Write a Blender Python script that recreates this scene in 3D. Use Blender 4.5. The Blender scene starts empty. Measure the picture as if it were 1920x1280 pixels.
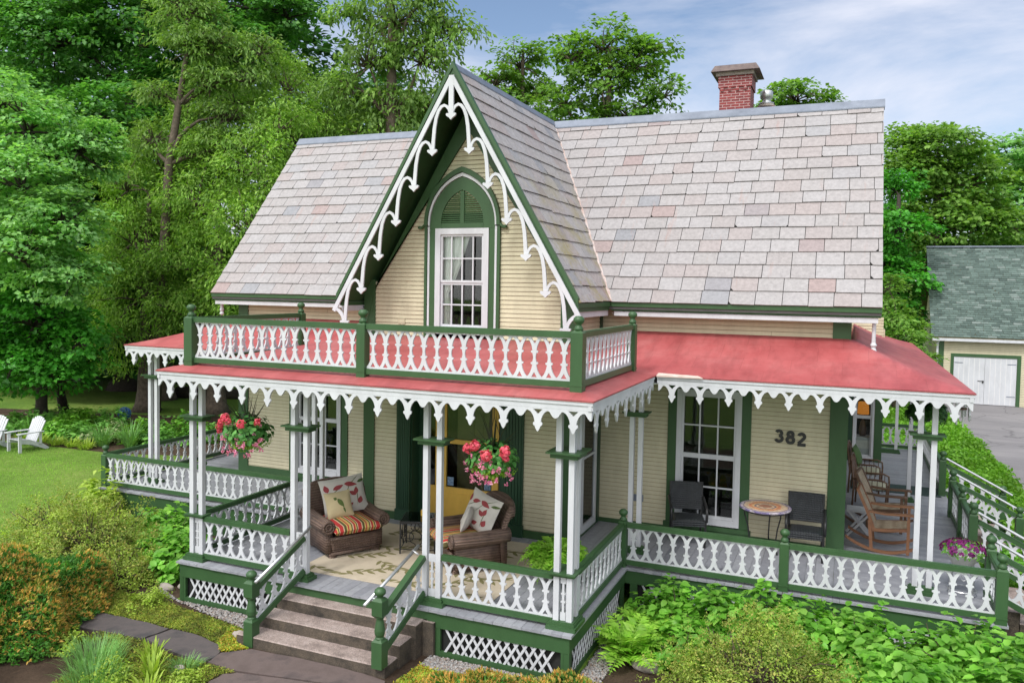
import bpy, bmesh, math, random
import numpy as np
from mathutils import Vector, Matrix
from mathutils.geometry import tessellate_polygon
random.seed(7); RNG = np.random.default_rng(11)
PI = math.pi; R = math.radians
scene = bpy.context.scene
COL = scene.collection

# ---------------------------------------------------------------- helpers
class MB:
    """collects shapes that become ONE mesh object"""
    def __init__(s): s.v = []; s.f = []
    def add(s, vs, fs):
        b = len(s.v); s.v += [tuple(p) for p in vs]; s.f += [tuple(b + i for i in f) for f in fs]; return s
    def box(s, x0, x1, y0, y1, z0, z1):
        return s.add([(x0,y0,z0),(x1,y0,z0),(x1,y1,z0),(x0,y1,z0),(x0,y0,z1),(x1,y0,z1),(x1,y1,z1),(x0,y1,z1)],
                     [(0,3,2,1),(4,5,6,7),(0,1,5,4),(1,2,6,5),(2,3,7,6),(3,0,4,7)])
    def cbox(s, c, sx, sy, sz, bev=0.0):
        if bev <= 0: return s.box(c[0]-sx/2, c[0]+sx/2, c[1]-sy/2, c[1]+sy/2, c[2]-sz/2, c[2]+sz/2)
        b = bev; hx, hy, hz = sx/2, sy/2, sz/2
        rings = []
        for z, ins in ((-hz, b), (-hz+b, 0), (hz-b, 0), (hz, b)):
            x, y = hx-ins, hy-ins
            k = b if ins == 0 else b*.4
            rings.append([(x-k,-y),(x,-y+k),(x,y-k),(x-k,y),(-x+k,y),(-x,y-k),(-x,-y+k),(-x+k,-y)])
            rings[-1] = [(c[0]+p[0], c[1]+p[1], c[2]+z) for p in rings[-1]]
        vs = sum(rings, []); fs = [tuple(range(7,-1,-1)), tuple(range(24,32))]
        for r in range(3):
            for i in range(8):
                j = (i+1) % 8; fs.append((r*8+i, r*8+j, r*8+8+j, r*8+8+i))
        return s.add(vs, fs)
    def bar(s, p0, p1, w, h, up=(0,0,1)):
        """straight bar: w sideways, h along 'up'"""
        p0, p1, up = Vector(p0), Vector(p1), Vector(up)
        d = (p1-p0).normalized(); side = d.cross(up)
        if side.length < 1e-5: side = d.cross(Vector((1,0,0)))
        side.normalize(); u = side.cross(d).normalized()
        vs = []
        for p in (p0, p1):
            for a, b in ((-1,-1),(1,-1),(1,1),(-1,1)): vs.append(p+side*(a*w/2)+u*(b*h/2))
        return s.add(vs, [(3,2,1,0),(4,5,6,7),(0,1,5,4),(1,2,6,5),(2,3,7,6),(3,0,4,7)])
    def tube(s, pts, r, seg=8, cap=True):
        pts = [Vector(p) for p in pts]; n = len(pts); rs = r if isinstance(r, (list, tuple)) else [r]*n
        vs = []; prev = None
        for i, p in enumerate(pts):
            d = (pts[min(i+1,n-1)]-pts[max(i-1,0)])
            d = d.normalized() if d.length > 1e-9 else Vector((0,0,1))
            if prev is None:
                a = Vector((0,0,1)) if abs(d.z) < .9 else Vector((1,0,0))
                u = d.cross(a).normalized()
            else:
                u = prev - d*prev.dot(d)
                u = u.normalized() if u.length > 1e-6 else d.orthogonal().normalized()
            prev = u; w = d.cross(u)
            for k in range(seg):
                t = 2*PI*k/seg; vs.append(p+(u*math.cos(t)+w*math.sin(t))*rs[i])
        fs = []
        for i in range(n-1):
            for k in range(seg):
                j = (k+1) % seg; fs.append((i*seg+k, i*seg+j, (i+1)*seg+j, (i+1)*seg+k))
        if cap: fs += [tuple(range(seg-1,-1,-1)), tuple((n-1)*seg+k for k in range(seg))]
        return s.add(vs, fs)
    def lathe(s, prof, c=(0,0,0), seg=14, sx=1, sy=1, rot=0.0):
        vs = []; n = len(prof)
        for r, z in prof:
            for k in range(seg):
                t = 2*PI*k/seg+rot; vs.append((c[0]+r*sx*math.cos(t), c[1]+r*sy*math.sin(t), c[2]+z))
        fs = []
        for i in range(n-1):
            for k in range(seg):
                j = (k+1) % seg; fs.append((i*seg+k, i*seg+j, (i+1)*seg+j, (i+1)*seg+k))
        fs += [tuple(range(seg-1,-1,-1)), tuple((n-1)*seg+k for k in range(seg))]
        return s.add(vs, fs)
    def prism(s, loops, O, U, V, N, t0, t1):
        """2D loops (first the outline, then holes) in the U,V plane, extruded along N from t0 to t1"""
        O, U, V, N = Vector(O), Vector(U), Vector(V), Vector(N)
        flat = [p for l in loops for p in l]; n = len(flat)
        tris = tessellate_polygon([[Vector((p[0], p[1], 0)) for p in l] for l in loops])
        def ar(t):
            a, b, c = (flat[i] for i in t); return (b[0]-a[0])*(c[1]-a[1])-(b[1]-a[1])*(c[0]-a[0])
        flip = U.cross(V).dot(N) < 0
        tr = [t if (ar(t) > 0) != flip else (t[0], t[2], t[1]) for t in tris]
        vs = [O+U*p[0]+V*p[1]+N*t1 for p in flat]+[O+U*p[0]+V*p[1]+N*t0 for p in flat]
        fs = [tuple(t) for t in tr]+[(t[0]+n, t[2]+n, t[1]+n) for t in tr]
        b = 0
        for li, l in enumerate(loops):
            m = len(l); A = sum(l[i][0]*l[(i+1)%m][1]-l[(i+1)%m][0]*l[i][1] for i in range(m))
            ccw = (A > 0) != flip
            if li > 0: ccw = not ccw
            for i in range(m):
                j = (i+1) % m; q = (b+i, b+i+n, b+j+n, b+j)
                fs.append(q if ccw else q[::-1])
            b += m
        return s.add(vs, fs)
    def ribbon(s, pts, w, O, U, V, N, t0, t1):
        """flat band of width w along a 2D path"""
        n = len(pts); L = []; Rr = []
        ws = w if isinstance(w, (list, tuple)) else [w]*n
        for i in range(n):
            a = pts[max(i-1,0)]; b = pts[min(i+1,n-1)]; dx, dy = b[0]-a[0], b[1]-a[1]
            l = math.hypot(dx, dy) or 1; nx, ny = -dy/l*ws[i]/2, dx/l*ws[i]/2
            L.append((pts[i][0]+nx, pts[i][1]+ny)); Rr.append((pts[i][0]-nx, pts[i][1]-ny))
        O, U, V, N = Vector(O), Vector(U), Vector(V), Vector(N)
        def P(p, t): return O+U*p[0]+V*p[1]+N*t
        vs = []
        for i in range(n): vs += [P(L[i],t1), P(Rr[i],t1), P(Rr[i],t0), P(L[i],t0)]
        fs = [(0,1,2,3), tuple((n-1)*4+k for k in (3,2,1,0))]
        for i in range(n-1):
            a, b = i*4, i*4+4
            for k in range(4):
                j = (k+1) % 4; fs.append((a+k, b+k, b+j, a+j))
        return s.add(vs, fs)
    def build(s, name, mat, parent=None, smooth=False, loc=None, rotz=0):
        me = bpy.data.meshes.new(name); me.from_pydata([tuple(v) for v in s.v], [], s.f)
        if mat is not None: me.materials.append(mat)
        if smooth: me.polygons.foreach_set('use_smooth', [True]*len(me.polygons))
        me.update()
        o = bpy.data.objects.new(name, me); COL.objects.link(o)
        if parent is not None: o.parent = parent
        if loc is not None: o.location = loc
        if rotz: o.rotation_euler[2] = rotz
        return o

def npmesh(name, V, F, mat, parent=None, smooth=False):
    """mesh object from numpy arrays; F is (n,3) or (n,4)"""
    me = bpy.data.meshes.new(name); nv, nf, k = len(V), len(F), F.shape[1]
    me.vertices.add(nv); me.vertices.foreach_set('co', np.ascontiguousarray(V, np.float32).ravel())
    me.loops.add(nf*k); me.loops.foreach_set('vertex_index', np.ascontiguousarray(F, np.int32).ravel())
    me.polygons.add(nf); me.polygons.foreach_set('loop_start', np.arange(0, nf*k, k, dtype=np.int32))
    me.polygons.foreach_set('loop_total', np.full(nf, k, dtype=np.int32))
    me.update(calc_edges=True)
    if mat is not None: me.materials.append(mat)
    if smooth: me.polygons.foreach_set('use_smooth', np.ones(nf, dtype=bool))
    o = bpy.data.objects.new(name, me); COL.objects.link(o)
    if parent is not None: o.parent = parent
    return o
def tag(o, label=None, cat=None, group=None, kind=None):
    if label: o['label'] = label
    if cat: o['category'] = cat
    if group: o['group'] = group
    if kind: o['kind'] = kind
    return o
def thing(name, label, cat, loc=(0,0,0), rotz=0, group=None):
    o = bpy.data.objects.new(name, None); COL.objects.link(o); o.empty_display_size = .2
    o.location = loc; o.rotation_euler = (0,0,rotz)
    return tag(o, label, cat, group)
def dup(root, loc, rotz=0, label=None, scale=None):
    r = root.copy(); COL.objects.link(r); r.location = loc; r.rotation_euler = (0,0,rotz)
    if label: r['label'] = label
    if scale is not None: r.scale = scale
    for ch in list(root.children):
        c = ch.copy(); COL.objects.link(c); c.parent = r
        for g in list(ch.children):
            d = g.copy(); COL.objects.link(d); d.parent = c
    return r

# ---------------------------------------------------------------- materials
def newmat(name):
    m = bpy.data.materials.new(name); m.use_nodes = True; nt = m.node_tree; nt.nodes.clear()
    out = nt.nodes.new('ShaderNodeOutputMaterial'); return m, nt, out
def N(nt, t, **kw):
    n = nt.nodes.new(t)
    for k, v in kw.items():
        if k in n.inputs.keys(): n.inputs[k].default_value = v
        else: setattr(n, k, v)
    return n
def rgba(c): return (c[0], c[1], c[2], 1)
def ramp(nt, stops, interp='LINEAR'):
    r = nt.nodes.new('ShaderNodeValToRGB'); cr = r.color_ramp; cr.interpolation = interp
    while len(cr.elements) < len(stops): cr.elements.new(.5)
    for e, (p, c) in zip(cr.elements, stops): e.position = p; e.color = rgba(c)
    return r
def noise(nt, scale, detail=4, rough=.6, coord='Object', vec=None, stretch=None):
    tc = nt.nodes.new('ShaderNodeTexCoord'); n = N(nt, 'ShaderNodeTexNoise', Scale=scale, Detail=detail, Roughness=rough)
    src = tc.outputs[coord]
    if stretch:
        mp = nt.nodes.new('ShaderNodeMapping'); mp.inputs['Scale'].default_value = stretch
        nt.links.new(src, mp.inputs['Vector']); src = mp.outputs['Vector']
    nt.links.new(src, n.inputs['Vector']); return n
def mixc(nt, fac, a, b, blend='MIX'):
    m = nt.nodes.new('ShaderNodeMix'); m.data_type = 'RGBA'; m.blend_type = blend
    for key, v in (('Factor', fac), ('A', a), ('B', b)):
        sock = [i for i in m.inputs if i.name == key and (i.type == ('VALUE' if key == 'Factor' else 'RGBA'))][0]
        if hasattr(v, 'is_linked') or isinstance(v, bpy.types.NodeSocket): nt.links.new(v, sock)
        elif key == 'Factor': sock.default_value = v
        else: sock.default_value = rgba(v)
    return [o for o in m.outputs if o.type == 'RGBA'][0]
def bump(nt, h, strength, dist=.01):
    b = N(nt, 'ShaderNodeBump', Strength=strength, Distance=dist); nt.links.new(h, b.inputs['Height']); return b.outputs['Normal']
def surf(name, c1, c2=None, rough=.6, scale=6, bscale=60, bstr=.15, detail=5, stretch=None, lo=.35, hi=.7, metallic=0, spec=.5, c3=None):
    """general mottled surface: two or three colours mixed by noise, fine bump"""
    m, nt, out = newmat(name); p = N(nt, 'ShaderNodeBsdfPrincipled', Roughness=rough, Metallic=metallic)
    p.inputs['Specular IOR Level'].default_value = spec
    if c2 is None: c2 = tuple(x*.82 for x in c1)
    n = noise(nt, scale, detail, .65, stretch=stretch)
    st = [(lo, c1), (hi, c2)] if c3 is None else [(lo, c1), ((lo+hi)/2, c2), (hi, c3)]
    r = ramp(nt, st); nt.links.new(n.outputs['Fac'], r.inputs['Fac']); nt.links.new(r.outputs['Color'], p.inputs['Base Color'])
    if bstr > 0:
        b = noise(nt, bscale, 4, .6, stretch=stretch); nt.links.new(bump(nt, b.outputs['Fac'], bstr), p.inputs['Normal'])
    nt.links.new(p.outputs[0], out.inputs[0]); return m
def paint(name, c, rough=.5, wear=.12, dirt=(.25,.22,.17), bstr=.12):
    """house paint: slight streaks, a little dirt"""
    m, nt, out = newmat(name); p = N(nt, 'ShaderNodeBsdfPrincipled', Roughness=rough)
    p.inputs['Specular IOR Level'].default_value = .35
    n1 = noise(nt, 3.5, 5, .7, stretch=(1,1,.35)); n2 = noise(nt, 28, 6, .75)
    a = ramp(nt, [(.3, tuple(x*.86 for x in c)), (.7, tuple(min(1, x*1.08) for x in c))]); nt.links.new(n1.outputs['Fac'], a.inputs['Fac'])
    k = ramp(nt, [(.58, (0,0,0)), (.8, (1,1,1))]); nt.links.new(n2.outputs['Fac'], k.inputs['Fac'])
    ml = N(nt, 'ShaderNodeMath', operation='MULTIPLY'); nt.links.new(k.outputs['Color'], ml.inputs[0]); ml.inputs[1].default_value = wear
    nt.links.new(mixc(nt, ml.outputs[0], a.outputs['Color'], dirt), p.inputs['Base Color'])
    b = noise(nt, 45, 4, .6, stretch=(1,1,.3)); nt.links.new(bump(nt, b.outputs['Fac'], bstr, .006), p.inputs['Normal'])
    nt.links.new(p.outputs[0], out.inputs[0]); return m
def leafmat(name, cols, trans=.35, rough=.5, patch=1.3, dark=.65, patchscale=.9):
    """foliage: colour per leaf, tone per clump, some light through the leaf"""
    m, nt, out = newmat(name)
    g = nt.nodes.new('ShaderNodeNewGeometry'); r = ramp(nt, [(i/(len(cols)-1), c) for i, c in enumerate(cols)])
    nt.links.new(g.outputs['Random Per Island'], r.inputs['Fac'])
    n = noise(nt, patchscale, 3, .6); k = ramp(nt, [(.35, (dark,dark*1.0,dark)), (.65, (patch,patch,patch*.9))]); nt.links.new(n.outputs['Fac'], k.inputs['Fac'])
    c = mixc(nt, 1.0, r.outputs['Color'], k.outputs['Color'], 'MULTIPLY')
    p = N(nt, 'ShaderNodeBsdfPrincipled', Roughness=rough); p.inputs['Specular IOR Level'].default_value = .3
    nt.links.new(c, p.inputs['Base Color'])
    t = nt.nodes.new('ShaderNodeBsdfTranslucent'); nt.links.new(mixc(nt, 1.0, c, (1.25,1.35,.6), 'MULTIPLY'), t.inputs['Color'])
    mx = N(nt, 'ShaderNodeMixShader'); mx.inputs[0].default_value = trans
    nt.links.new(p.outputs[0], mx.inputs[1]); nt.links.new(t.outputs[0], mx.inputs[2]); nt.links.new(mx.outputs[0], out.inputs[0]); return m
def island(name, cols, rough=.6, nscale=30, namp=.25, bstr=.2, extra=None, interp='LINEAR', spec=.4):
    """one colour per separate piece (slates, boards, pebbles) plus fine mottling"""
    m, nt, out = newmat(name); p = N(nt, 'ShaderNodeBsdfPrincipled', Roughness=rough)
    p.inputs['Specular IOR Level'].default_value = spec
    g = nt.nodes.new('ShaderNodeNewGeometry'); r = ramp(nt, cols, interp)
    nt.links.new(g.outputs['Random Per Island'], r.inputs['Fac'])
    n = noise(nt, nscale, 5, .7); k = ramp(nt, [(.3, (1-namp,)*3), (.7, (1+namp*.5,)*3)]); nt.links.new(n.outputs['Fac'], k.inputs['Fac'])
    c = mixc(nt, 1.0, r.outputs['Color'], k.outputs['Color'], 'MULTIPLY')
    if extra: c = extra(nt, c)
    nt.links.new(c, p.inputs['Base Color'])
    nt.links.new(bump(nt, n.outputs['Fac'], bstr, .01), p.inputs['Normal'])
    nt.links.new(p.outputs[0], out.inputs[0]); return m

MT = {}
def creammat():
    # cream boards with lap shadow and dirt painted as a thin dark line
    m = paint('cream_paint', (.53,.487,.338), .6, .3, (.30,.25,.17)); nt = m.node_tree; p = [n for n in nt.nodes if n.type == 'BSDF_PRINCIPLED'][0]; src = p.inputs['Base Color'].links[0].from_socket
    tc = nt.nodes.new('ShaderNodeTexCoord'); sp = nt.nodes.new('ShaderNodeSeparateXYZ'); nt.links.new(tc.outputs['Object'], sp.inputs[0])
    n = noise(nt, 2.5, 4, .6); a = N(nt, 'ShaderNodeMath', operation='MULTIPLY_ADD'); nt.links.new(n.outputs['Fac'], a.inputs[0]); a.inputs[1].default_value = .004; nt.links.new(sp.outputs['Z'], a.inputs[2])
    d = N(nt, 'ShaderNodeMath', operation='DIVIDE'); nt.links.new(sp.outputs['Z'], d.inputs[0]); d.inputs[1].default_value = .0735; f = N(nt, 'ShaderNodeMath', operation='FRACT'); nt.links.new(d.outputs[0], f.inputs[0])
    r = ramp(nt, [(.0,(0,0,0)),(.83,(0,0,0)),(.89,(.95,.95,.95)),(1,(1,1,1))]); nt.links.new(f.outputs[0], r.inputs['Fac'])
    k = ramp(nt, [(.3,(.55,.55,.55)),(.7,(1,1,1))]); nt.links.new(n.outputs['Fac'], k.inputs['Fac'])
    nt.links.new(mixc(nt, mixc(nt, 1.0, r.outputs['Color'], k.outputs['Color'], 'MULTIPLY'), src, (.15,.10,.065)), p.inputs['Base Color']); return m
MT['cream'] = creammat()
MT['green'] = paint('green_paint', (.038,.090,.034), .42, .10, (.10,.14,.08))
MT['dkgreen'] = paint('dark_green_paint', (.018,.055,.028), .4, .06, (.06,.09,.05))
MT['white'] = paint('white_paint', (.53,.54,.565), .45, .35, (.45,.43,.40))
MT['yellow'] = paint('yellow_paint', (.66,.41,.08), .4, .08, (.3,.18,.05))
def grain(nt, c):
    n = noise(nt, 5, 6, .7, stretch=(1,.25,1)); k = ramp(nt, [(.55,(1,1,1)),(.8,(.72,.70,.66))]); nt.links.new(n.outputs['Fac'], k.inputs['Fac'])
    return mixc(nt, 1.0, c, k.outputs['Color'], 'MULTIPLY')
MT['deck'] = island('grey_deck_paint', [(0,(0.236,0.241,0.270)),(.5,(0.270,0.276,0.305)),(1,(0.310,0.316,0.345))], .5, 12, .18, .1, grain)
def rust(nt, c):
    n = noise(nt, 1.0, 6, .7, stretch=(5.5,.8,.8)); k = ramp(nt, [(.60,(0,0,0)),(.74,(1,1,1))]); nt.links.new(n.outputs['Fac'], k.inputs['Fac'])
    ml = N(nt, 'ShaderNodeMath', operation='MULTIPLY'); nt.links.new(k.outputs['Color'], ml.inputs[0]); ml.inputs[1].default_value = .5
    return mixc(nt, ml.outputs[0], c, (.30,.17,.14))
SL = [(0,(0.284,0.266,0.263)),(.15,(0.305,0.286,0.286)),(.32,(0.315,0.300,0.303)),(.48,(0.295,0.272,0.271)),(.60,(0.295,0.255,0.249)),(.72,(0.305,0.289,0.289)),(.84,(0.288,0.262,0.258)),(.93,(0.284,0.276,0.284)),(.955,(0.222,0.224,0.242)),(.978,(0.284,0.214,0.206)),(1,(0.288,0.234,0.226))]
MT['slate'] = island('weathered_slate', SL, .62, 16, .22, .35, rust)
def lichen(nt, c):
    n = noise(nt, 1.3, 7, .75); k = ramp(nt, [(.46,(0,0,0)),(.62,(1,1,1))]); nt.links.new(n.outputs['Fac'], k.inputs['Fac'])
    tc = nt.nodes.new('ShaderNodeTexCoord'); sp = nt.nodes.new('ShaderNodeSeparateXYZ'); nt.links.new(tc.outputs['Object'], sp.inputs[0])
    mr = N(nt, 'ShaderNodeMapRange'); mr.inputs['From Min'].default_value = 6.8; mr.inputs['From Max'].default_value = 4.4
    nt.links.new(sp.outputs['Z'], mr.inputs['Value'])
    ml = N(nt, 'ShaderNodeMath', operation='MULTIPLY'); nt.links.new(k.outputs['Color'], ml.inputs[0]); nt.links.new(mr.outputs[0], ml.inputs[1])
    m2 = N(nt, 'ShaderNodeMath', operation='MULTIPLY'); nt.links.new(ml.outputs[0], m2.inputs[0]); m2.inputs[1].default_value = .85
    return mixc(nt, m2.outputs[0], rust(nt, c), (.27,.23,.07))
MT['slate_lichen'] = island('mossy_slate', [(p, tuple(x*1.12 for x in c)) for p, c in SL], .65, 16, .3, .4, lichen)
def redmat():
    m, nt, out = newmat('red_roof_paint'); p = N(nt, 'ShaderNodeBsdfPrincipled', Roughness=.5); p.inputs['Specular IOR Level'].default_value = .35
    n1 = noise(nt, 1.1, 6, .7); r = ramp(nt, [(.3,(.31,.058,.060)),(.5,(.37,.086,.086)),(.72,(.425,.135,.13))]); nt.links.new(n1.outputs['Fac'], r.inputs['Fac'])
    n2 = noise(nt, 7, 6, .8); k = ramp(nt, [(.62,(0,0,0)),(.8,(.5,.5,.5))]); nt.links.new(n2.outputs['Fac'], k.inputs['Fac'])
    nt.links.new(mixc(nt, k.outputs['Color'], r.outputs['Color'], (.46,.26,.24)), p.inputs['Base Color'])
    src = p.inputs['Base Color'].links[0].from_socket; tc = nt.nodes.new('ShaderNodeTexCoord')     # soldered sheet panels
    br = N(nt, 'ShaderNodeTexBrick', Scale=1.0); br.inputs['Brick Width'].default_value = .72; br.inputs['Row Height'].default_value = .5; br.inputs['Mortar Size'].default_value = .006
    br.inputs['Color1'].default_value = (1,1,1,1); br.inputs['Color2'].default_value = (.91,.91,.92,1); br.inputs['Mortar'].default_value = (.82,.80,.80,1); nt.links.new(tc.outputs['Object'], br.inputs['Vector'])
    st = noise(nt, 2.2, 6, .75, stretch=(1.6,.35,1)); sk = ramp(nt, [(.38,(.80,.78,.78)),(.55,(1,1,1))]); nt.links.new(st.outputs['Fac'], sk.inputs['Fac'])
    nt.links.new(mixc(nt, 1.0, mixc(nt, 1.0, src, br.outputs['Color'], 'MULTIPLY'), sk.outputs['Color'], 'MULTIPLY'), p.inputs['Base Color'])
    b = noise(nt, 3, 3, .5); nt.links.new(bump(nt, b.outputs['Fac'], .2, .03), p.inputs['Normal'])
    nt.links.new(p.outputs[0], out.inputs[0]); return m
MT['red'] = redmat()
MT['zinc'] = surf('zinc_flashing', (.19,.215,.265), (.13,.15,.19), .45, 4, 20, .1, metallic=.2)
MT['valley'] = surf('rusty_flashing', (.55,.48,.45), (.36,.22,.17), .6, 9, 40, .2)
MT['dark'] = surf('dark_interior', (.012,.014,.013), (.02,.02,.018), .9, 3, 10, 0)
MT['black'] = surf('black_metal', (.012,.012,.013), (.02,.02,.02), .45, 20, 60, .1)
MT['alu'] = surf('galvanised_metal', (.58,.59,.60), (.45,.46,.48), .38, 15, 60, .1, metallic=.75)
MT['concrete'] = surf('old_brown_concrete', (.20,.135,.105), (.33,.25,.205), .85, 2.2, 130, .9, 8, c3=(.10,.075,.06), lo=.3, hi=.72)
def stepmat():
    m, nt, out = newmat('weathered_step_concrete'); p = N(nt, 'ShaderNodeBsdfPrincipled', Roughness=.85)
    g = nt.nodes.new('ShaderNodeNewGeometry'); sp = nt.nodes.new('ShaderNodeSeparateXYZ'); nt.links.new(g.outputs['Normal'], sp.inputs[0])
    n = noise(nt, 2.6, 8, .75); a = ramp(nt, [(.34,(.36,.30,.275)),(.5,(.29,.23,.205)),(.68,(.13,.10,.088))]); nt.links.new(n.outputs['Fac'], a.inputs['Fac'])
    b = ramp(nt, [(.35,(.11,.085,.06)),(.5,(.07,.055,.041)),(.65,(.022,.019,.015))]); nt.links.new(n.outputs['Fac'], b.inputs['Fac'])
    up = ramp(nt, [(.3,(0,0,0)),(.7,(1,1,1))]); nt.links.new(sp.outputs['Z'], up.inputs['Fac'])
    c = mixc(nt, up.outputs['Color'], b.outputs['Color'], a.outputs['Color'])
    s = noise(nt, 90, 3, .7); k = ramp(nt, [(.35,(.55,.55,.55)),(.68,(1.5,1.5,1.5))]); nt.links.new(s.outputs['Fac'], k.inputs['Fac'])
    nt.links.new(mixc(nt, 1.0, c, k.outputs['Color'], 'MULTIPLY'), p.inputs['Base Color'])
    nt.links.new(bump(nt, s.outputs['Fac'], .7, .008), p.inputs['Normal']); nt.links.new(p.outputs[0], out.inputs[0]); return m
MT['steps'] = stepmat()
def glassmat(name, refl=.08, tint=(.93,.96,.94)):
    m, nt, out = newmat(name); t = nt.nodes.new('ShaderNodeBsdfTransparent'); t.inputs['Color'].default_value = rgba(tint)
    g = N(nt, 'ShaderNodeBsdfGlossy', Roughness=.03); fr = N(nt, 'ShaderNodeFresnel', IOR=1.5)
    n = noise(nt, 1.5, 2, .5); nt.links.new(bump(nt, n.outputs['Fac'], .04, .05), g.inputs['Normal'])
    ad = N(nt, 'ShaderNodeMath', operation='ADD'); nt.links.new(fr.outputs[0], ad.inputs[0]); ad.inputs[1].default_value = refl; ad.use_clamp = True
    mx = N(nt, 'ShaderNodeMixShader'); nt.links.new(ad.outputs[0], mx.inputs[0]); nt.links.new(t.outputs[0], mx.inputs[1]); nt.links.new(g.outputs[0], mx.inputs[2])
    nt.links.new(mx.outputs[0], out.inputs[0]); return m
MT['glass'] = glassmat('window_glass', .0)
def brickmat():
    m, nt, out = newmat('red_brick'); p = N(nt, 'ShaderNodeBsdfPrincipled', Roughness=.8)
    tc = nt.nodes.new('ShaderNodeTexCoord'); mp = nt.nodes.new('ShaderNodeMapping'); mp.inputs['Rotation'].default_value = (R(90),0,0)
    ax = nt.nodes.new('ShaderNodeSeparateXYZ'); nt.links.new(tc.outputs['Object'], ax.inputs[0])
    ad = N(nt, 'ShaderNodeMath', operation='ADD'); nt.links.new(ax.outputs['X'], ad.inputs[0]); nt.links.new(ax.outputs['Y'], ad.inputs[1])
    cb = nt.nodes.new('ShaderNodeCombineXYZ'); nt.links.new(ad.outputs[0], cb.inputs['X']); nt.links.new(ax.outputs['Z'], cb.inputs['Y'])
    b = N(nt, 'ShaderNodeTexBrick', Scale=1.0); b.inputs['Brick Width'].default_value = .165; b.inputs['Row Height'].default_value = .052
    b.inputs['Mortar Size'].default_value = .006; b.inputs['Color1'].default_value = (.25,.035,.035,1); b.inputs['Color2'].default_value = (.17,.025,.028,1)
    b.inputs['Mortar'].default_value = (.42,.30,.29,1); nt.links.new(cb.outputs[0], b.inputs['Vector'])
    n = noise(nt, 22, 5, .7); k = ramp(nt, [(.3,(.65,.65,.65)),(.7,(1.15,1.15,1.15))]); nt.links.new(n.outputs['Fac'], k.inputs['Fac'])
    nt.links.new(mixc(nt, 1.0, b.outputs['Color'], k.outputs['Color'], 'MULTIPLY'), p.inputs['Base Color'])
    nt.links.new(bump(nt, b.outputs['Fac'], -.6, .01), p.inputs['Normal']); nt.links.new(p.outputs[0], out.inputs[0]); return m
MT['brick'] = brickmat()
# ---------------------------------------------------------------- render settings, world, sun, camera
scene.render.engine = 'CYCLES'
scene.view_settings.view_transform = 'Standard'; scene.view_settings.look = 'None'
scene.view_settings.exposure = EXPO = 0.62; scene.view_settings.gamma = 1.0
scene.render.resolution_x, scene.render.resolution_y = 1024, 682
SUN_DIR = Vector((-.16, -.74, .98)).normalized()
w = bpy.data.worlds.new('World'); scene.world = w; w.use_nodes = True
nt = w.node_tree; nt.nodes.clear()
sky = N(nt, 'ShaderNodeTexSky', sky_type='NISHITA', sun_disc=False)
sky.sun_elevation = math.asin(SUN_DIR.z); sky.sun_rotation = math.atan2(SUN_DIR.x, SUN_DIR.y)
sky.air_density = 1.0; sky.dust_density = 1.2; sky.ozone_density = 1.5; sky.altitude = 100
tc = nt.nodes.new('ShaderNodeTexCoord'); mp = nt.nodes.new('ShaderNodeMapping'); mp.inputs['Scale'].default_value = (1.0,1.0,3.6); mp.inputs['Location'].default_value = (.35,.2,.37)
nt.links.new(tc.outputs['Generated'], mp.inputs['Vector'])
cn = N(nt, 'ShaderNodeTexNoise', Scale=2.1, Detail=9, Roughness=.58, Distortion=.35); nt.links.new(mp.outputs[0], cn.inputs['Vector'])
sz = nt.nodes.new('ShaderNodeSeparateXYZ'); nt.links.new(tc.outputs['Generated'], sz.inputs[0])
mz = N(nt, 'ShaderNodeMath', operation='MULTIPLY_ADD'); nt.links.new(sz.outputs['Z'], mz.inputs[0]); mz.inputs[1].default_value = -.42; nt.links.new(cn.outputs['Fac'], mz.inputs[2])
cr = ramp(nt, [(.30,(0,0,0)),(.56,(.88,.88,.88))]); nt.links.new(mz.outputs[0], cr.inputs['Fac'])
blue = mixc(nt, 1.0, sky.outputs[0], (1.02,1.0,1.0), 'MULTIPLY')
col = mixc(nt, cr.outputs['Color'], blue, (6.0,6.15,6.9))
# added sky glow around the sun, out of view, to fill the shaded porch
dt = N(nt, 'ShaderNodeVectorMath', operation='DOT_PRODUCT'); nm_ = N(nt, 'ShaderNodeVectorMath', operation='NORMALIZE'); nt.links.new(tc.outputs['Generated'], nm_.inputs[0]); nt.links.new(nm_.outputs[0], dt.inputs[0]); dt.inputs[1].default_value = tuple(SUN_DIR)
gl_ = N(nt, 'ShaderNodeMapRange', interpolation_type='SMOOTHSTEP'); gl_.inputs['From Min'].default_value = .05; gl_.inputs['From Max'].default_value = .95; nt.links.new(dt.outputs['Value'], gl_.inputs['Value'])
col = mixc(nt, gl_.outputs[0], col, (15.5,15.5,15.7))
bg = N(nt, 'ShaderNodeBackground', Strength=.10); nt.links.new(col, bg.inputs['Color'])
wo = nt.nodes.new('ShaderNodeOutputWorld'); nt.links.new(bg.outputs[0], wo.inputs[0])
sl = bpy.data.lights.new('sun', 'SUN'); sl.energy = 1.5; sl.angle = R(11); sl.color = (1.0,.98,.945)
so = bpy.data.objects.new('sun', sl); COL.objects.link(so); so.rotation_euler = SUN_DIR.to_track_quat('Z', 'Y').to_euler(); so.location = (-8,-14,25)

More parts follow.
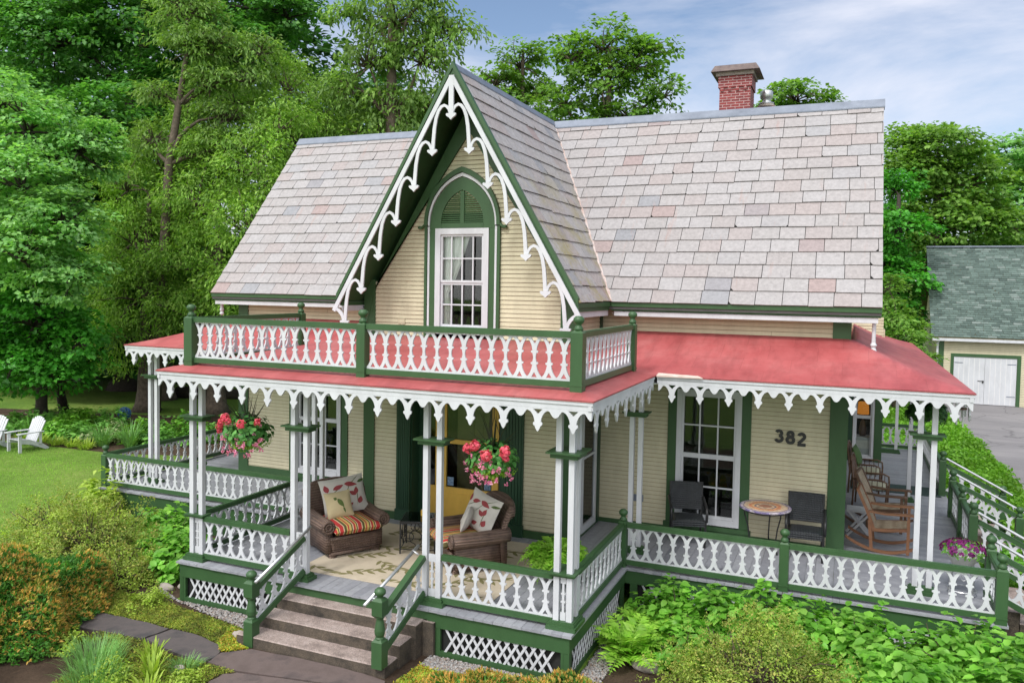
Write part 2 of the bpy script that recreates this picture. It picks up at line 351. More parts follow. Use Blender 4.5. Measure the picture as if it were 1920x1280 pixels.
YAW, PITCH, ROLL, FPX, PYC = 0.396698, -0.046432, -0.016720, 1505.56, 609.78
def cam_axes():
    f = Vector((-math.sin(YAW)*math.cos(PITCH), math.cos(YAW)*math.cos(PITCH), math.sin(PITCH)))
    r = Vector((math.cos(YAW), math.sin(YAW), 0)); u = r.cross(f); c, s = math.cos(ROLL), math.sin(ROLL)
    return c*r-s*u, s*r+c*u, f
cr_, cu_, cf_ = cam_axes()
cd = bpy.data.cameras.new('camera'); cam = bpy.data.objects.new('camera', cd); COL.objects.link(cam)
cd.sensor_width = 36; cd.lens = FPX/1920*36; cd.shift_y = (PYC-640)/1920; cd.clip_start = .1; cd.clip_end = 2000
M4 = Matrix(((cr_.x,cu_.x,-cf_.x,2.9371),(cr_.y,cu_.y,-cf_.y,-9.0192),(cr_.z,cu_.z,-cf_.z,4.1692),(0,0,0,1)))
cam.matrix_world = M4; scene.camera = cam

# ---------------------------------------------------------------- layout (metres; porch deck top is z = 0)
GZ = -.61                        # garden level
EZ = 2.883                       # porch eave
WY, BY = 4.86, 3.35              # wing wall and bay wall planes
WXL, WXR = -9.30, 2.955          # wing wall ends
BXL, BXR = -5.09, -1.13          # bay ends
GX, GY = -3.06, 2.67             # gable axis and its front edge
RXL, RXR, RYE, RZE, RYR, RZR = -9.74, 3.41, 4.43, 3.955, 7.456, 7.714
X3, Y3, Z3 = Vector((1,0,0)), Vector((0,1,0)), Vector((0,0,1))

house = thing('victorian_house', 'cream clapboard cottage with grey slate roof, steep front gable and white gingerbread porch', 'house', (0,0,0))

# ---- clapboard walls
def clap(mb, O, U, Nn, z0, z1, ur, e=.0735, openings=()):
    """lapped boards; ur(z) -> (u0,u1); openings (u0,u1,z0,z1) are left out"""
    O, U, Nn = Vector(O), Vector(U), Vector(Nn)
    z = z0; k = 0
    while z < z1-1e-4:
        zt = min(z+e, z1); a0, b0 = ur(z); a1, b1 = ur(zt)
        if b0-a0 > .02:
            segs = [(a0, b0, a1, b1)]
            for (o0, o1, q0, q1) in openings:
                if zt > q0+.01 and z < q1-.01:
                    ns = []
                    for (p0, p1, r0, r1) in segs:
                        if o1 <= p0 or o0 >= p1: ns.append((p0,p1,r0,r1)); continue
                        if o0 > p0: ns.append((p0, o0, r0, o0))
                        if o1 < p1: ns.append((o1, p1, o1, r1))
                    segs = ns
            j = random.uniform(-.0015,.0015)
            cut = []
            for (p0, p1, r0, r1) in segs:      # butt joints in the longer boards
                if p1-p0 > 1.6 and random.random() < .8:
                    x = random.uniform(p0+.5, p1-.5); cut += [(p0, x-.0015, r0, x-.0015), (x+.0015, p1, x+.0015, r1)]
                else: cut.append((p0, p1, r0, r1))
            for (p0, p1, r0, r1) in cut:
                j = random.uniform(-.003,.002); pts = [O+U*p0+Z3*z+Nn*(.016+j), O+U*p1+Z3*z+Nn*(.016+j), O+U*r1+Z3*zt+Nn*.002, O+U*r0+Z3*zt+Nn*.002,
                       O+U*p0+Z3*z+Nn*.0, O+U*p1+Z3*z+Nn*.0]
                fs = [(0,1,2,3),(4,5,1,0)]
                if U.cross(Z3).dot(Nn) < 0: fs = [f[::-1] for f in fs]
                mb.add(pts, fs)
        z = zt; k += 1
    return mb
RW_OPEN = (.24,1.36,.17,2.50); LW_OPEN = (-7.82,-6.64,.17,2.50)
mb = MB()
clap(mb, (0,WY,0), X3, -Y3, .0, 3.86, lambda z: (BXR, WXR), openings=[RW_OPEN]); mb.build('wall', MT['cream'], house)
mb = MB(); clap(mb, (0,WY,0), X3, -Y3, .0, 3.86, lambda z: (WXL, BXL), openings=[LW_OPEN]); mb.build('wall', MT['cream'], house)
# bay with gable
DOOR_OPEN = (-4.16,-2.36,-.1,2.62); GW_OPEN = (-3.80,-2.52,3.2,5.42)
def bayr(z):
    if z < 4.25: return (BXL, BXR)
    d = (7.25-z)/1.70
    return (max(BXL, GX-d), min(BXR, GX+d))
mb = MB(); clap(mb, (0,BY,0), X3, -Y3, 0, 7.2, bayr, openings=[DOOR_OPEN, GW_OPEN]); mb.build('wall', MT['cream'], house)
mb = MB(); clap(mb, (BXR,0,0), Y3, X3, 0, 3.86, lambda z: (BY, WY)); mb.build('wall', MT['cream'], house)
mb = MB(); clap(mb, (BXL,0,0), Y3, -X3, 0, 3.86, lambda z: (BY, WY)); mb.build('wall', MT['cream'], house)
BACKY = 10.05
for X, nn in ((WXR, X3), (WXL, -X3)):
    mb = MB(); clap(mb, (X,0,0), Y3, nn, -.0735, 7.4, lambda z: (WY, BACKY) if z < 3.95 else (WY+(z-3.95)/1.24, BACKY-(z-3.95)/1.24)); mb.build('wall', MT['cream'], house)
mb = MB(); mb.box(WXL, WXR, BACKY-.02, BACKY, -.6, 3.9); mb.build('wall', MT['cream'], house)
# dark rooms behind the panes: floor, ceiling, partition
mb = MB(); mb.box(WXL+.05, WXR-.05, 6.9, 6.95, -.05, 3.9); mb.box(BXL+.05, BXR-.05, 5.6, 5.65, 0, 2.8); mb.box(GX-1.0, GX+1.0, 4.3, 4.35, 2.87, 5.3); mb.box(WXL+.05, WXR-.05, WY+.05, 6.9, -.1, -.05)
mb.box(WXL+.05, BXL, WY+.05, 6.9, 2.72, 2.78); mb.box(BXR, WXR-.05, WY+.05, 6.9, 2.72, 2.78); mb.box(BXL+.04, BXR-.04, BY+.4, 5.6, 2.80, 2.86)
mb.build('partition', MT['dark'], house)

# ---- trim boards
def board(name, b, mat='green'): mb = MB(); mb.box(*b); return mb.build(name, MT[mat], house)
T = .035
board('corner_board', (2.715,WXR+T,WY-T,WY+.0,-.05,3.80)); board('corner_board', (WXR,WXR+T-.003,WY,WY+.2,-.05,3.80), 'green')
board('corner_board', (WXL-T,-9.08,WY-T,WY,-.05,3.80))
board('corner_board', (BXL-T,-4.90,BY-T,BY,-.05,4.28)); board('corner_board', (-1.375,BXR+T,BY-T,BY,-.05,4.28))
board('corner_board', (BXR,BXR+T-.003,BY,BY+.17,-.05,3.80)); board('corner_board', (BXL-T+.003,BXL,BY,BY+.17,-.05,3.80))
board('corner_board', (BXR,BXR+T-.002,WY-.17,WY-.04,-.05,3.80), 'dkgreen'); 
board('skirt_board', (BXR+T,2.712,WY-T-.003,WY,-.05,.075)); board('skirt_board', (-9.077,BXL-T,WY-T-.003,WY,-.05,.20))
board('skirt_board', (-4.897,-4.40,BY-T-.003,BY,-.02,.13)); board('skirt_board', (-1.99,-1.378,BY-T-.003,BY,-.02,.13))
board('skirt_board', (BXR,BXR+T-.006,BY+.172,WY-.172,-.05,.05))

# ---- windows: white frame, sashes with glazing bars, pane, green casing
def window(x0, x1, z0, z1, y, cols, rows, meet, casing, parent=house, fw=.085, curtain=None, name='window'):
    """front-facing sash window; y is the wall plane"""
    mb = MB(); f = y-.05
    mb.box(x0, x0+fw, f, y+.06, z0, z1); mb.box(x1-fw, x1, f, y+.06, z0, z1)
    mb.box(x0+fw, x1-fw, f, y+.06, z1-fw, z1); mb.box(x0+fw, x1-fw, f-.008, y+.06, z0, z0+fw*1.25)
    win = mb.build(name, MT['white'], parent)
    a0, a1, b0, b1 = x0+fw, x1-fw, z0+fw*1.25, z1-fw; zm = b0+(b1-b0)*meet
    sb = MB(); g = .024
    for lo, hi, off, nr in ((b0, zm, .0, rows[1]), (zm, b1, -.016, rows[0])):
        yy = y+.012+off
        sb.box(a0, a0+.035, yy-.02, yy+.02, lo, hi); sb.box(a1-.035, a1, yy-.02, yy+.02, lo, hi)
        sb.box(a0+.035, a1-.035, yy-.021, yy+.021, hi-.04, hi); sb.box(a0+.035, a1-.035, yy-.021, yy+.021, lo, lo+.04)
        for i in range(1, cols):
            xx = a0+(a1-a0)*i/cols; sb.box(xx-g/2, xx+g/2, yy-.012, yy+.012, lo+.04, hi-.04)
        for j in range(1, nr):
            zz = lo+(hi-lo)*j/nr; sb.box(a0+.035, a1-.035, yy-.0135, yy+.0135, zz-g/2, zz+g/2)
    sb.build('sash', MT['white'], win)
    pb = MB(); pb.box(a0, a1, y+.030, y+.034, b0, b1); pb.build('pane', MT['glass'], win)
    if casing:
        cw, top = casing; cb = MB(); fy = y-.034
        cb.box(x0-cw, x0, fy, y+.02, z0-.02, z1+top); cb.box(x1, x1+cw, fy, y+.02, z0-.02, z1+top); cb.box(x0, x1, fy, y+.02, z1, z1+top)
        cb.box(x0-cw-.04, x1+cw+.04, fy-.02, y+.02, z0-.10, z0-.022)
        cb.build('casing', MT['green'], win)
    return win
wr = window(.26,1.345,.185,2.49, WY, 3, (2,2), .5, (.155,.16))
wl = window(-7.81,-6.66,.185,2.49, WY, 3, (2,2), .5, (.16,.16))
# room things seen faintly behind the left panes
# ---- gable window with pointed arch
gwin = window(-3.69,-2.675,3.36,5.17, BY, 4, (2,2), .48, None, fw=.10)
def arch(xh, zs, za, n=14):
    """pointed arch outline from left spring to right spring; half width xh, spring zs, apex za"""
    h = za-zs; Rr = (h*h+xh*xh)/(2*xh); pts = []
    a1 = math.asin(min(1, h/Rr))
    for i in range(n+1):
        t = a1*i/n; pts.append((-xh+Rr-Rr*math.cos(t), zs+Rr*math.sin(t)))
    return pts+[(-p[0], p[1]) for p in reversed(pts[:-1])]
CX = -3.18
def ring(xo, zo, ao, xi, zi, ai, zb): 
    o = [(-xo, zb)]+arch(xo, zo, ao)+[(xo, zb)]; i = [(-xi, zb)]+arch(xi, zi, ai)+[(xi, zb)]
    return o+i[::-1]
mb = MB(); mb.prism([ring(.715,5.25,6.21,.655,5.25,6.12,5.22)], (CX,BY,0), X3, Z3, -Y3, .0, .085)
mb.box(CX-.715, CX-.665, BY-.06, BY, 3.30, 5.22); mb.box(CX+.665, CX+.715, BY-.06, BY, 3.30, 5.22)
for sx in (-1, 1):    # little scroll brackets at the spring
    mb.tube([(CX+sx*(.70+.05*t+.03*math.sin(t*2)), BY-.055, 5.24-.10*t+.03*t*t) for t in [i*.2 for i in range(8)]], [.03-.002*i for i in range(8)], 8)
    mb.lathe([(.0,-.03),(.035,-.02),(.035,.02),(0,.03)], (CX+sx*.81, BY-.055, 5.19), 10)
mb.build('window_arch', MT['green'], house)
mb = MB(); mb.prism([ring(.65,5.25,6.11,.617,5.25,6.05,5.22)], (CX,BY,0), X3, Z3, -Y3, .0, .060)
mb.box(CX-.655, CX-.618, BY-.05, BY, 3.30, 5.20); mb.box(CX+.618, CX+.655, BY-.05, BY, 3.30, 5.20); mb.build('arch_trim', MT['white'], house)
mb = MB(); mb.box(CX-.615, CX-.515, BY-.042, BY, 3.30, 5.17); mb.box(CX+.515, CX+.615, BY-.042, BY, 3.30, 5.17)
mb.prism([ring(.614,5.22,6.04,.40,5.27,5.82,5.172)], (CX,BY,0), X3, Z3, -Y3, .0, .045)
mb.box(CX-.395, CX+.395, BY-.045, BY, 5.175, 5.262); mb.box(CX-.035, CX+.035, BY-.047, BY, 5.264, 5.80)
sh = mb.build('louvre_shutter', MT['green'], house)
lb = MB(); n = 15
for i in range(n):
    z = 5.275+i*.0345; h = .545; xi = .40; Rr = (h*h+xi*xi)/(2*xi); t = min(1, (z+.02-5.27)/Rr); xr = -xi+Rr-Rr*math.sqrt(max(0, 1-t*t)); xr = abs(xr)
    if xr < .06: continue
    for s in (-1, 1):
        a, b = (-xr, -.036) if s < 0 else (.036, xr)
        lb.add([(CX+a,BY-.040,z),(CX+b,BY-.040,z),(CX+b,BY-.026,z+.019),(CX+a,BY-.026,z+.019),(CX+a,BY-.036,z-.004),(CX+b,BY-.036,z-.004)], [(0,1,2,3),(4,5,1,0)])
lb.build('slat', MT['green'], sh)
mb = MB(); mb.prism([[(-.45,5.17)]+arch(.45,5.25,5.86)+[(.45,5.17)]], (CX,BY,0), X3, Z3, -Y3, -.02, -.002); mb.build('louvre_backing', MT['dark'], house)
# curtain in the gable window
V = []; F = []; nu, nz = 26, 24
for j in range(nz+1):
    z = 5.08-1.62*j/nz; t = j/nz
    w_ = .40*(1-min(1,t/.62))**.8+.10 if t < .62 else .10+.06*(t-.62)/.38
    for i in range(nu+1):
        s = i/nu; V.append((-3.58+s*w_, BY+.075+.018*math.sin(s*26+t*1.5)+.01*math.sin(s*9), z))
for j in range(nz):
    for i in range(nu): a = j*(nu+1)+i; F.append((a, a+1, a+nu+2, a+nu+1))
mb = MB(); mb.add(V, F); mb.build('curtain', surf('white_curtain', (.86,.85,.83), (.78,.77,.75), .9, 8, 60, .1), gwin, smooth=True)

# ---- front door: recess, pilasters, yellow door with glass, side lights
mb = MB()
mb.box(-4.16,-4.13,BY,3.62,-.02,2.64); mb.box(-2.39,-2.36,BY,3.62,-.02,2.64); mb.box(-4.16,-2.36,BY,3.62,2.62,2.66)
mb.box(-4.13,-3.99,3.60,3.64,0,2.62); mb.box(-3.75,-3.71,3.60,3.66,0,2.62); mb.box(-2.545,-2.50,3.60,3.66,0,2.62); mb.box(-4.13,-2.39,3.60,3.64,2.45,2.62); mb.box(-4.13,-2.39,BY,3.64,-.03,.03)
mb.build('door_surround', MT['dkgreen'], house)
for x0, x1 in ((-4.42,-4.15), (-2.37,-1.985)):
    mb = MB(); mb.box(x0, x1, BY-.055, BY-.0, .0, 2.75); k = 6
    for i in range(k):
        a = x0+.025+(x1-x0-.05)*i/k; mb.box(a+.006, a+(x1-x0-.05)/k-.006, BY-.068, BY-.055, .22, 2.6)
    mb.box(x0-.015, x1+.015, BY-.075, BY-.002, -.0, .2); mb.build('pilaster', MT['dkgreen'], house)
mb = MB(); D0, D1 = -3.70, -2.56; yd = 3.60
mb.box(D0, D0+.125, yd, yd+.045, .03, 2.45); mb.box(D1-.125, D1, yd, yd+.045, .03, 2.45)
mb.box(D0+.125, D1-.125, yd, yd+.045, .03, .62); mb.box(D0+.125, D1-.125, yd, yd+.045, 2.34, 2.45); mb.box(D0+.125, D1-.125, yd, yd+.045, 1.40, 1.48)
mb.box(D0+.20, D1-.20, yd-.012, yd, .12, .52)
door = mb.build('front_door', MT['yellow'], house)
mb = MB(); mb.box(D0+.125, D1-.125, yd+.02, yd+.026, .62, 1.40); mb.box(D0+.125, D1-.125, yd+.02, yd+.026, 1.48, 2.34); mb.build('door_glass', MT['glass'], door)
mb = MB(); mb.tube([(D1-.06,yd-.05,1.05),(D1-.06,yd-.05,1.20)], .012, 8); mb.tube([(D1-.06,yd,1.06),(D1-.06,yd-.05,1.06)], .01, 6); mb.build('handle', MT['black'], door)
mb = MB(); mb.box(D0+.15, D0+.27, yd+.012, yd+.018, .65, .80); mb.box(D1-.27, D1-.15, yd+.012, yd+.018, .64, .76); mb.build('door_sticker', surf('blue_sticker', (.05,.10,.20), (.25,.35,.45), .4, 30, 60, 0), door)
mb = MB(); mb.box(D0+.22, D1-.22, yd+.25, yd+.29, .05, 2.3); mb.box(D0+.40, D0+.56, yd+.235, yd+.25, .5, 2.1); mb.box(D1-.56, D1-.40, yd+.235, yd+.25, .5, 2.1); mb.build('inner_door', surf('olive_inner_door', (.10,.09,.03), (.07,.065,.025), .5, 5, 40, .1), door)
for a, b in ((-3.985,-3.755), (-2.495,-2.395)):
    mb = MB(); mb.box(a, a+.04, yd+.005, yd+.045, .03, 2.45); mb.box(b-.04, b, yd+.005, yd+.045, .03, 2.45); mb.box(a+.04, b-.04, yd+.005, yd+.045, .03, .62); mb.box(a+.04, b-.04, yd+.005, yd+.045, 1.40, 1.47); mb.box(a+.04,b-.04,yd+.005,yd+.045,2.36,2.45)
    s_ = mb.build('side_light', MT['yellow'], house)
    if b-a > .12: mb = MB(); mb.box(a+.04, b-.04, yd+.02, yd+.026, .62, 2.36); mb.build('pane', MT['glass'], s_)
# tall glazed door in the bay's right side
def side_glass(x, y0, y1, z0, z1):
    mb = MB(); f = x+.05
    mb.box(x-.02, f, y0, y0+.09, z0, z1); mb.box(x-.02, f, y1-.09, y1, z0, z1); mb.box(x-.02, f, y0+.09, y1-.09, z1-.09, z1); mb.box(x-.02, f, y0+.09, y1-.09, z0, z0+.12)
    mb.box(x-.01, f-.01, y0+.09, y1-.09, 1.30, 1.34)
    wd = mb.build('side_window', MT['white'], house)
    mb = MB(); mb.box(x+.02, x+.024, y0+.09, y1-.09, z0+.12, z1-.09); mb.build('pane', MT['glass'], wd)
    mb = MB(); mb.box(x, x+.03, y0-.17, y0, 0, z1+.13); mb.box(x, x+.03, y1, y1+.12, 0, z1+.13); mb.box(x,x+.03,y0,y1,z1,z1+.13); mb.build('casing', MT['dkgreen'], wd)
    mb = MB(); mb.box(x+.017, x+.0185, y0+.05, y1-.05, z0+.05, z1-.05); mb.build('blind', MT['dark'], wd)
side_glass(BXR, 3.72, 4.55, .06, 2.48)
# ---- house number
def digits():
    mb = MB(); O = (0, WY-.024, 0)
    def stroke(pts, w=.052): mb.ribbon(pts, w, O, X3, Z3, -Y3, 0, .016)
    h = .20
    def arc(cx, cz, rx, rz, a0, a1, n=14): return [(cx+rx*math.cos(R(a0+(a1-a0)*i/n)), cz+rz*math.sin(R(a0+(a1-a0)*i/n))) for i in range(n+1)]
    def ribs(lst, dz):
        for i, p in enumerate(lst): mb.ribbon([(a, b+dz) for a, b in p], .050, (0,WY-.024-.0012*i,0), X3, Z3, -Y3, 0, .016)
    ribs([arc(1.945,1.855,.042,.040,160,-90), arc(1.945,1.768,.052,.047,90,-165)], 0)
    ribs([arc(2.125,1.848,.040,.037,0,360,20), arc(2.125,1.756,.052,.048,0,360,20)], 0)
    ribs([arc(2.298,1.825,.046,.045,165,-25)+[(2.30,1.758),(2.248,1.712)], [(2.236,1.690),(2.364,1.690)]], 0)
    return mb.build('house_number', MT['black'], house)
digits()
# small vent on the wing wall, cover plate on the bay clapboards
board('wall_vent', (-.52,-.30,WY-.03,WY,.44,.56), 'zinc')
board('cover_plate', (-4.43,-4.29,BY-.028,BY,3.50,3.60), 'cream')
# ---- lantern beside the door
mb = MB(); mb.lathe([(.02,.1),(.05,.09),(.055,-.06),(.03,-.08)], (-4.02, BY+.03, 2.28), 10); mb.build('porch_lantern', surf('milk_glass', (.7,.7,.68), None, .3, 5, 20, 0), house, smooth=True)
# ---------------------------------------------------------------- slate roofs
def slates(mb, O, U, V, Nn, L, e, wd, ua, ub, jit=.006):
    """real slates in courses; V points down the slope; ua(v), ub(v) bound each course"""
    O, U, V, Nn = Vector(O), Vector(U), Vector(V), Vector(Nn); nrow = int(round(L/e)); e = L/nrow; flip = U.cross(V).dot(Nn) < 0
    for r in range(nrow):
        vt = r*e; vb = vt+e; lo = min(ua(vt), ua(vb)); hi = max(ub(vt), ub(vb))
        u = lo-(wd*.5 if r % 2 else 0)-random.uniform(0,.04)
        while u < hi:
            ww = wd*random.uniform(.90,1.12); u0, u1 = u+.005, u+ww-.005; u += ww
            at, ab, bt, bb = max(u0, ua(vt)), max(u0, ua(vb)), min(u1, ub(vt)), min(u1, ub(vb))
            if bt-at < .01 and bb-ab < .01: continue
            bt, bb = max(bt, at+.001), max(bb, ab+.001)
            dj = random.uniform(-jit, jit); h0, h1 = .004, .020+random.uniform(-.003,.006); sk = random.uniform(-.5,.5)*jit
            if random.random() < .05: sk *= 3; dj += .008
            P = lambda a, v, h: O+U*a+V*v+Nn*h
            cx = .012 if random.random() < .2 else 0
            vs = [P(at,vt,h0),P(bt,vt,h0),P(bb,vb+dj-sk,h1),P(ab,vb+dj+sk,h1),P(bb,vb+dj-sk,h1-.014),P(ab,vb+dj+sk,h1-.014),P(at,vt,h0-.014),P(bt,vt,h0-.014)]
            fs = [(0,3,2,1),(3,5,4,2),(0,6,5,3),(1,2,4,7)]
            if not flip: fs = [f for f in fs]
            else: fs = [f[::-1] for f in fs]
            if random.random() < .13:       # a broken lower corner
                k = random.uniform(.02,.06); left = random.random() < .5
                if left: vs += [P(ab,vb+dj+sk-k,h1), P(ab+k*.8,vb+dj+sk,h1)]; fs = [(0,8,9,2,1),(9,5,4,2),(0,6,5,8),(1,2,4,7),(8,5,9)]; vs[5] = tuple(P(ab+k*.8,vb+dj+sk,h1-.014))
                else: vs += [P(bb-k*.8,vb+dj-sk,h1), P(bb,vb+dj-sk-k,h1)]; fs = [(0,3,8,9,1),(3,5,4,8),(0,6,5,3),(1,9,4,7),(8,4,9)]; vs[4] = tuple(P(bb-k*.8,vb+dj-sk,h1-.014))
                if flip: fs = [f[::-1] for f in fs]
            mb.add(vs, fs)
sl_v = Vector((0, RYE-RYR, RZE-RZR)); SLEN = sl_v.length; sl_v.normalize(); sl_n = Vector((0, -(RZR-RZE), RYR-RYE)).normalized()
GRX, GLX = -.864, -5.262         # gable eave ends
mb = MB()
slates(mb, (0,RYR,RZR), X3, sl_v, sl_n, SLEN, .287, .405, lambda v: GX+(GRX-GX)*v/SLEN+.03, lambda v: RXR)
slates(mb, (0,RYR,RZR), X3, sl_v, sl_n, SLEN, .287, .405, lambda v: RXL, lambda v: GX+(GLX-GX)*v/SLEN-.03)
roof = mb.build('roof', MT['slate'], house)
mb = MB()   # roof body under the slates, and the rear slope
by = 2*RYR-RYE; o_ = .02
mb.add([(RXL+.01,RYE+.03,RZE-.02),(RXR-.01,RYE+.03,RZE-.02),(RXR-.01,RYR,RZR-.02),(RXL+.01,RYR,RZR-.02),(RXL+.01,by,RZE-.02),(RXR-.01,by,RZE-.02),
        (RXL+.01,RYE+.03,RZE-.12),(RXR-.01,RYE+.03,RZE-.12),(RXR-.01,RYR,RZR-.14),(RXL+.01,RYR,RZR-.14),(RXL+.01,by,RZE-.12),(RXR-.01,by,RZE-.12)],
       [(0,1,2,3),(3,2,5,4),(6,9,8,7),(9,10,11,8),(0,6,7,1),(4,5,11,10),(1,7,8,2),(2,8,11,5),(0,3,9,6),(3,4,10,9)])
mb.build('roof_deck', surf('dusty_roof_boards', (.085,.08,.078), (.06,.057,.055), .9, 6, 40, .2), house)
# steep gable: right and left faces
gh = RZR-RZE
for sgn, ex, m_ in ((1, GRX, 'slate_lichen'), (-1, GLX, 'slate_lichen')):
    vv = Vector((ex-GX, 0, -gh)); L = vv.length; vv.normalize(); nn = Vector((gh*sgn, 0, abs(ex-GX))).normalized()
    mb = MB(); ua = lambda v: 0.0; ub = lambda v, L=L: (RYR-GY)+(RYE-RYR)*v/L-.015
    slates(mb, (GX, GY, RZR+.01), Y3, vv, nn, L, .287, .385, ua, ub, .009); mb.build('gable_roof', MT[m_], house)
mb = MB()
mb.add([(GX,GY+.02,RZR-.02),(GX,RYR,RZR-.02),(GRX,GY+.02,RZE-.02),(GRX,RYE,RZE-.02),(GLX,GY+.02,RZE-.02),(GLX,RYE,RZE-.02),
        (GX,GY+.02,RZR-.16),(GX,RYR,RZR-.16),(GRX-.07,GY+.02,RZE-.05),(GRX-.07,RYE,RZE-.05),(GLX+.07,GY+.02,RZE-.05),(GLX+.07,RYE,RZE-.05)],
       [(0,2,3,1),(0,1,5,4),(6,7,9,8),(6,10,11,7),(2,8,9,3),(4,5,11,10),(0,6,8,2),(0,4,10,6)])
mb.build('gable_soffit', MT['green'], house)
mb = MB()   # ridge caps
for a, b in ((RXL-.02, GX-.02), (GX+.02, RXR+.02)):
    mb.prism([[(-.13,-.13),(0,.025),(.13,-.13),(.13,-.155),(0,-.0),(-.13,-.155)]], (a,RYR,RZR+.03), Y3, Z3, X3, 0, b-a)
mb.build('ridge_cap', MT['zinc'], house)
mb = MB(); mb.prism([[(-.06,-.08),(0,.03),(.06,-.08),(.06,-.10),(0,.0),(-.06,-.10)]], (GX,GY-.03,RZR+.035), X3, Z3, Y3, 0, RYR-GY+.05); mb.build('ridge_cap', MT['zinc'], house)
mb = MB()   # valley flashing
for ex in (GRX, GLX):
    a = Vector((GX,RYR,RZR)); b = Vector((ex,RYE,RZE)); s = 1 if ex == GRX else -1
    up = (sl_n+Vector((gh*s,0,abs(ex-GX))).normalized()).normalized(); mb.bar(a+up*.015, b+up*.025, .11, .02, up)
mb.build('valley_flashing', MT['valley'], house)
# eaves: green gutter board, white frieze, soffit
def eave(x0, x1):
    mb = MB(); mb.box(x0, x1, RYE+.015, RYE+.06, RZE-.075, RZE-.0); mb.box(x0+.005, x1-.005, RYE+.045, RYE+.10, RZE-.14, RZE-.077); mb.box(x0+.01, x1-.01, RYE+.10, WY, RZE-.155, RZE-.142); mb.build('gutter_board', MT['green'], house)
    mb = MB(); mb.box(x0+.05, x1-.05, RYE+.075, RYE+.115, RZE-.235, RZE-.157); mb.build('frieze_board', MT['white'], house)
eave(GRX, RXR); eave(RXL, GLX)
mb = MB(); mb.box(GRX, RXR-.06, RYE+.117, WY, RZE-.20, RZE-.19); mb.box(RXL+.06, GLX, RYE+.117, WY, RZE-.20, RZE-.19); mb.build('soffit', MT['white'], house)
for sgn, ex in ((1, GRX), (-1, GLX)):   # gable side eaves
    mb = MB(); a, b = sorted((ex, ex-sgn*.045)); mb.box(a, b, GY+.05, RYE+.014, RZE-.075, RZE-.005); a, b = sorted((ex-sgn*.03, ex-sgn*.08)); mb.box(a, b, GY+.05, RYE+.044, RZE-.14, RZE-.077); mb.build('gutter_board', MT['green'], house)
    mb = MB(); a, b = sorted((ex-sgn*.055, ex-sgn*.09)); mb.box(a, b, GY+.06, RYE+.074, RZE-.235, RZE-.142); mb.build('frieze_board', MT['white'], house)
    mb = MB(); a, b = sorted((ex-sgn*.09, BXR if sgn > 0 else BXL)); mb.box(a, b, BY-.0, RYE+.1, RZE-.18, RZE-.16); mb.build('soffit', MT['dkgreen'], house)
# rake boards (two green mouldings) and the wall frieze that follows the gable
SL_ = gh/(GRX-GX)
for sgn in (1, -1):
    P = lambda d, z: (GX+sgn*d, z); dE = abs((GRX if sgn > 0 else GLX)-GX)
    def band(o0, o1, y0, y1, name, mat, dmax, zl=None):
        mb = MB(); q = [(GX, RZR-o0), (GX+sgn*dmax, RZR-o0-SL_*dmax), (GX+sgn*dmax, RZR-o1-SL_*dmax), (GX, RZR-o1)]
        mb.prism([q], (0,y1,0), X3, Z3, -Y3, 0, y1-y0); return mb.build(name, mat, house)
    band(-.075, .030, GY-.035, GY+.05, 'rake_board', MT['green'], dE+.0)
    band(.033, .115, GY-.012, GY+.05, 'rake_board', MT['green'], dE-.0)
    dw = (BXR-GX) if sgn > 0 else (GX-BXL)
    mb = MB(); zt = 7.27
    mb.prism([[(GX, zt), (GX+sgn*(dw+.03), zt-1.70*(dw+.03)), (GX+sgn*(dw+.03), zt-1.70*(dw+.03)-.5), (GX+sgn*(dw-.19), 4.10), (GX+sgn*(dw-.245), 4.245), (GX, zt-.48)]], (0,BY-.0,0), X3, Z3, -Y3, 0, .045)
    mb.build('rake_frieze', MT['green'], house)
# ---- gingerbread bargeboard
mb = MB(); gy0 = GY-.03; O_ = (GX, gy0, 0); tip0 = 6.853; dx_, dz_ = .3345, .5655
PATH = [(.02,.105),(.04,.165),(.078,.215),(.126,.238),(.18,.218),(.228,.158),(.272,.045),(.302,-.12),(.320,-.33),(.329,-.48)]
KN = [(0,0),(.034,.034),(.078,.062),(.092,.092),(.070,.108),(.036,.098),(.03,.12)]
def knob(x, z, t): mb.prism([KN+[(-p[0], p[1]) for p in reversed(KN[1:])]], (GX+x, gy0, z), X3, Z3, -Y3, 0, t)
mb.ribbon([(0, 7.56), (0, tip0+.10)], .085, O_, X3, Z3, -Y3, 0, .034); knob(0, tip0, .036)
for sgn in (1, -1):
    de = abs((GRX if sgn > 0 else GLX)-GX)-.02
    mb.ribbon([(sgn*.0, 7.545), (sgn*(de+.05), 7.545-SL_*(de+.05))], .072, O_, X3, Z3, -Y3, 0, .030+(.002 if sgn > 0 else 0))
    for i in range(6):
        x0, z0 = i*dx_, tip0-dz_*i
        mb.ribbon([(sgn*(x0+p[0]), z0+p[1]) for p in PATH], [.042,.042,.044,.046,.048,.051,.055,.058,.06,.06], O_, X3, Z3, -Y3, 0, .0265-.001*(i % 2)+.0004*(sgn > 0))
        knob(sgn*(x0+dx_), z0-dz_, .036)
    x0, z0 = 6*dx_, tip0-dz_*6
    mb.ribbon([(sgn*(x0+a), z0+b) for a, b in ((.02,.105),(.04,.17),(.075,.225),(.12,.27),(.17,.30),(.20,.305))], .055, O_, X3, Z3, -Y3, 0, .0283)
mb.build('bargeboard', MT['white'], house)
mb = MB(); mb.tube([(RXR-.1, RYE+.2, RZE-.24), (RXR-.1, RYE+.2, RZE-.62)], .03, 8); mb.lathe([(0,-.09),(.05,-.05),(.03,0),(.05,.04),(.03,.08)], (RXR-.1,RYE+.2,RZE-.62), 10); mb.build('eave_pendant', MT['white'], house)
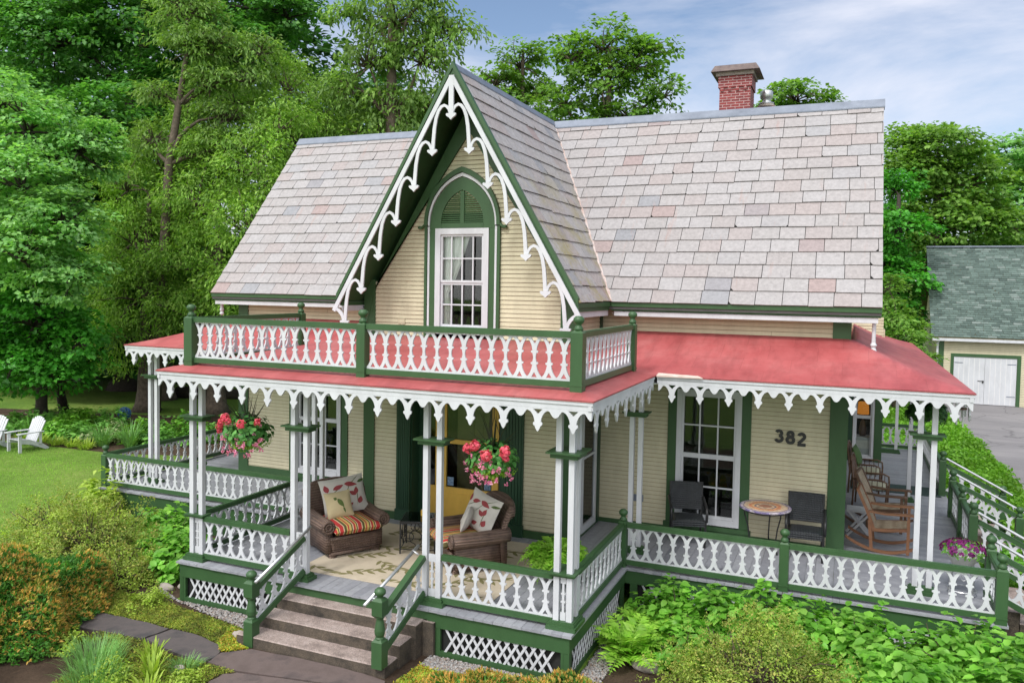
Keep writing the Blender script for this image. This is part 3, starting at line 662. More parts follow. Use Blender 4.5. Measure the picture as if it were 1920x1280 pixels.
mb = MB(); mb.tube([(RXL+.12, RYE+.2, RZE-.24), (RXL+.12, RYE+.2, RZE-.38)], .035, 8); mb.lathe([(0,-.09),(.05,-.05),(.03,0),(.05,.04),(.03,.08)], (RXL+.12,RYE+.2,RZE-.40), 10); mb.build('eave_pendant', MT['white'], house)
# ---- chimney and flue
mb = MB(); mb.box(.40,1.00,7.62,8.25,7.0,8.50); mb.box(.375,1.025,7.595,8.275,8.24,8.46)
for k in range(4): mb.box(.42+k*.15,.48+k*.15,7.598,7.62,8.17,8.24)
ch = mb.build('chimney', MT['brick'], house)
capm = surf('sooty_cap_stone', (.16,.12,.11), (.09,.065,.065), .8, 8, 40, .4)
mb = MB(); mb.box(.33,1.06,7.56,8.30,8.465,8.57); mb.build('chimney_collar', surf('cap_render', (.30,.25,.22), (.2,.17,.16), .85, 8, 50, .4), ch)
mb = MB(); mb.add([(.24,7.46,8.535),(1.18,7.46,8.535),(1.18,8.40,8.535),(.24,8.40,8.535),(.31,7.52,8.66),(1.10,7.52,8.66),(1.10,8.34,8.66),(.31,8.34,8.66)], [(0,3,2,1),(4,5,6,7),(0,1,5,4),(1,2,6,5),(2,3,7,6),(3,0,4,7)]); mb.build('chimney_cap', capm, ch)
mb = MB(); mb.box(1.06,1.40,8.3,8.6,7.2,7.97); fb = mb.build('flue_stack', MT['brick'], house)
mb = MB(); mb.lathe([(.20,7.965),(.18,8.0),(.13,8.04)], (1.23,8.45,0), 16); mb.build('flue_collar', surf('flue_mortar', (.33,.29,.25), (.18,.16,.14), .9, 9, 50, .4), fb, smooth=True)
mb = MB(); mb.lathe([(.15,8.03),(.15,8.06),(.085,8.065),(.085,8.13),(.125,8.16),(.125,8.29),(.10,8.31),(.0,8.32)], (1.23,8.45,0), 20); mb.build('flue_cap', MT['alu'], fb, smooth=True)

# ---------------------------------------------------------------- porch roof (painted sheet metal)
EXL, EXR, EYF, EYW, EXLL, EXRR = -6.424, .276, -.207, 3.02, -10.71, 4.523; RE = 14.7
def porch_z(x, y):
    z = -9.
    if EXL-1e-6 <= x <= EXR+1e-6 and y <= WY+.01:
        d = min(x-EXL, EXR-x, y-EYF); flat = 2.945+.107*(y-.09); z = min(EZ+.30*d, flat) if d > 0 else EZ
        if y > BY: z = min(z, 3.30)
    if y >= EYW-1e-6:
        t = min(1, max(0, (y-EYW)/(WY-EYW))); zw = EZ+.575*(t-.10*math.sin(PI*t)) if y <= WY else 9
        if x > WXR: s = (EXRR-x)/(EXRR-WXR); zw = min(zw, EZ+.60*(s-.10*math.sin(PI*s))); zw = min(zw, EZ+.31*(RE-y))
        if x < WXL: s = (x-EXLL)/(WXL-EXLL); zw = min(zw, EZ+.60*(s-.10*math.sin(PI*s))); zw = min(zw, EZ+.31*(RE-y))
        if zw < 8: z = max(z, zw)
    return max(z, EZ)
def seg(a, b, n): return [a+(b-a)*i/n for i in range(n)]
xs = seg(EXLL,WXL,14)+seg(WXL,EXL,20)+seg(EXL,-6.1,6)+seg(-6.1,BXL,12)+seg(BXL,BXR,14)+seg(BXR,-.03,12)+seg(-.03,EXR,6)+seg(EXR,WXR,24)+seg(WXR,EXRR,14)+[EXRR]
ys = seg(EYF,.09,5)+seg(.09,EYW,16)+seg(EYW,BY,5)+seg(BY,WY,26)+seg(WY,12.9,14)+seg(12.9,RE,14)+[RE]
def inside(x, y):
    if y < EYW: return EXL < x < EXR
    if y < WY: return EXLL < x < EXRR and not (BXL < x < BXR and y > BY)
    return WXR < x < EXRR or EXLL < x < WXL
idx = {}; V = []; F = []
def vid(i, j):
    if (i,j) not in idx: idx[(i,j)] = len(V); V.append((xs[i], ys[j], porch_z(xs[i], ys[j])))
    return idx[(i,j)]
for i in range(len(xs)-1):
    for j in range(len(ys)-1):
        if inside((xs[i]+xs[i+1])/2, (ys[j]+ys[j+1])/2): F.append((vid(i,j), vid(i+1,j), vid(i+1,j+1), vid(i,j+1)))
mb = MB(); mb.add(V, F); proof = mb.build('porch_roof', MT['red'], house, smooth=True)
mb = MB(); mb.prism([[(EXL,EYF),(EXR,EYF),(EXR,EYW),(EXRR,EYW),(EXRR,RE),(WXR,RE),(WXR,WY),(BXR,WY),(BXR,BY),(BXL,BY),(BXL,WY),(WXL,WY),(WXL,RE),(EXLL,RE),(EXLL,EYW),(EXL,EYW)]], (0,0,0), X3, Y3, Z3, EZ-.016, EZ-.004); mb.build('porch_roof_edge', MT['red'], house)
mb = MB(); i_ = .06
mb.prism([[(EXL+i_,EYF+i_),(EXR-i_,EYF+i_),(EXR-i_,EYW+i_),(EXRR-i_,EYW+i_),(EXRR-i_,RE),(WXR,RE),(WXR,WY),(BXR,WY),(BXR,BY),(BXL,BY),(BXL,WY),(WXL,WY),(WXL,RE),(EXLL+i_,RE),(EXLL+i_,EYW+i_),(EXL+i_,EYW+i_)]], (0,0,0), X3, Y3, Z3, EZ-.14, EZ-.125); mb.build('porch_ceiling', surf('ceiling_paint', (.62,.66,.60), (.55,.6,.54), .6, 5, 30, .1), house)
for x in (-3.05, -.03):    # seams on the balcony flat are only paint ridges; a pale drip edge at the inner corner
    pass
mb = MB(); mb.add([(EXR+.01,EYW-.02,EZ+.004),(EXR+.70,EYW-.02,EZ+.004),(EXR+.62,EYW+.05,EZ+.022),(EXR+.02,EYW+.08,EZ+.034),(EXR+.01,EYW-.02,EZ-.02),(EXR+.70,EYW-.02,EZ-.012)], [(0,1,2,3),(4,5,1,0)]); mb.build('corner_flashing', surf('bare_flashing', (.62,.52,.47), (.5,.36,.3), .6, 8, 30, .2), house)

# ---- eave fascia and cut-out lace
LH = [(-.5,.115),(-.455,.110),(-.41,.092),(-.37,.065),(-.335,.043),(-.30,.034),(-.25,.040),(-.195,.058),(-.145,.088),(-.105,.128),(-.085,.172),(-.120,.178),(-.135,.195),(-.118,.213),(-.085,.220),(-.062,.246),(-.035,.270),(0,.288)]
def lace(p0, p1, ztop, n, name='eave_lace'):
    """pendant lace from p0 to p1 (x,y), front face to the left-hand outside"""
    p0, p1 = Vector((p0[0],p0[1],0)), Vector((p1[0],p1[1],0)); L = (p1-p0).length; U = (p1-p0)/L; Nn = Vector((U.y,-U.x,0)); Wc = L/n
    half = [(a*Wc, -d) for a, d in LH]; out = half+[(-a, b) for a, b in reversed(half[:-1])]
    out = [(-.5*Wc, .02)]+out+[(.5*Wc, .02)]; hole = [(-.062*Wc/.44*1.0,-.018),(.062*Wc/.44,-.018),(.0,-.080)]
    mb = MB()
    for i in range(n): mb.prism([out[::-1], hole], p0+U*(Wc*(i+.5))+Z3*ztop, U, Z3, Nn, -.012, .012)
    return mb.build(name, MT['white'], house)
def fascia(p0, p1, cut0=0, cut1=0):
    p0, p1 = Vector((p0[0],p0[1],0)), Vector((p1[0],p1[1],0)); U = (p1-p0).normalized(); Nn = Vector((U.y,-U.x,0)); mb = MB()
    a, b = p0+U*cut0, p1-U*cut1
    def pl(z0, z1, n0, n1, e0, e1):
        q = [a-U*e0, b+U*e1]; mb.add([q[0]+Nn*n1+Z3*z0, q[1]+Nn*n1+Z3*z0, q[1]+Nn*n0+Z3*z0, q[0]+Nn*n0+Z3*z0, q[0]+Nn*n1+Z3*z1, q[1]+Nn*n1+Z3*z1, q[1]+Nn*n0+Z3*z1, q[0]+Nn*n0+Z3*z1], [(0,3,2,1),(4,5,6,7),(0,1,5,4),(1,2,6,5),(2,3,7,6),(3,0,4,7)])
    pl(EZ-.058, EZ-.017, -.06, -.012, 0, 0); pl(EZ-.118, EZ-.060, -.07, -.026, 0, 0)
    return mb.build('fascia', MT['white'], house)
ED = [((EXL,EYF),(EXR,EYF),15),((EXR,EYF),(EXR,EYW),7),((EXR,EYW),(EXRR,EYW),10),((EXRR,EYW),(EXRR,RE),25),((EXLL,EYW),(EXL,EYW),10),((EXL,EYW),(EXL,EYF),7),((EXLL,RE),(EXLL,EYW),25)]
for a, b, n in ED:
    fascia(a, b, .013, .013)
    d = Vector((b[0]-a[0], b[1]-a[1], 0)).normalized(); nn = Vector((d.y,-d.x,0)); s = -.04
    lace((a[0]+nn.x*s+d.x*.03, a[1]+nn.y*s+d.y*.03), (b[0]+nn.x*s-d.x*.03, b[1]+nn.y*s-d.y*.03), EZ-.118, n)
# ---------------------------------------------------------------- porch deck, skirting, lattice
DXR, DXL, DYF, DYW, DXLL, DXRR, DB = 0.0, -6.24, 0.0, 2.62, -11.0, 4.94, 15.0
mb = MB(); bw = .13
def planks_y(x0, x1, yf):
    x = x0
    while x < x1-1e-3:
        xe = min(x+bw, x1); y0, y1 = yf(x+bw/2); mb.box(x+.002, xe-.002, y0+random.uniform(-.004,.004), y1, -.032+random.uniform(-.001,.001), random.uniform(-.001,.001)); x = xe
planks_y(DXL, DXR, lambda x: (DYF, BY if BXL < x < BXR else WY))
planks_y(DXR, WXR, lambda x: (DYW, WY)); planks_y(DXLL, DXL, lambda x: (DYW, WY if x > WXL else 5.0))
y = DYW
def planks_x(x0, x1, y0, y1):
    y = y0
    while y < y1-1e-3:
        ye = min(y+bw, y1); mb.box(x0, x1+random.uniform(-.004,.004), y+.002, ye-.002, -.032, random.uniform(-.001,.001)); y = ye
planks_x(WXR+.002, DXRR, DYW, DB); planks_x(DXLL, WXL, 5.0, DB)
mb.build('porch_deck', MT['deck'], house)
def skirt(p0, p1, z0=-.235, z1=-.034, ins=.035):
    p0, p1 = Vector((p0[0],p0[1],0)), Vector((p1[0],p1[1],0)); U = (p1-p0).normalized(); Nn = Vector((U.y,-U.x,0)); mb = MB()
    q = [p0-Nn*ins, p1-Nn*ins]
    def pl(za, zb, a, b): mb.add([q[0]+Nn*b+Z3*za, q[1]+Nn*b+Z3*za, q[1]+Nn*a+Z3*za, q[0]+Nn*a+Z3*za, q[0]+Nn*b+Z3*zb, q[1]+Nn*b+Z3*zb, q[1]+Nn*a+Z3*zb, q[0]+Nn*a+Z3*zb], [(0,3,2,1),(4,5,6,7),(0,1,5,4),(1,2,6,5),(2,3,7,6),(3,0,4,7)])
    pl(z0, z1, -.04, 0); return mb.build('deck_skirt', MT['green'], house)
SK = [((DXL+.035,DYF),(-4.30,DYF)),((-1.98,DYF),(DXR-.035,DYF)),((DXR,DYF+.0755),(DXR,DYW+.035)),((DXR-.034,DYW),(DXRR-.035,DYW)),((DXLL+.035,DYW),(DXL+.036,DYW)),((DXL,DYW+.035),(DXL,DYF+.0755)),((DXRR,DYW+.0755),(DXRR,DB)),((DXLL,DB),(DXLL,DYW+.0755))]
for a, b in SK: skirt(a, b)
skirt((-4.299,DYF),(-1.981,DYF), -.15, -.034)
def lattice(p0, p1, z0=-.535, z1=-.237):
    """framed diagonal lattice under the deck"""
    p0, p1 = Vector((p0[0],p0[1],0)), Vector((p1[0],p1[1],0)); L = (p1-p0).length; U = (p1-p0)/L; Nn = Vector((U.y,-U.x,0)); O = p0-Nn*.05
    fr = MB(); H = z1-z0
    for a0, a1, b0, b1 in ((0,.11,GZ-.02,z1),(L-.11,L,GZ-.02,z1),(.11,L-.11,GZ-.02,z0)):
        fr.add([O+U*a+Z3*b+Nn*t for t in (.012,-.03) for a, b in ((a0,b0),(a1,b0),(a1,b1),(a0,b1))], [(0,1,2,3),(7,6,5,4),(0,4,5,1),(1,5,6,2),(2,6,7,3),(3,7,4,0)])
    f_ = fr.build('lattice_frame', MT['green'], house)
    mb = MB(); w = .036; st = .118; a0, a1 = .11, L-.11; sl = .62
    for sgn, t in ((1,.0),(-1,-.010)):
        k = a0-H*sl
        while k < a1+H*sl:
            q = [(k, z0), (k+w, z0), (k+w+H*sl, z1), (k+H*sl, z1)] if sgn > 0 else [(k+H*sl, z0), (k+w+H*sl, z0), (k+w, z1), (k, z1)]
            if min(p[0] for p in q) > a0-.01 and max(p[0] for p in q) < a1+.01:
                mb.add([O+U*a+Z3*b+Nn*(t+tt) for tt in (0,-.009) for a, b in q], [(0,1,2,3),(7,6,5,4),(0,4,5,1),(1,5,6,2),(2,6,7,3),(3,7,4,0)])
            k += st
    lt = mb.build('lattice', MT['white'], house)
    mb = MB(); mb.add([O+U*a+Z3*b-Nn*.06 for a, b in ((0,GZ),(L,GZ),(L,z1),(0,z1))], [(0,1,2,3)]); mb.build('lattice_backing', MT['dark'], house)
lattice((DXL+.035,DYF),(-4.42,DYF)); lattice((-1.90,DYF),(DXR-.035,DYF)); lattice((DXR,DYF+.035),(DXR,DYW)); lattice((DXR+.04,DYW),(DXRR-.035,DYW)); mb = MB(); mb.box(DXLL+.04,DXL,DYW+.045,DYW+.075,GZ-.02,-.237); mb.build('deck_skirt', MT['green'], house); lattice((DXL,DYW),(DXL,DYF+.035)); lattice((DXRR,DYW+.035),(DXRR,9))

# ---------------------------------------------------------------- fretwork railing
def fret_cell():
    h = [(.5,0),(.5,.055),(.435,.075),(.365,.105),(.30,.145),(.24,.19),(.19,.24),(.155,.295),(.135,.338),(.21,.343),(.245,.356),(.245,.378),(.205,.392),(.13,.396),(.115,.43),(.09,.47),(.085,.50)]
    r = h+[(a, 1-b) for a, b in reversed(h[:-1])]
    out = r+[(-a, b) for a, b in reversed(r)]
    h1 = [(-.20,.045),(.20,.045),(.0,.165)]; h2 = [(-.23,.945),(-.08,.965),(.08,.965),(.23,.945),(.0,.815)]
    return out, h1, h2
FC = fret_cell()
def fret(mb, p0, p1, z0a, z0b, H, W=.195):
    """cut-out balusters from p0 to p1 (x,y); bottom at z0a..z0b (sheared on stairs)"""
    p0, p1 = Vector((p0[0],p0[1],z0a)), Vector((p1[0],p1[1],z0b)); D = p1-p0; L = Vector((D.x,D.y,0)).length; U = D/L; Uh = Vector((D.x,D.y,0))/L; Nn = Vector((Uh.y,-Uh.x,0)); n = max(1, int(round(L/W))); Wc = L/n
    loops = [[(a*(Wc-.0015), b*H) for a, b in l] for l in FC]
    for i in range(n):
        O = p0+U*(Wc*(i+.5)); m2 = MB()
        # the prism works in U,V; a sheared U keeps the balusters upright
        m2.prism(loops, O, U, Z3, Nn, -.011, .011); mb.add(m2.v, m2.f)
def railing(p0, p1, z=0.0, h=.66, zb=None, name='railing'):
    """one bay of railing: fretwork with a green top and bottom rail as its parts"""
    dz = 0 if zb is None else zb-z
    mb = MB(); fret(mb, p0, p1, z+.112, z+.112+dz, h-.112-.055); r = mb.build(name, MT['white'], house)
    U = Vector((p1[0]-p0[0], p1[1]-p0[1], dz)); a = Vector((p0[0],p0[1],z)); b = Vector((p1[0],p1[1],z+dz))
    mb = MB(); mb.bar(a+Z3*(h-.030), b+Z3*(h-.030), .085, .06); mb.bar(a+Z3*(h+.006), b+Z3*(h+.006), .055, .014); mb.build('top_rail', MT['green'], r)
    mb = MB(); mb.bar(a+Z3*.076, b+Z3*.076, .070, .075); mb.build('bottom_rail', MT['green'], r)
    return r
BALL = [(.0,-.002),(.052,0),(.058,.02),(.045,.045),(.034,.06),(.036,.075),(.062,.10),(.068,.125),(.062,.15),(.044,.165),(.040,.172),(.0,.176)]
def newel(x, y, z0, h, s=.125, name='newel_post'):
    mb = MB(); mb.box(x-s/2, x+s/2, y-s/2, y+s/2, z0, z0+h-.03)
    a, b = s/2, s/2*.55; mb.add([(x-a,y-a,z0+h-.03),(x+a,y-a,z0+h-.03),(x+a,y+a,z0+h-.03),(x-a,y+a,z0+h-.03),(x-b,y-b,z0+h),(x+b,y-b,z0+h),(x+b,y+b,z0+h),(x-b,y+b,z0+h)], [(0,1,5,4),(1,2,6,5),(2,3,7,6),(3,0,4,7),(4,5,6,7)])
    mb.box(x-a-.006, x+a+.006, y-a-.006, y+a+.006, z0+.075, z0+.09)
    p = mb.build(name, MT['green'], house); mb = MB(); mb.lathe(BALL, (x,y,z0+h-.004), 18); mb.build('finial', MT['green'], p, smooth=True); return p
def post(x, y, z0=.10, z1=EZ-.12, s=.072, name='porch_post'):
    mb = MB(); mb.box(x-s/2, x+s/2, y-s/2, y+s/2, z0, z1); return mb.build(name, MT['white'], house)
def plinth(x0, x1, y0, y1, z=0.0):
    mb = MB(); mb.box(x0-.07,x1+.07,y0-.07,y1+.07,z,z+.05); mb.box(x0-.045,x1+.045,y0-.045,y1+.045,z+.05,z+.085); mb.box(x0-.03,x1+.03,y0-.03,y1+.03,z+.085,z+.10); mb.build('post_base', MT['green'], house)
def collar(x0, x1, y0, y1, z):
    mb = MB(); mb.box(x0-.10,x1+.10,y0-.10,y1+.10,z,z+.022); mb.box(x0-.055,x1+.055,y0-.055,y1+.055,z-.055,z-.001); mb.build('post_collar', MT['green'], house)
def pair(pts, cz, solid=None):
    s = .036
    x0, x1 = min(p[0] for p in pts)-s, max(p[0] for p in pts)+s; y0, y1 = min(p[1] for p in pts)-s, max(p[1] for p in pts)+s
    for p in pts: post(*p)
    plinth(x0,x1,y0,y1); collar(x0,x1,y0,y1,cz); return x0,x1,y0,y1
PY = .20; CZ = 1.47+.02; CT = 2.19
FC2 = 1.475
c1 = pair([(-6.10,PY),(-5.925,PY)], 2.17); c2 = pair([(-4.235,PY),(-4.02,PY)], 2.17); c3 = pair([(-2.105,PY),(-1.905,PY)], 2.17); c4 = pair([(-.265,PY),(-.095,PY),(-.095,PY+.20)], 2.17)
WPY = 3.42
pair([(-10.40,WPY),(-10.23,WPY)], 2.23); pair([(-6.27,WPY),(-6.10,WPY)], 2.23); pair([(-.17,WPY),(-.03,WPY)], 2.23); pair([(3.915,WPY),(4.09,WPY)], 2.23)
pair([(4.17,8.9)], 2.23); pair([(4.2,14.25),(3.75,14.25)], 2.23); pair([(-10.35,8.9)], 2.23)
# white infill between paired posts below the rail
for x0, x1 in ((-6.05,-5.975), (-4.185,-4.07), (-2.055,-1.955), (-.215,-.145)):
    mb = MB(); mb.box(x0, x1, PY-.012, PY+.012, .10, .20); mb.box(x0, x1, PY-.012, PY+.012, .56, .66)
    xm = (x0+x1)/2; mb.box(xm-.014, xm+.014, PY-.010, PY+.010, .20, .56)
    for z in (.32,.42): mb.box(xm-.03, xm+.03, PY-.011, PY+.011, z, z+.022)
    mb.build('post_infill', MT['white'], house)
for x0,x1,y0,y1 in (c1,c4):
    mb = MB(); mb.box(x0-.035,x1+.035,y0-.035,y1+.035,.655,.68); mb.box(x0-.055,x1+.055,y0-.055,y1+.055,.68,.70); mb.build('rail_cap', MT['green'], house)
# front railings
railing((-5.876,PY),(-4.284,PY), 0, .665); railing((-1.856,PY),(-.314,PY), 0, .665)
railing((-.095,PY+.25),(-.095,DYW-.005), 0, .665); railing((-6.10,DYW-.005),(-6.10,PY+.05), 0, .665)
newel(-.095, DYW+.075, 0, .70)
railing((-.03,DYW+.075),(2.155,DYW+.075), 0, .665); newel(2.22, DYW+.075, 0, .70); railing((2.285,DYW+.075),(4.785,DYW+.075), 0, .665); newel(4.85, DYW+.075, 0, .72, .135)
newel(-10.95, DYW+.16, 0, .66); newel(-8.35, DYW+.14, 0, .60, .07, 'rail_post')
railing((-10.885,DYW+.14),(-8.39,DYW+.14), 0, .665); railing((-8.31,DYW+.14),(-6.15,DYW+.14), 0, .665)
railing((-10.95,DYW+.24),(-10.95,8.1), 0, .665); newel(-10.95, 8.17, 0, .66); railing((-10.95,8.24),(-10.95,11.5), 0, .665)
# right side: railings with two stair flights going down to the drive
SX = 4.85
railing((SX,DYW+.145),(SX,3.50), 0, .665); newel(SX, 3.57, 0, .72); newel(SX, 5.30, 0, .76); railing((SX,5.37),(SX,6.55), 0, .665); newel(SX, 6.62, 0, .72); railing((SX,6.69),(SX,7.93), 0, .665); newel(SX, 8.0, 0, .72)
newel(SX, 9.75, 0, .76); railing((SX,9.82),(SX,DB-.2), 0, .665); newel(SX, DB-.12, 0, .72); railing((3.80,DB-.12),(SX-.07,DB-.12), 0, .665)
def flight(y0, y1, rails):
    mb = MB()
    for i in range(3): mb.box(DXRR-.01+.30*i-.001*i, DXRR+.30*(i+1), y0, y1, GZ-.05, -.15-.155*i)
    mb.build('side_steps', MT['steps'], house)
    for y, metal in rails:
        railing((SX+.07,y),(SX+1.03,y), 0, .665, zb=-.47); newel(SX+1.10, y, GZ, .76)
        mb = MB(); o = .09 if metal > 0 else -.09
        mb.tube([(SX+.05,y+o,.80),(SX+1.25,y+o,.17)], .022, 10); mb.tube([(SX+.12,y,.70),(SX+.12,y+o,.74)], .012, 6); mb.tube([(SX+1.0,y,.26),(SX+1.0,y+o,.29)], .012, 6)
        mb.build('handrail', MT['alu'], house)
flight(3.64, 5.22, [(3.57,1),(5.30,-1)]); flight(8.07, 9.68, [(8.0,1),(9.75,-1)])
# front stair rails and turned newels
def turned(x, y, zb, zt):
    mb = MB(); h = zt-zb; s = .145
    def blk(z0, z1, s): mb.box(x-s/2, x+s/2, y-s/2, y+s/2, z0, z1)
    blk(zb, zb+h*.33, s); blk(zb+h*.66, zb+h*.84, s)
    for z, sg in ((zb+h*.33,1),(zb+h*.66,-1),(zb+h*.84,1)):
        a, b = s/2, s/2*.6; e = .035*sg; mb.add([(x-a,y-a,z),(x+a,y-a,z),(x+a,y+a,z),(x-a,y+a,z),(x-b,y-b,z+e),(x+b,y-b,z+e),(x+b,y+b,z+e),(x-b,y+b,z+e)], [(0,1,5,4),(1,2,6,5),(2,3,7,6),(3,0,4,7),(4,5,6,7)])
    z0, z1 = zb+h*.33+.02, zb+h*.66-.02; L = z1-z0
    mb.lathe([(.045,z0),(.058,z0+.01),(.058,z0+.02),(.048,z0+.035),(.062,z0+L*.25),(.066,z0+L*.4),(.055,z0+L*.65),(.045,z0+L*.82),(.042,z0+L*.9),(.056,z0+L*.94),(.056,z0+L*.97),(.045,z1)], (x,y,0), 18); p = mb.build('newel_post', MT['green'], house)
    mb = MB(); mb.lathe([(a*1.06,b*1.0) for a, b in BALL], (x,y,zt-.18), 18); mb.build('finial', MT['green'], p, smooth=True)
turned(-4.20, -.72, -.60, .40); turned(-2.19, -.78, -.465, .52)
def stair_rail(xa, ya, za, xb, yb, zb):
    mb = MB(); fret(mb, (xa,ya), (xb,yb), za+.12, zb+.12, .40, .19); r = mb.build('stair_railing', MT['white'], house)
    mb = MB(); mb.bar((xa,ya,za+.555),(xb,yb,zb+.555), .085, .07); mb.build('top_rail', MT['green'], r)
    mb = MB(); mb.bar((xa,ya,za+.085),(xb,yb,zb+.085), .075, .075); mb.build('bottom_rail', MT['green'], r)
stair_rail(-4.02, .13, .07, -4.18, -.66, -.40); stair_rail(-2.105, .13, .07, -2.175, -.72, -.36)
for sg, a, b in ((1,(.23,.756,-3.97),(-.847,.308,-4.03)), (-1,(.284,.713,-2.26),(-.956,.338,-2.30))):
    mb = MB()
    mb.tube([(a[2],a[0],a[1]),(b[2],b[0],b[1])], .022, 10); mb.tube([(a[2],.12,.70),(a[2]-sg*.10,.10,.66)], .012, 6); mb.tube([(b[2],b[0]+.14,b[1]+.055),(b[2]-sg*.13,b[0]+.16,b[1]+.02)], .012, 6); mb.build('handrail', MT['alu'], house, smooth=True)
# balcony railing on the porch roof
BZ = 2.948; bx0, bxm, bx1, byf, byb = -6.06, -3.06, -.03, .13, 2.72
newel(bx0, byf, BZ-.01, .74, .15); newel(bxm, byf, BZ-.01, .74, .13); newel(bx1, byf, BZ-.01, .74, .15)
newel(bx1, byb, BZ-.03, .76, .12); newel(bx0, byb, BZ-.03, .76, .12)
railing((bx0+.078,byf),(bxm-.068,byf), BZ, .70); railing((bxm+.068,byf),(bx1-.078,byf), BZ, .70)
railing((bx1,byf+.078),(bx1,byb-.063), BZ, .70, zb=BZ-.0); railing((bx0,byb-.063),(bx0,byf+.078), BZ, .70)
# ---------------------------------------------------------------- ground
def groundmat(name, c1, c2, c3, s1=.35, s2=9, bs=45):
    m, nt, out = newmat(name); p = N(nt, 'ShaderNodeBsdfPrincipled', Roughness=.9); p.inputs['Specular IOR Level'].default_value = .15
    n1 = noise(nt, s1, 6, .65); r = ramp(nt, [(.35,c1),(.5,c2),(.68,c3)]); nt.links.new(n1.outputs['Fac'], r.inputs['Fac'])
    n2 = noise(nt, s2, 8, .8); k = ramp(nt, [(.3,(.6,.6,.6)),(.7,(1.3,1.3,1.3))]); nt.links.new(n2.outputs['Fac'], k.inputs['Fac'])
    nt.links.new(mixc(nt, 1.0, r.outputs['Color'], k.outputs['Color'], 'MULTIPLY'), p.inputs['Base Color'])
    n3 = noise(nt, bs, 5, .8); nt.links.new(bump(nt, n3.outputs['Fac'], .8, .04), p.inputs['Normal']); nt.links.new(p.outputs[0], out.inputs[0]); return m
def sheet(name, pts, z, mat):
    mb = MB(); mb.add([(x, y, z) for x, y in pts], [tuple(range(len(pts)))]); o = mb.build(name, mat); o['kind'] = 'structure'; return o
lawnm = groundmat('lawn_grass', (.105,.20,.030), (.145,.245,.040), (.20,.28,.06))
sheet('ground', [(-500,-300),(500,-300),(500,700),(-500,700)], GZ, lawnm)
bedm = groundmat('bark_mulch', (.045,.03,.02), (.075,.05,.034), (.11,.075,.05), 1.5, 30, 60)
sheet('garden_bed', [(-11.0,2.6),(-11.1,1.6),(-10.6,.7),(-9.9,-.4),(-9.6,-2.6),(-9,-6),(7.0,-6),(7.3,2.6),(7.0,12),(5.0,12),(5.0,2.7),(.2,2.7),(.2,.05),(-6.3,.05),(-6.3,2.7)], GZ+.004, bedm)
sheet('garden_bed', [(-26,6.9),(-20,7.0),(-15.8,7.15),(-12.5,8.2),(-11.4,9.5),(-11.4,15.5),(-15,14.8),(-20,12.4),(-26,11.0)], GZ+.004, bedm)
def asphalt():
    m, nt, out = newmat('worn_asphalt'); p = N(nt, 'ShaderNodeBsdfPrincipled', Roughness=.85)
    n1 = noise(nt, .35, 6, .7, stretch=(.25,1.2,1)); r = ramp(nt, [(.35,(.150,.140,.145)),(.5,(.19,.18,.185)),(.66,(.25,.235,.235))]); nt.links.new(n1.outputs['Fac'], r.inputs['Fac'])
    n2 = noise(nt, 40, 6, .8); k = ramp(nt, [(.3,(.75,.75,.75)),(.7,(1.2,1.2,1.2))]); nt.links.new(n2.outputs['Fac'], k.inputs['Fac'])
    n3 = N(nt, 'ShaderNodeTexVoronoi', Scale=.55, feature='DISTANCE_TO_EDGE'); tc = nt.nodes.new('ShaderNodeTexCoord'); nd = noise(nt, 1.2, 4, .6)
    ad = mixc(nt, .25, tc.outputs['Object'], nd.outputs['Color']); nt.links.new(ad, n3.inputs['Vector'])
    ck = ramp(nt, [(0,(.55,.55,.55)),(.012,(1,1,1))]); nt.links.new(n3.outputs['Distance'], ck.inputs['Fac'])
    c = mixc(nt, 1.0, mixc(nt, 1.0, r.outputs['Color'], k.outputs['Color'], 'MULTIPLY'), ck.outputs['Color'], 'MULTIPLY'); nt.links.new(c, p.inputs['Base Color'])
    nt.links.new(bump(nt, n2.outputs['Fac'], .5, .02), p.inputs['Normal']); nt.links.new(p.outputs[0], out.inputs[0]); return m
sheet('driveway', [(7.0,-20),(26,-20),(26,31.6),(5.2,31.6),(6.6,27.5),(7.05,20),(7.1,12)], GZ+.008, asphalt())

# ---------------------------------------------------------------- front steps and paving slabs
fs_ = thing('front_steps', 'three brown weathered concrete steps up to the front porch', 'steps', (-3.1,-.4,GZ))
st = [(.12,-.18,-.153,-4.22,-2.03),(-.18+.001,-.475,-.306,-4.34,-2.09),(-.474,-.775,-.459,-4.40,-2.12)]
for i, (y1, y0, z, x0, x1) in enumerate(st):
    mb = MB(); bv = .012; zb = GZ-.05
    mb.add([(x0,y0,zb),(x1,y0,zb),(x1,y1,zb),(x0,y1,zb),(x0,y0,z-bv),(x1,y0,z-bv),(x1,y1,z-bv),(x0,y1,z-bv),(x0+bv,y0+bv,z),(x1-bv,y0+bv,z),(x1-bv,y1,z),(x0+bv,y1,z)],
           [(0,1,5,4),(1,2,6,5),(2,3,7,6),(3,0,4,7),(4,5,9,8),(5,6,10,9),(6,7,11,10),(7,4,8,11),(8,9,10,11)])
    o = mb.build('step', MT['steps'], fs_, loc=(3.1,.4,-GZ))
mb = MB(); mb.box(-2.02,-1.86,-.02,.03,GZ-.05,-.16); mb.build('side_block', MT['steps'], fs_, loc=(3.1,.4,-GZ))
slabm = surf('bluestone_slab', (.062,.055,.055), (.085,.07,.068), .85, 2.4, 70, .5, 7, c3=(.040,.038,.040), lo=.32, hi=.7)
slabm2 = surf('brown_slab', (.085,.062,.055), (.115,.085,.078), .85, 2.2, 70, .5, 7, c3=(.055,.043,.042), lo=.32, hi=.7)
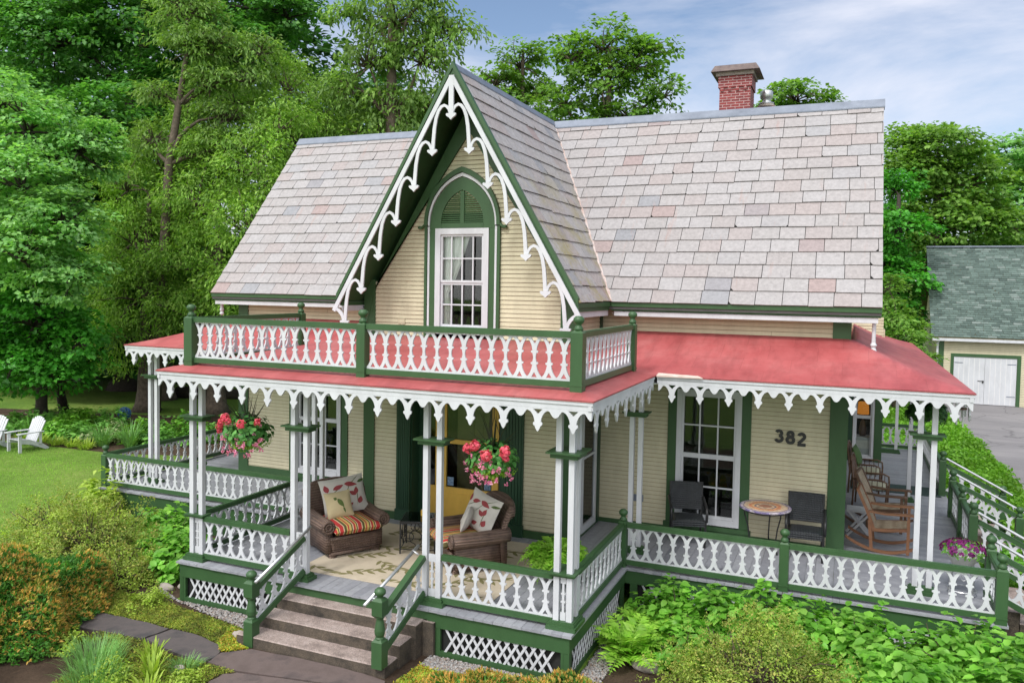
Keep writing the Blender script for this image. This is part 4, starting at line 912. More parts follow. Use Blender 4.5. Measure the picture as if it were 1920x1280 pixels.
def slab(pts, label, m):
    cx = sum(p[0] for p in pts)/len(pts); cy = sum(p[1] for p in pts)/len(pts); mb = MB(); P = []
    for i, p in enumerate(pts):
        q = pts[(i+1) % len(pts)]
        for t in (0,.25,.5,.75): P.append((p[0]+(q[0]-p[0])*t-cx+random.uniform(-.012,.012), p[1]+(q[1]-p[1])*t-cy+random.uniform(-.012,.012)))
    A = sum(P[i][0]*P[(i+1)%len(P)][1]-P[(i+1)%len(P)][0]*P[i][1] for i in range(len(P)))
    if A < 0: P.reverse()
    mb.prism([P], (0,0,0), X3, Y3, Z3, -.03, .03); o = mb.build('paving_slab', m, loc=(cx,cy,GZ+.004)); tag(o, label, 'paving', 'slabs of the garden path')
slab([(-4.33,-1.37),(-4.37,-1.10),(-4.08,-.84),(-2.74,-.78),(-2.05,-.85),(-1.95,-1.15),(-2.36,-1.14),(-3.82,-1.40)], 'brown slab right at the foot of the front steps', slabm2)
slab([(-5.48,-.82),(-5.03,-.82),(-4.44,-.96),(-4.35,-1.22),(-4.38,-1.36),(-4.83,-1.36),(-5.21,-1.28),(-5.56,-1.20)], 'grey slab left of the slab at the foot of the steps', slabm)
slab([(-7.07,-.91),(-6.71,-.82),(-6.11,-.81),(-5.53,-.82),(-5.60,-1.21),(-6.13,-1.26),(-6.66,-1.30)], 'dark slab of the path nearest the orange tipped yew', slabm)
slab([(-3.96,-1.75),(-3.94,-1.53),(-3.81,-1.44),(-2.53,-1.19),(-2.1,-1.3),(-2.3,-2.2),(-3.61,-2.2)], 'brown slab at the bottom edge in front of the steps', slabm2)
# ---------------------------------------------------------------- furniture materials
def weave(name, c1, c2, su=70, sv=38, rough=.6, bs=.9):
    m, nt, out = newmat(name); p = N(nt, 'ShaderNodeBsdfPrincipled', Roughness=rough); tc = nt.nodes.new('ShaderNodeTexCoord')
    a = N(nt, 'ShaderNodeTexWave', wave_type='BANDS', bands_direction='X', Scale=su/20.0, Distortion=.6); b = N(nt, 'ShaderNodeTexWave', wave_type='BANDS', bands_direction='Z', Scale=sv/20.0*1.6, Distortion=.6)
    a.inputs['Scale'].default_value = su/6.3; b.inputs['Scale'].default_value = sv/6.3
    for t in (a, b): nt.links.new(tc.outputs['Object'], t.inputs['Vector'])
    ad = N(nt, 'ShaderNodeMath', operation='MULTIPLY'); nt.links.new(a.outputs['Fac'], ad.inputs[0]); nt.links.new(b.outputs['Fac'], ad.inputs[1])
    n = noise(nt, 9, 4, .6); a2 = N(nt, 'ShaderNodeMath', operation='ADD'); nt.links.new(ad.outputs[0], a2.inputs[0]); nt.links.new(n.outputs['Fac'], a2.inputs[1])
    r = ramp(nt, [(.35, c2), (1.1, c1)]); r.color_ramp.elements[1].position = 1.0; nt.links.new(a2.outputs[0], r.inputs['Fac']); nt.links.new(r.outputs['Color'], p.inputs['Base Color'])
    nt.links.new(bump(nt, ad.outputs[0], bs, .012), p.inputs['Normal']); nt.links.new(p.outputs[0], out.inputs[0]); return m
MT['wicker'] = weave('brown_wicker', (.20,.130,.098), (.060,.036,.028), 75, 50)
MT['blackwicker'] = weave('black_resin_wicker', (.035,.040,.045), (.006,.007,.008), 85, 60, .4)
MT['cane'] = weave('tan_woven_cane', (.52,.42,.29), (.22,.16,.10), 110, 110, .7)
MT['teak'] = surf('brown_teak', (.25,.115,.055), (.17,.075,.035), .5, 3, 60, .15, stretch=(1,1,5))
MT['teak_dark'] = surf('dark_brown_wood', (.13,.07,.04), (.08,.042,.025), .5, 3, 60, .15, stretch=(1,1,5))
def stripes():
    m, nt, out = newmat('striped_cushion'); p = N(nt, 'ShaderNodeBsdfPrincipled', Roughness=.85); p.inputs['Specular IOR Level'].default_value = .15
    tc = nt.nodes.new('ShaderNodeTexCoord'); sp = nt.nodes.new('ShaderNodeSeparateXYZ'); nt.links.new(tc.outputs['Object'], sp.inputs[0])
    n = noise(nt, 2.2, 2, .5); ad = N(nt, 'ShaderNodeMath', operation='MULTIPLY_ADD'); nt.links.new(n.outputs['Fac'], ad.inputs[0]); ad.inputs[1].default_value = .03; nt.links.new(sp.outputs['X'], ad.inputs[2])
    mu = N(nt, 'ShaderNodeMath', operation='MULTIPLY'); nt.links.new(ad.outputs[0], mu.inputs[0]); mu.inputs[1].default_value = 1/.30; fr = N(nt, 'ShaderNodeMath', operation='FRACT'); nt.links.new(mu.outputs[0], fr.inputs[0])
    red, yel, grn, crm = (.46,.045,.045), (.55,.40,.13), (.10,.085,.035), (.58,.47,.30)
    r = ramp(nt, [(0,red),(.20,crm),(.25,grn),(.37,yel),(.43,red),(.50,yel),(.62,grn),(.68,crm),(.74,red),(.84,yel),(.90,grn),(.96,crm)], 'CONSTANT'); nt.links.new(fr.outputs[0], r.inputs['Fac'])
    nt.links.new(r.outputs['Color'], p.inputs['Base Color']); b = noise(nt, 220, 2, .5); nt.links.new(bump(nt, b.outputs['Fac'], .2, .004), p.inputs['Normal']); nt.links.new(p.outputs[0], out.inputs[0]); return m
MT['stripe'] = stripes()
MT['pillow'] = surf('natural_linen', (.56,.53,.48), (.48,.45,.41), .9, 6, 200, .15)
MT['pillowbeige'] = surf('beige_linen', (.52,.43,.25), (.44,.36,.21), .9, 6, 200, .15)
MT['leafred'] = surf('red_embroidery', (.30,.05,.055), (.22,.035,.04), .85, 20, 100, .1)
MT['olive'] = surf('olive_print', (.165,.15,.055), (.21,.19,.08), .9, 20, 100, .1)
MT['birdgreen'] = surf('green_embroidery', (.10,.15,.03), (.05,.08,.03), .85, 20, 100, .1)
MT['rug'] = surf('cream_woven_rug', (.55,.47,.36), (.47,.40,.30), .95, 5, 160, .3)
MT['terracotta'] = surf('dark_plastic_pot', (.02,.025,.02), (.03,.03,.028), .5, 10, 40, .1)
MT['whitepot'] = surf('white_planter', (.74,.72,.70), (.66,.64,.62), .5, 10, 40, .1)

def loft(mb, rings, closed=True, caps=True):
    n = len(rings[0]); vs = [p for r in rings for p in r]; fs = []
    for i in range(len(rings)-1):
        for k in range(n if closed else n-1):
            j = (k+1) % n; fs.append((i*n+k, i*n+j, (i+1)*n+j, (i+1)*n+k))
    if caps: fs += [tuple(range(n-1,-1,-1)), tuple((len(rings)-1)*n+k for k in range(n))]
    return mb.add(vs, fs)
def puff(w, d, t, n=14, pw=.55, crown=.0):
    """pillow / cushion: w by d, thickness t, pinched corners"""
    V = []; F = []
    for sgn in (1, -1):
        for j in range(n+1):
            for i in range(n+1):
                u, v = 2*i/n-1, 2*j/n-1; e = max(0, (1-u*u)*(1-v*v))**pw; sx = 1-.06*(1-v*v)*abs(u)**3; sy = 1-.06*(1-u*u)*abs(v)**3
                V.append((u*w/2*sx, v*d/2*sy, sgn*t/2*e+crown*(1-u*u)))
    m = (n+1)*(n+1)
    for s in (0, 1):
        for j in range(n):
            for i in range(n):
                a = s*m+j*(n+1)+i; q = (a, a+1, a+n+2, a+n+1); F.append(q if s == 0 else q[::-1])
    return V, F
def leaf2d(L, W, n=6):
    p = [(L*i/n, W/2*math.sin(PI*(i/n)**.8)) for i in range(n+1)]; return p+[(a, -b) for a, b in reversed(p[1:-1])]
# ---------------------------------------------------------------- brown wicker armchair (front looks to -y)
def wicker_chair(label, loc, rz):
    t = thing('wicker_armchair', label, 'armchair', loc, rz, 'wicker armchairs on the front porch')
    mb = MB()
    def rr_(w, d, z, y=0, r=.06): a, b = w/2, d/2; return [(-a+r,y-b,z),(a-r,y-b,z),(a,y-b+r,z),(a,y+b-r,z),(a-r,y+b,z),(-a+r,y+b,z),(-a,y+b-r,z),(-a,y-b+r,z)]
    loft(mb, [rr_(.82,.80,.07), rr_(.83,.83,.20,-.01), rr_(.86,.86,.32,-.02)]); mb.build('base', MT['wicker'], t)
    mb = MB(); mb.tube([(-.40,-.44,.075),(.40,-.44,.075)], .022, 8); mb.tube([(-.42,-.45,.31),(.42,-.45,.31)], .026, 8); mb.build('braid_trim', MT['wicker'], t, smooth=True)
    for sx in (-1, 1):
        mb = MB(); rings = []
        for k, y in enumerate([-.47,-.44,-.30,-.1,.12,.30,.42]):
            rr = .106 if k else .08; zc = .505+.03*max(0,(y+.1))*2; xc = sx*(.455+.01*k*.3)
            rings.append([(xc+rr*math.cos(a)*1.05, y, zc+rr*math.sin(a)) for a in [2*PI*i/16 for i in range(16)]])
        loft(mb, rings); mb.box(min(sx*.36,sx*.47), max(sx*.36,sx*.47), -.40, .40, .08, .47); arm = mb.build('arm', MT['wicker'], t, smooth=True)
        mb = MB(); c = (sx*.456, -.476, .505)
        mb.tube([(c[0]+.086*math.cos(a), c[1], c[2]+.086*math.sin(a)) for a in [2*PI*i/16 for i in range(17)]], .02, 6, cap=False); mb.tube([(c[0]+.045*math.cos(a), c[1], c[2]+.045*math.sin(a)) for a in [2*PI*i/12 for i in range(13)]], .018, 6, cap=False); mb.build('arm_scroll', MT['wicker'], arm, smooth=True)
    mb = MB(); rings = []
    for i in range(17):
        s = -1+2*i/16; x = s*.50; yb = .30+.10*(1-s*s); top = .96+.05*(1-s*s)-.06*abs(s)**6
        prof = [(0,.10),(-.035,.45),(-.02,.70),(.03,top-.08),(.075,top-.01),(.125,top),(.165,top-.04),(.16,top-.10),(.10,top-.13),(.07,.70),(.05,.45),(.07,.10)]
        rings.append([(x*(1+.10*max(0,(z-.5))), yb+dy+.10*max(0, z-.5), z) for dy, z in prof])
    loft(mb, rings); mb.build('backrest', MT['wicker'], t, smooth=True)
    for sx in (-1, 1):
        for y in (-.38,.34): mb = MB(); mb.lathe([(.05,.0),(.065,.02),(.06,.05),(.045,.075)], (sx*.36,y,0), 12); mb.build('foot', MT['wicker'], t, smooth=True)
    V, F = puff(.80,.84,.27,18,.22,.02); mb = MB(); mb.add([(a*(1 if b < -.30 else .92), b-.13-(.05 if b < -.2 else 0), c*.72+.435) for a, b, c in V], F); mb.build('seat_cushion', MT['stripe'], t, smooth=True)
    return t
def pillow(label, size, loc, rz, tilt, mat, motif, roll=0):
    V, F = puff(size, size, size*.36, 14, .6); mb = MB(); mb.add(V, F); o = mb.build('pillow', MT[mat], smooth=True)
    o.location = loc; o.rotation_euler = (Matrix.Rotation(rz,4,'Z') @ Matrix.Rotation(tilt,4,'X') @ Matrix.Rotation(roll,4,'Z')).to_euler(); tag(o, label, 'pillow', 'pillows on the wicker armchairs')
    def zz(u, v): return size*.18*(max(0,(1-(2*u/size)**2)*(1-(2*v/size)**2)))**.6+.003
    o.scale = (1.22,.95,1.0) if size > .5 else (1,1,1)
    for nm, mt, items in motif:
        for (x, y, L, W, a) in items:
            k_ = size/.46 if size > .5 else 1.0; x, y, L, W = x*k_, y*k_, L*k_, W*k_
            P = leaf2d(L, W); mb = MB(); ca, sa = math.cos(R(a)), math.sin(R(a)); q = [(x+p[0]*ca-p[1]*sa, y+p[0]*sa+p[1]*ca) for p in P]; q = [(u, v, zz(u,v)) for u, v in q]; c = (x+L*.5*ca, y+L*.5*sa); m = len(q)
            mb.add(q+[(c[0], c[1], zz(*c)+.001)], [(i, (i+1) % m, m) for i in range(m)])
            mb.build(nm, MT[mt], o)
    return o
LEAVES = [('leaf_motif','leafred',[(-.17,.06,.10,.05,100),(-.12,.08,.12,.055,20),(.0,.13,.14,.06,-15),(.10,-.02,.09,.05,80),(.10,-.03,.09,.05,140),(.12,-.14,.09,.06,70),(-.1,-.1,.10,.05,60),(-.02,-.16,.09,.05,30)]),
          ('stem_motif','birdgreen',[(-.18,.0,.22,.008,35),(.02,.08,.2,.008,40),(.10,-.16,.26,.008,85),(.14,.12,.10,.035,20),(-.02,-.02,.2,.006,60)])]
BIRD = [('bird_motif','birdgreen',[(-.02,.08,.17,.075,-60),(-.03,.07,.06,.05,150),(.05,-.06,.10,.03,-75)])]
def place_pillows(ch, rz, side):
    c, s = math.cos(rz), math.sin(rz); L = lambda x, y, z: (ch[0]+x*c-y*s, ch[1]+x*s+y*c, z)
    return L
C1, A1 = (-4.36,1.62,0), R(58); C2, A2 = (-2.22,1.82,0), R(-44)
wicker_chair('brown wicker armchair with striped seat on the left, facing right of the steps', C1, A1)
L = place_pillows(C1, A1, 1); pillow('large leaf print pillow leaning in the left wicker armchair', .63, L(.05,.14,.80), A1, R(68), 'pillow', LEAVES, R(4)); pillow('small beige bird pillow in the left wicker armchair', .42, L(-.12,-.06,.72), A1+R(-12), R(64), 'pillowbeige', BIRD, R(6))
wicker_chair('brown wicker armchair with striped seat near the yellow door, seen from its side', C2, A2)
L = place_pillows(C2, A2, 1); pillow('large leaf print pillow leaning in the wicker armchair near the door', .60, L(.12,.12,.80), A2+R(18), R(66), 'pillow', LEAVES, R(-8)); pillow('small bird pillow edged dark green in the wicker armchair near the door', .40, L(.08,-.10,.71), A2+R(-30), R(70), 'pillow', BIRD, R(10))
# iron table between them
t = thing('side_table', 'black iron side table with glass top between the wicker armchairs', 'table', (-3.22,2.05,0), R(20))
mb = MB(); hw = .27
for a, b in (((-hw,-hw),(hw,-hw)),((hw,-hw),(hw,hw)),((hw,hw),(-hw,hw)),((-hw,hw),(-hw,-hw))):
    mb.bar((*a,.50),(*b,.50), .025,.025); mb.bar((*a,.08),(*b,.08), .012,.012)
mb.build('table_frame', MT['black'], t)
for sx in (-1,1):
    for sy in (-1,1): mb = MB(); mb.bar((sx*hw,sy*hw,0),(sx*hw,sy*hw,.49), .022,.022,(0,1,0)); mb.build('leg', MT['black'], t)
mb = MB()
for f in range(4):
    a = f*PI/2; ca, sa = math.cos(a), math.sin(a)
    for sg in (-1, 1):
        q = [(sg*(.02+.09*(1-math.cos(u))*.5+.03*u/6), .10+.055*u+.02*math.sin(u*2)) for u in [i*.4 for i in range(17)]]
        mb.tube([(x*ca+hw*sa, x*sa-hw*ca, z) for x, z in q], .008, 5)
        mb.tube([(x*ca+hw*sa, x*sa-hw*ca, .28+.07*math.sin(k)) for x, k in [(sg*(.13+.07*math.cos(k)), k) for k in [i*.5 for i in range(13)]]], .008, 5)
mb.build('scrollwork', MT['black'], t)
mb = MB(); mb.box(-hw+.0,hw,-hw,hw,.514,.522); mb.build('glass_top', glassmat('table_glass', .12, (.45,.55,.52)), t)
o = thing('candle_box', 'small cream and dark candle box standing on the glass side table', 'box', (-3.18,2.12,.523)); mb = MB(); mb.cbox((0,0,.05),.11,.08,.10,.006); mb.build('box_body', MT['yellow'], o); mb = MB(); mb.cbox((0,0,.103),.10,.07,.012,.003); mb.build('box_lid', MT['pillow'], o)
# rug with leaf sprays
rg = thing('area_rug', 'cream outdoor rug with olive leaf sprays on the porch floor', 'rug', (-2.85,1.78,.003))
mb = MB(); mb.box(-1.55,1.55,-1.30,1.25,0,.008); mb.build('rug_cloth', MT['rug'], rg)
mb = MB(); rr = random.Random(5)
for gy in range(4):
    for gx in range(5):
        x0 = -1.42+gx*.62+rr.uniform(-.06,.06)+(gy % 2)*.2; y0 = -1.1+gy*.62+rr.uniform(-.05,.05); a0 = R(rr.uniform(8,40)*(1 if (gx+gy) % 2 else -1)); pts = [(x0+.6*k/8*math.cos(a0+.35*k/8), y0+.6*k/8*math.sin(a0+.35*k/8)) for k in range(9)]
        pts = [p for p in pts if abs(p[0]) < 1.52 and -1.27 < p[1] < 1.22]
        if len(pts) < 3: continue
        mb.ribbon(pts, .012, (0,0,0), X3, Y3, Z3, .0085, .0105)
        for k in range(len(pts)):
            for sg in (-1, 1):
                a = a0+.35*k/8+sg*R(38); Lf = .17+.03*rr.random()
                q = [(pts[k][0]+p[0]*math.cos(a)-p[1]*math.sin(a), pts[k][1]+p[0]*math.sin(a)+p[1]*math.cos(a)) for p in leaf2d(Lf, .058)]
                if all(abs(u) < 1.53 and -1.28 < v < 1.23 for u, v in q) and k % 2 == (sg > 0): mb.prism([q], (0,0,0), X3, Y3, Z3, .0085, .0118+.0002*k)
mb.build('leaf_pattern', MT['olive'], rg)

# ---------------------------------------------------------------- black wicker chairs and mosaic table on the right porch
def black_chair(label, loc, rz):
    t = thing('patio_chair', label, 'chair', loc, rz, 'black wicker chairs beside the mosaic table')
    mb = MB(); rings = []
    for z, y, w in ((.50,.20,.50),(.62,.225,.505),(.75,.25,.51),(.88,.275,.52),(.95,.285,.52)): rings.append([(-w/2,y-.018+.02,z),(0,y-.018+.035,z),(w/2,y-.018+.02,z),(w/2,y+.02,z),(0,y+.035,z),(-w/2,y+.02,z)])
    loft(mb, rings); mb.build('backrest', MT['blackwicker'], t)
    mb = MB(); V, F = puff(.52,.50,.06,10,.2); mb.add([(a,b-.02,c+.425) for a, b, c in V], F); mb.box(-.26,.26,-.27,-.25,.34,.43); mb.box(-.265,-.245,-.26,.22,.35,.42); mb.box(.245,.265,-.26,.22,.35,.42); mb.build('seat', MT['blackwicker'], t)
    for sx in (-1,1):
        mb = MB(); x = sx*.285
        mb.tube([(x,.27,.70),(x,.10,.675),(x,-.12,.655),(x,-.23,.635),(x,-.275,.58),(x*.99,-.265,.42)], .022, 8); mb.build('arm', MT['black'], t, smooth=True)
        mb = MB(); mb.tube([(sx*.26,-.26,0),(sx*.265,-.26,.44)], .02, 8); mb.build('leg', MT['black'], t); mb = MB(); mb.tube([(sx*.25,.30,0),(sx*.252,.23,.40),(sx*.258,.25,.62),(sx*.262,.30,.95)], .019, 8); mb.build('leg', MT['black'], t)
    return t
black_chair('black wicker porch chair in front of the tall right window', (.58,4.28,0), R(16))
black_chair('black wicker porch chair between the mosaic table and the dark green corner', (2.42,4.40,0), R(2))
def mosaic():
    m, nt, out = newmat('mosaic_tiles'); p = N(nt, 'ShaderNodeBsdfPrincipled', Roughness=.35); tc = nt.nodes.new('ShaderNodeTexCoord')
    vo = N(nt, 'ShaderNodeTexVoronoi', Scale=42); nt.links.new(tc.outputs['Object'], vo.inputs['Vector']); ln = N(nt, 'ShaderNodeVectorMath', operation='LENGTH'); nt.links.new(tc.outputs['Object'], ln.inputs[0])
    wv = N(nt, 'ShaderNodeTexNoise', Scale=7, Detail=3); nt.links.new(tc.outputs['Object'], wv.inputs['Vector']); a = N(nt, 'ShaderNodeMath', operation='MULTIPLY_ADD'); nt.links.new(wv.outputs['Fac'], a.inputs[0]); a.inputs[1].default_value = .10; nt.links.new(ln.outputs['Value'], a.inputs[2])
    r = ramp(nt, [(0,(.30,.12,.08)),(.15,(.62,.50,.36)),(.19,(.10,.07,.16)),(.215,(.60,.42,.22)),(.25,(.55,.20,.10)),(.30,(.58,.44,.30)),(.34,(.62,.50,.40)),(.385,(.12,.07,.12)),(.40,(.45,.42,.50)),(.43,(.16,.14,.30)),(.45,(.50,.48,.55))], 'CONSTANT'); nt.links.new(a.outputs[0], r.inputs['Fac'])
    hs = ramp(nt, [(0,(.7,.65,.6)),(1,(1.25,1.15,1.1))]); sx = nt.nodes.new('ShaderNodeSeparateColor'); nt.links.new(vo.outputs['Color'], sx.inputs[0]); nt.links.new(sx.outputs[0], hs.inputs['Fac'])
    nt.links.new(mixc(nt, 1.0, r.outputs['Color'], hs.outputs['Color'], 'MULTIPLY'), p.inputs['Base Color']); nt.links.new(p.outputs[0], out.inputs[0]); return m
t = thing('mosaic_table', 'round mosaic topped table with thin black legs between the black chairs', 'table', (1.80,4.42,0))
mb = MB(); mb.lathe([(.0,.0),(.40,.0),(.405,-.012),(.40,-.03),(.0,-.03)], (0,0,0), 36); mb.build('table_top', mosaic(), t, loc=(0,0,.72))
mb = MB(); mb.tube([(.34*math.cos(2*PI*i/24),.34*math.sin(2*PI*i/24),.66) for i in range(25)], .010, 6, cap=False); mb.build('ring', MT['black'], t)
for k in range(3):
    a = R(200+120*k); mb = MB(); mb.tube([(math.cos(a)*r_, math.sin(a)*r_, z) for r_, z in ((.34,.685),(.33,.60),(.27,.40),(.24,.2),(.28,0))], .012, 6); mb.build('leg', MT['black'], t, smooth=True)

# ---------------------------------------------------------------- rocking chairs
def rocker(label, loc, rz, wood):
    t = thing('rocking_chair', label, 'rocking chair', loc, rz, 'rocking chairs on the side porch'); W_ = MT[wood]
    for sx in (-1,1):
        x = sx*.29
        mb = MB(); mb.bar((x,-.33,.03),(x,-.33,.66),.05,.045,(0,1,0)); mb.build('leg', W_, t)
        mb = MB(); mb.bar((x,.20,.05),(x,.24,.52),.045,.05,(0,1,0)); mb.build('leg', W_, t)
        mb = MB(); loft(mb, [[(x-.02,y,z),(x+.02,y,z),(x+.02,y,z+.045),(x-.02,y,z+.045)] for y, z in [(-.46+1.05*i/12, .155*(2*((i/12)-.46))**2) for i in range(13)]]); mb.build('rocker', W_, t)
        mb = MB(); loft(mb, [[(x-.045*k,y,z),(x+.045*k,y,z),(x+.045*k,y,z+.03),(x-.045*k,y,z+.03)] for y, z, k in ((-.42,.645,.8),(-.38,.655,1.1),(-.2,.645,1),(.0,.63,.8),(.25,.645,.7))]); mb.build('arm', W_, t)
        mb = MB(); loft(mb, [[(x*.93-.022,y-.025,z),(x*.93+.022,y-.025,z),(x*.93+.022,y+.025,z),(x*.93-.022,y+.025,z)] for y, z in ((.17,.34),(.20,.45),(.28,.66),(.36,.84),(.42,.98))]); mb.build('back_post', W_, t)
        mb = MB(); loft(mb, [[(x*.93-.02,y,z-.025),(x*.93+.02,y,z-.025),(x*.93+.02,y,z+.025),(x*.93-.02,y,z+.025)] for y, z in ((-.33,.42),(-.15,.395),(.05,.37),(.19,.36))]); mb.build('seat_rail', W_, t)
    mb = MB(); mb.bar((-.29,-.33,.42),(.29,-.33,.42),.03,.07); mb.build('front_rail', W_, t)
    mb = MB(); loft(mb, [[(x, .42-.02*math.cos(x*5), .95+.03*math.cos(x*5)), (x, .45-.02*math.cos(x*5), .95+.03*math.cos(x*5)), (x, .45-.02*math.cos(x*5), .99+.04*math.cos(x*5)), (x, .42-.02*math.cos(x*5), .99+.04*math.cos(x*5))] for x in [-.28+.56*i/10 for i in range(11)]]); mb.build('top_rail', W_, t)
    mb = MB(); loft(mb, [[(-.25,y,z),(.25,y,z),(.25,y+.0,z+.012),(-.25,y,z+.012)] for y, z in ((-.32,.43),(-.15,.405),(.05,.385),(.18,.375))]); mb.build('seat', MT['cane'], t)
    mb = MB(); loft(mb, [[(-.25,y,z),(.25,y,z),(.25,y+.014,z),(-.25,y+.014,z)] for y, z in ((.17,.40),(.215,.52),(.28,.68),(.355,.84),(.41,.965))]); mb.build('backrest', MT['cane'], t)
    return t
rocker('brown wooden rocking chair with woven seat, nearest the front railing', (3.62,5.38,0), R(86), 'teak')
rocker('darker rocking chair just behind the nearest brown rocking chair', (3.62,6.62,0), R(80), 'teak_dark')
t = thing('folding_table', 'small white slatted folding table beside the nearest rocking chair', 'table', (3.22,5.98,0), R(0))
mb = MB()
for k in range(5): mb.box(-.20,.20,-.19+.08*k,-.12+.08*k,.44,.46)
mb.build('table_top', MT['white'], t)
for sy in (-1,1):
    mb = MB(); mb.bar((-.20,sy*.16,0),(.17,sy*.16,.435),.03,.035); mb.bar((.20,sy*.13,0),(-.17,sy*.13,.435),.03,.035); mb.build('leg', MT['white'], t)
# dark wicker chairs further back
def back_chair(label, loc, rz, cushion):
    t = thing('garden_armchair', label, 'armchair', loc, rz, 'cushioned armchairs at the back of the side porch')
    mb = MB(); V, F = puff(.56,.55,.16,12,.3); mb.add([(a,b-.02,c*.7+.46) for a, b, c in V], F); mb.build('seat_cushion', surf('pale_print_cushion', (.48,.45,.34), (.30,.31,.20), .9, 14, 80, .1), t, smooth=True)
    for sx in (-1,1):
        mb = MB(); x = sx*.31
        mb.tube([(x,.30,.62),(x,-.20,.64),(x,-.29,.60),(x,-.30,.50),(x,-.28,.02)], .018, 7); mb.tube([(x,.30,.02),(x,.28,.5),(x*.95,.34,.95)], .018, 7)
        for k in range(6): mb.tube([(x,-.22+.09*k,.41),(x,-.22+.09*k,.63)], .008, 5)
        mb.build('arm_frame', MT['teak_dark'], t, smooth=True)
    mb = MB(); mb.tube([(-.29,.34,.95),(-.2,.36,1.02),(0,.37,1.04),(.2,.36,1.02),(.29,.34,.95)], .02, 7); mb.bar((-.3,.28,.42),(.3,.28,.42),.03,.04)
    for k in range(9): xx = -.26+.065*k; mb.tube([(xx,.28,.44),(xx,.355,1.0)], .009, 5)
    mb.build('back_frame', MT['teak_dark'], t, smooth=True)
    return t
back_chair('dark framed armchair with pale cushion close behind the rocking chairs', (3.45,7.95,0), R(84), 1)
back_chair('dark framed armchair holding the dark green pillow, farthest back', (3.38,9.35,0), R(84), 1)
V, F = puff(.44,.44,.17,12,.55); mb = MB(); mb.add(V, F); o = mb.build('pillow', surf('dark_green_print', (.05,.10,.03), (.09,.15,.05), .9, 9, 80, .1), smooth=True); o.location = (3.20,9.25,.78); o.rotation_euler = (R(72),0,R(84)); tag(o, 'dark green pillow standing in the farthest armchair', 'pillow')
mat = thing('door_mat', 'dark green flecked runner mat across the side porch', 'mat', (3.95,9.95,.002)); mb = MB(); mb.box(-.85,.88,-.42,.40,0,.01); mb.build('mat_cloth', island('mat_fibre', [(0,(.03,.06,.055)),(1,(.04,.07,.065))], .95, 60, .8, .5), mat)
# rear ell of the house seen past the porch
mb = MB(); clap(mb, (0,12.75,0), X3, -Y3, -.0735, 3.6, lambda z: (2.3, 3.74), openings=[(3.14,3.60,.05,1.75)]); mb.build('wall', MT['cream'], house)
board('corner_board', (3.62,3.80,12.71,12.75,-.05,2.75)); board('ell_panel', (2.96,3.12,12.705,12.75,-.05,2.4), 'dkgreen')
mb = MB(); mb.box(WXR-.02,WXR,BACKY,12.75,-.05,3.6); mb.build('wall', MT['cream'], house)
mb = MB(); mb.box(3.74,3.78,12.75,15.0,-.05,3.3); mb.build('wall', MT['cream'], house)
ew = window(3.13,3.61,.06,1.76,12.75,1,(1,1),.62,None,fw=.05); mb = MB(); mb.box(2.4,3.7,13.6,13.62,-.1,3); mb.box(2.4,3.7,12.8,13.6,2.3,2.33); mb.build('partition', MT['dark'], house)
em, ent, eo = newmat('lit_lamp_shade'); e_ = N(ent, 'ShaderNodeEmission', Strength=.32); e_.inputs['Color'].default_value = (.85,.30,.05,1); ent.links.new(e_.outputs[0], eo.inputs[0])
t = thing('table_lamp', 'lit lamp with an orange shade behind the side porch window', 'lamp', (3.36,13.0,0)); mb = MB(); mb.lathe([(.09,1.15),(.14,1.15),(.12,1.45),(.08,1.45)], (0,0,0), 16); mb.build('lamp_shade', em, t, smooth=True); mb = MB(); mb.lathe([(.07,.6),(.09,.75),(.05,.95),(.02,1.0),(.015,1.18)], (0,0,0), 14); mb.build('lamp_base', MT['teak_dark'], t, smooth=True)
t = thing('white_cupboard', 'white bedside cupboard under the lit lamp indoors', 'cupboard', (3.36,13.05,0)); mb = MB(); mb.cbox((0,0,.28),.40,.40,.60,.01); mb.build('cupboard_body', MT['white'], t); mb = MB(); mb.cbox((0,-.205,.40),.32,.012,.2,.003); mb.build('drawer_front', MT['whitepot'], t)
# upper rear window bay with air conditioner
mb = MB(); mb.box(2.975,3.30,10.2,10.8,3.62,4.45); mb.build('window_unit', MT['white'], house)
mb = MB(); mb.box(3.01,3.12,10.195,10.2,3.72,4.4); mb.box(3.15,3.26,10.195,10.2,3.72,4.4); mb.build('unit_panes', MT['zinc'], house)
# wind chime under the eave
t = thing('wind_chime', 'silver tube wind chime hanging under the right porch corner', 'wind chime', (4.36,3.25,2.66)); mb = MB(); mb.tube([(0,0,.08),(0,0,0)], .004, 5); mb.lathe([(0,-.02),(.09,-.02),(.09,0),(0,0)], (0,0,0), 14); mb.build('chime_disc', MT['teak_dark'], t)
for k in range(6): a = k*PI/3; mb = MB(); mb.tube([(.075*math.cos(a),.075*math.sin(a),-.03),(.075*math.cos(a),.075*math.sin(a),-.11-.028*k)], .011, 7); mb.build('chime_tube', MT['alu'], t)
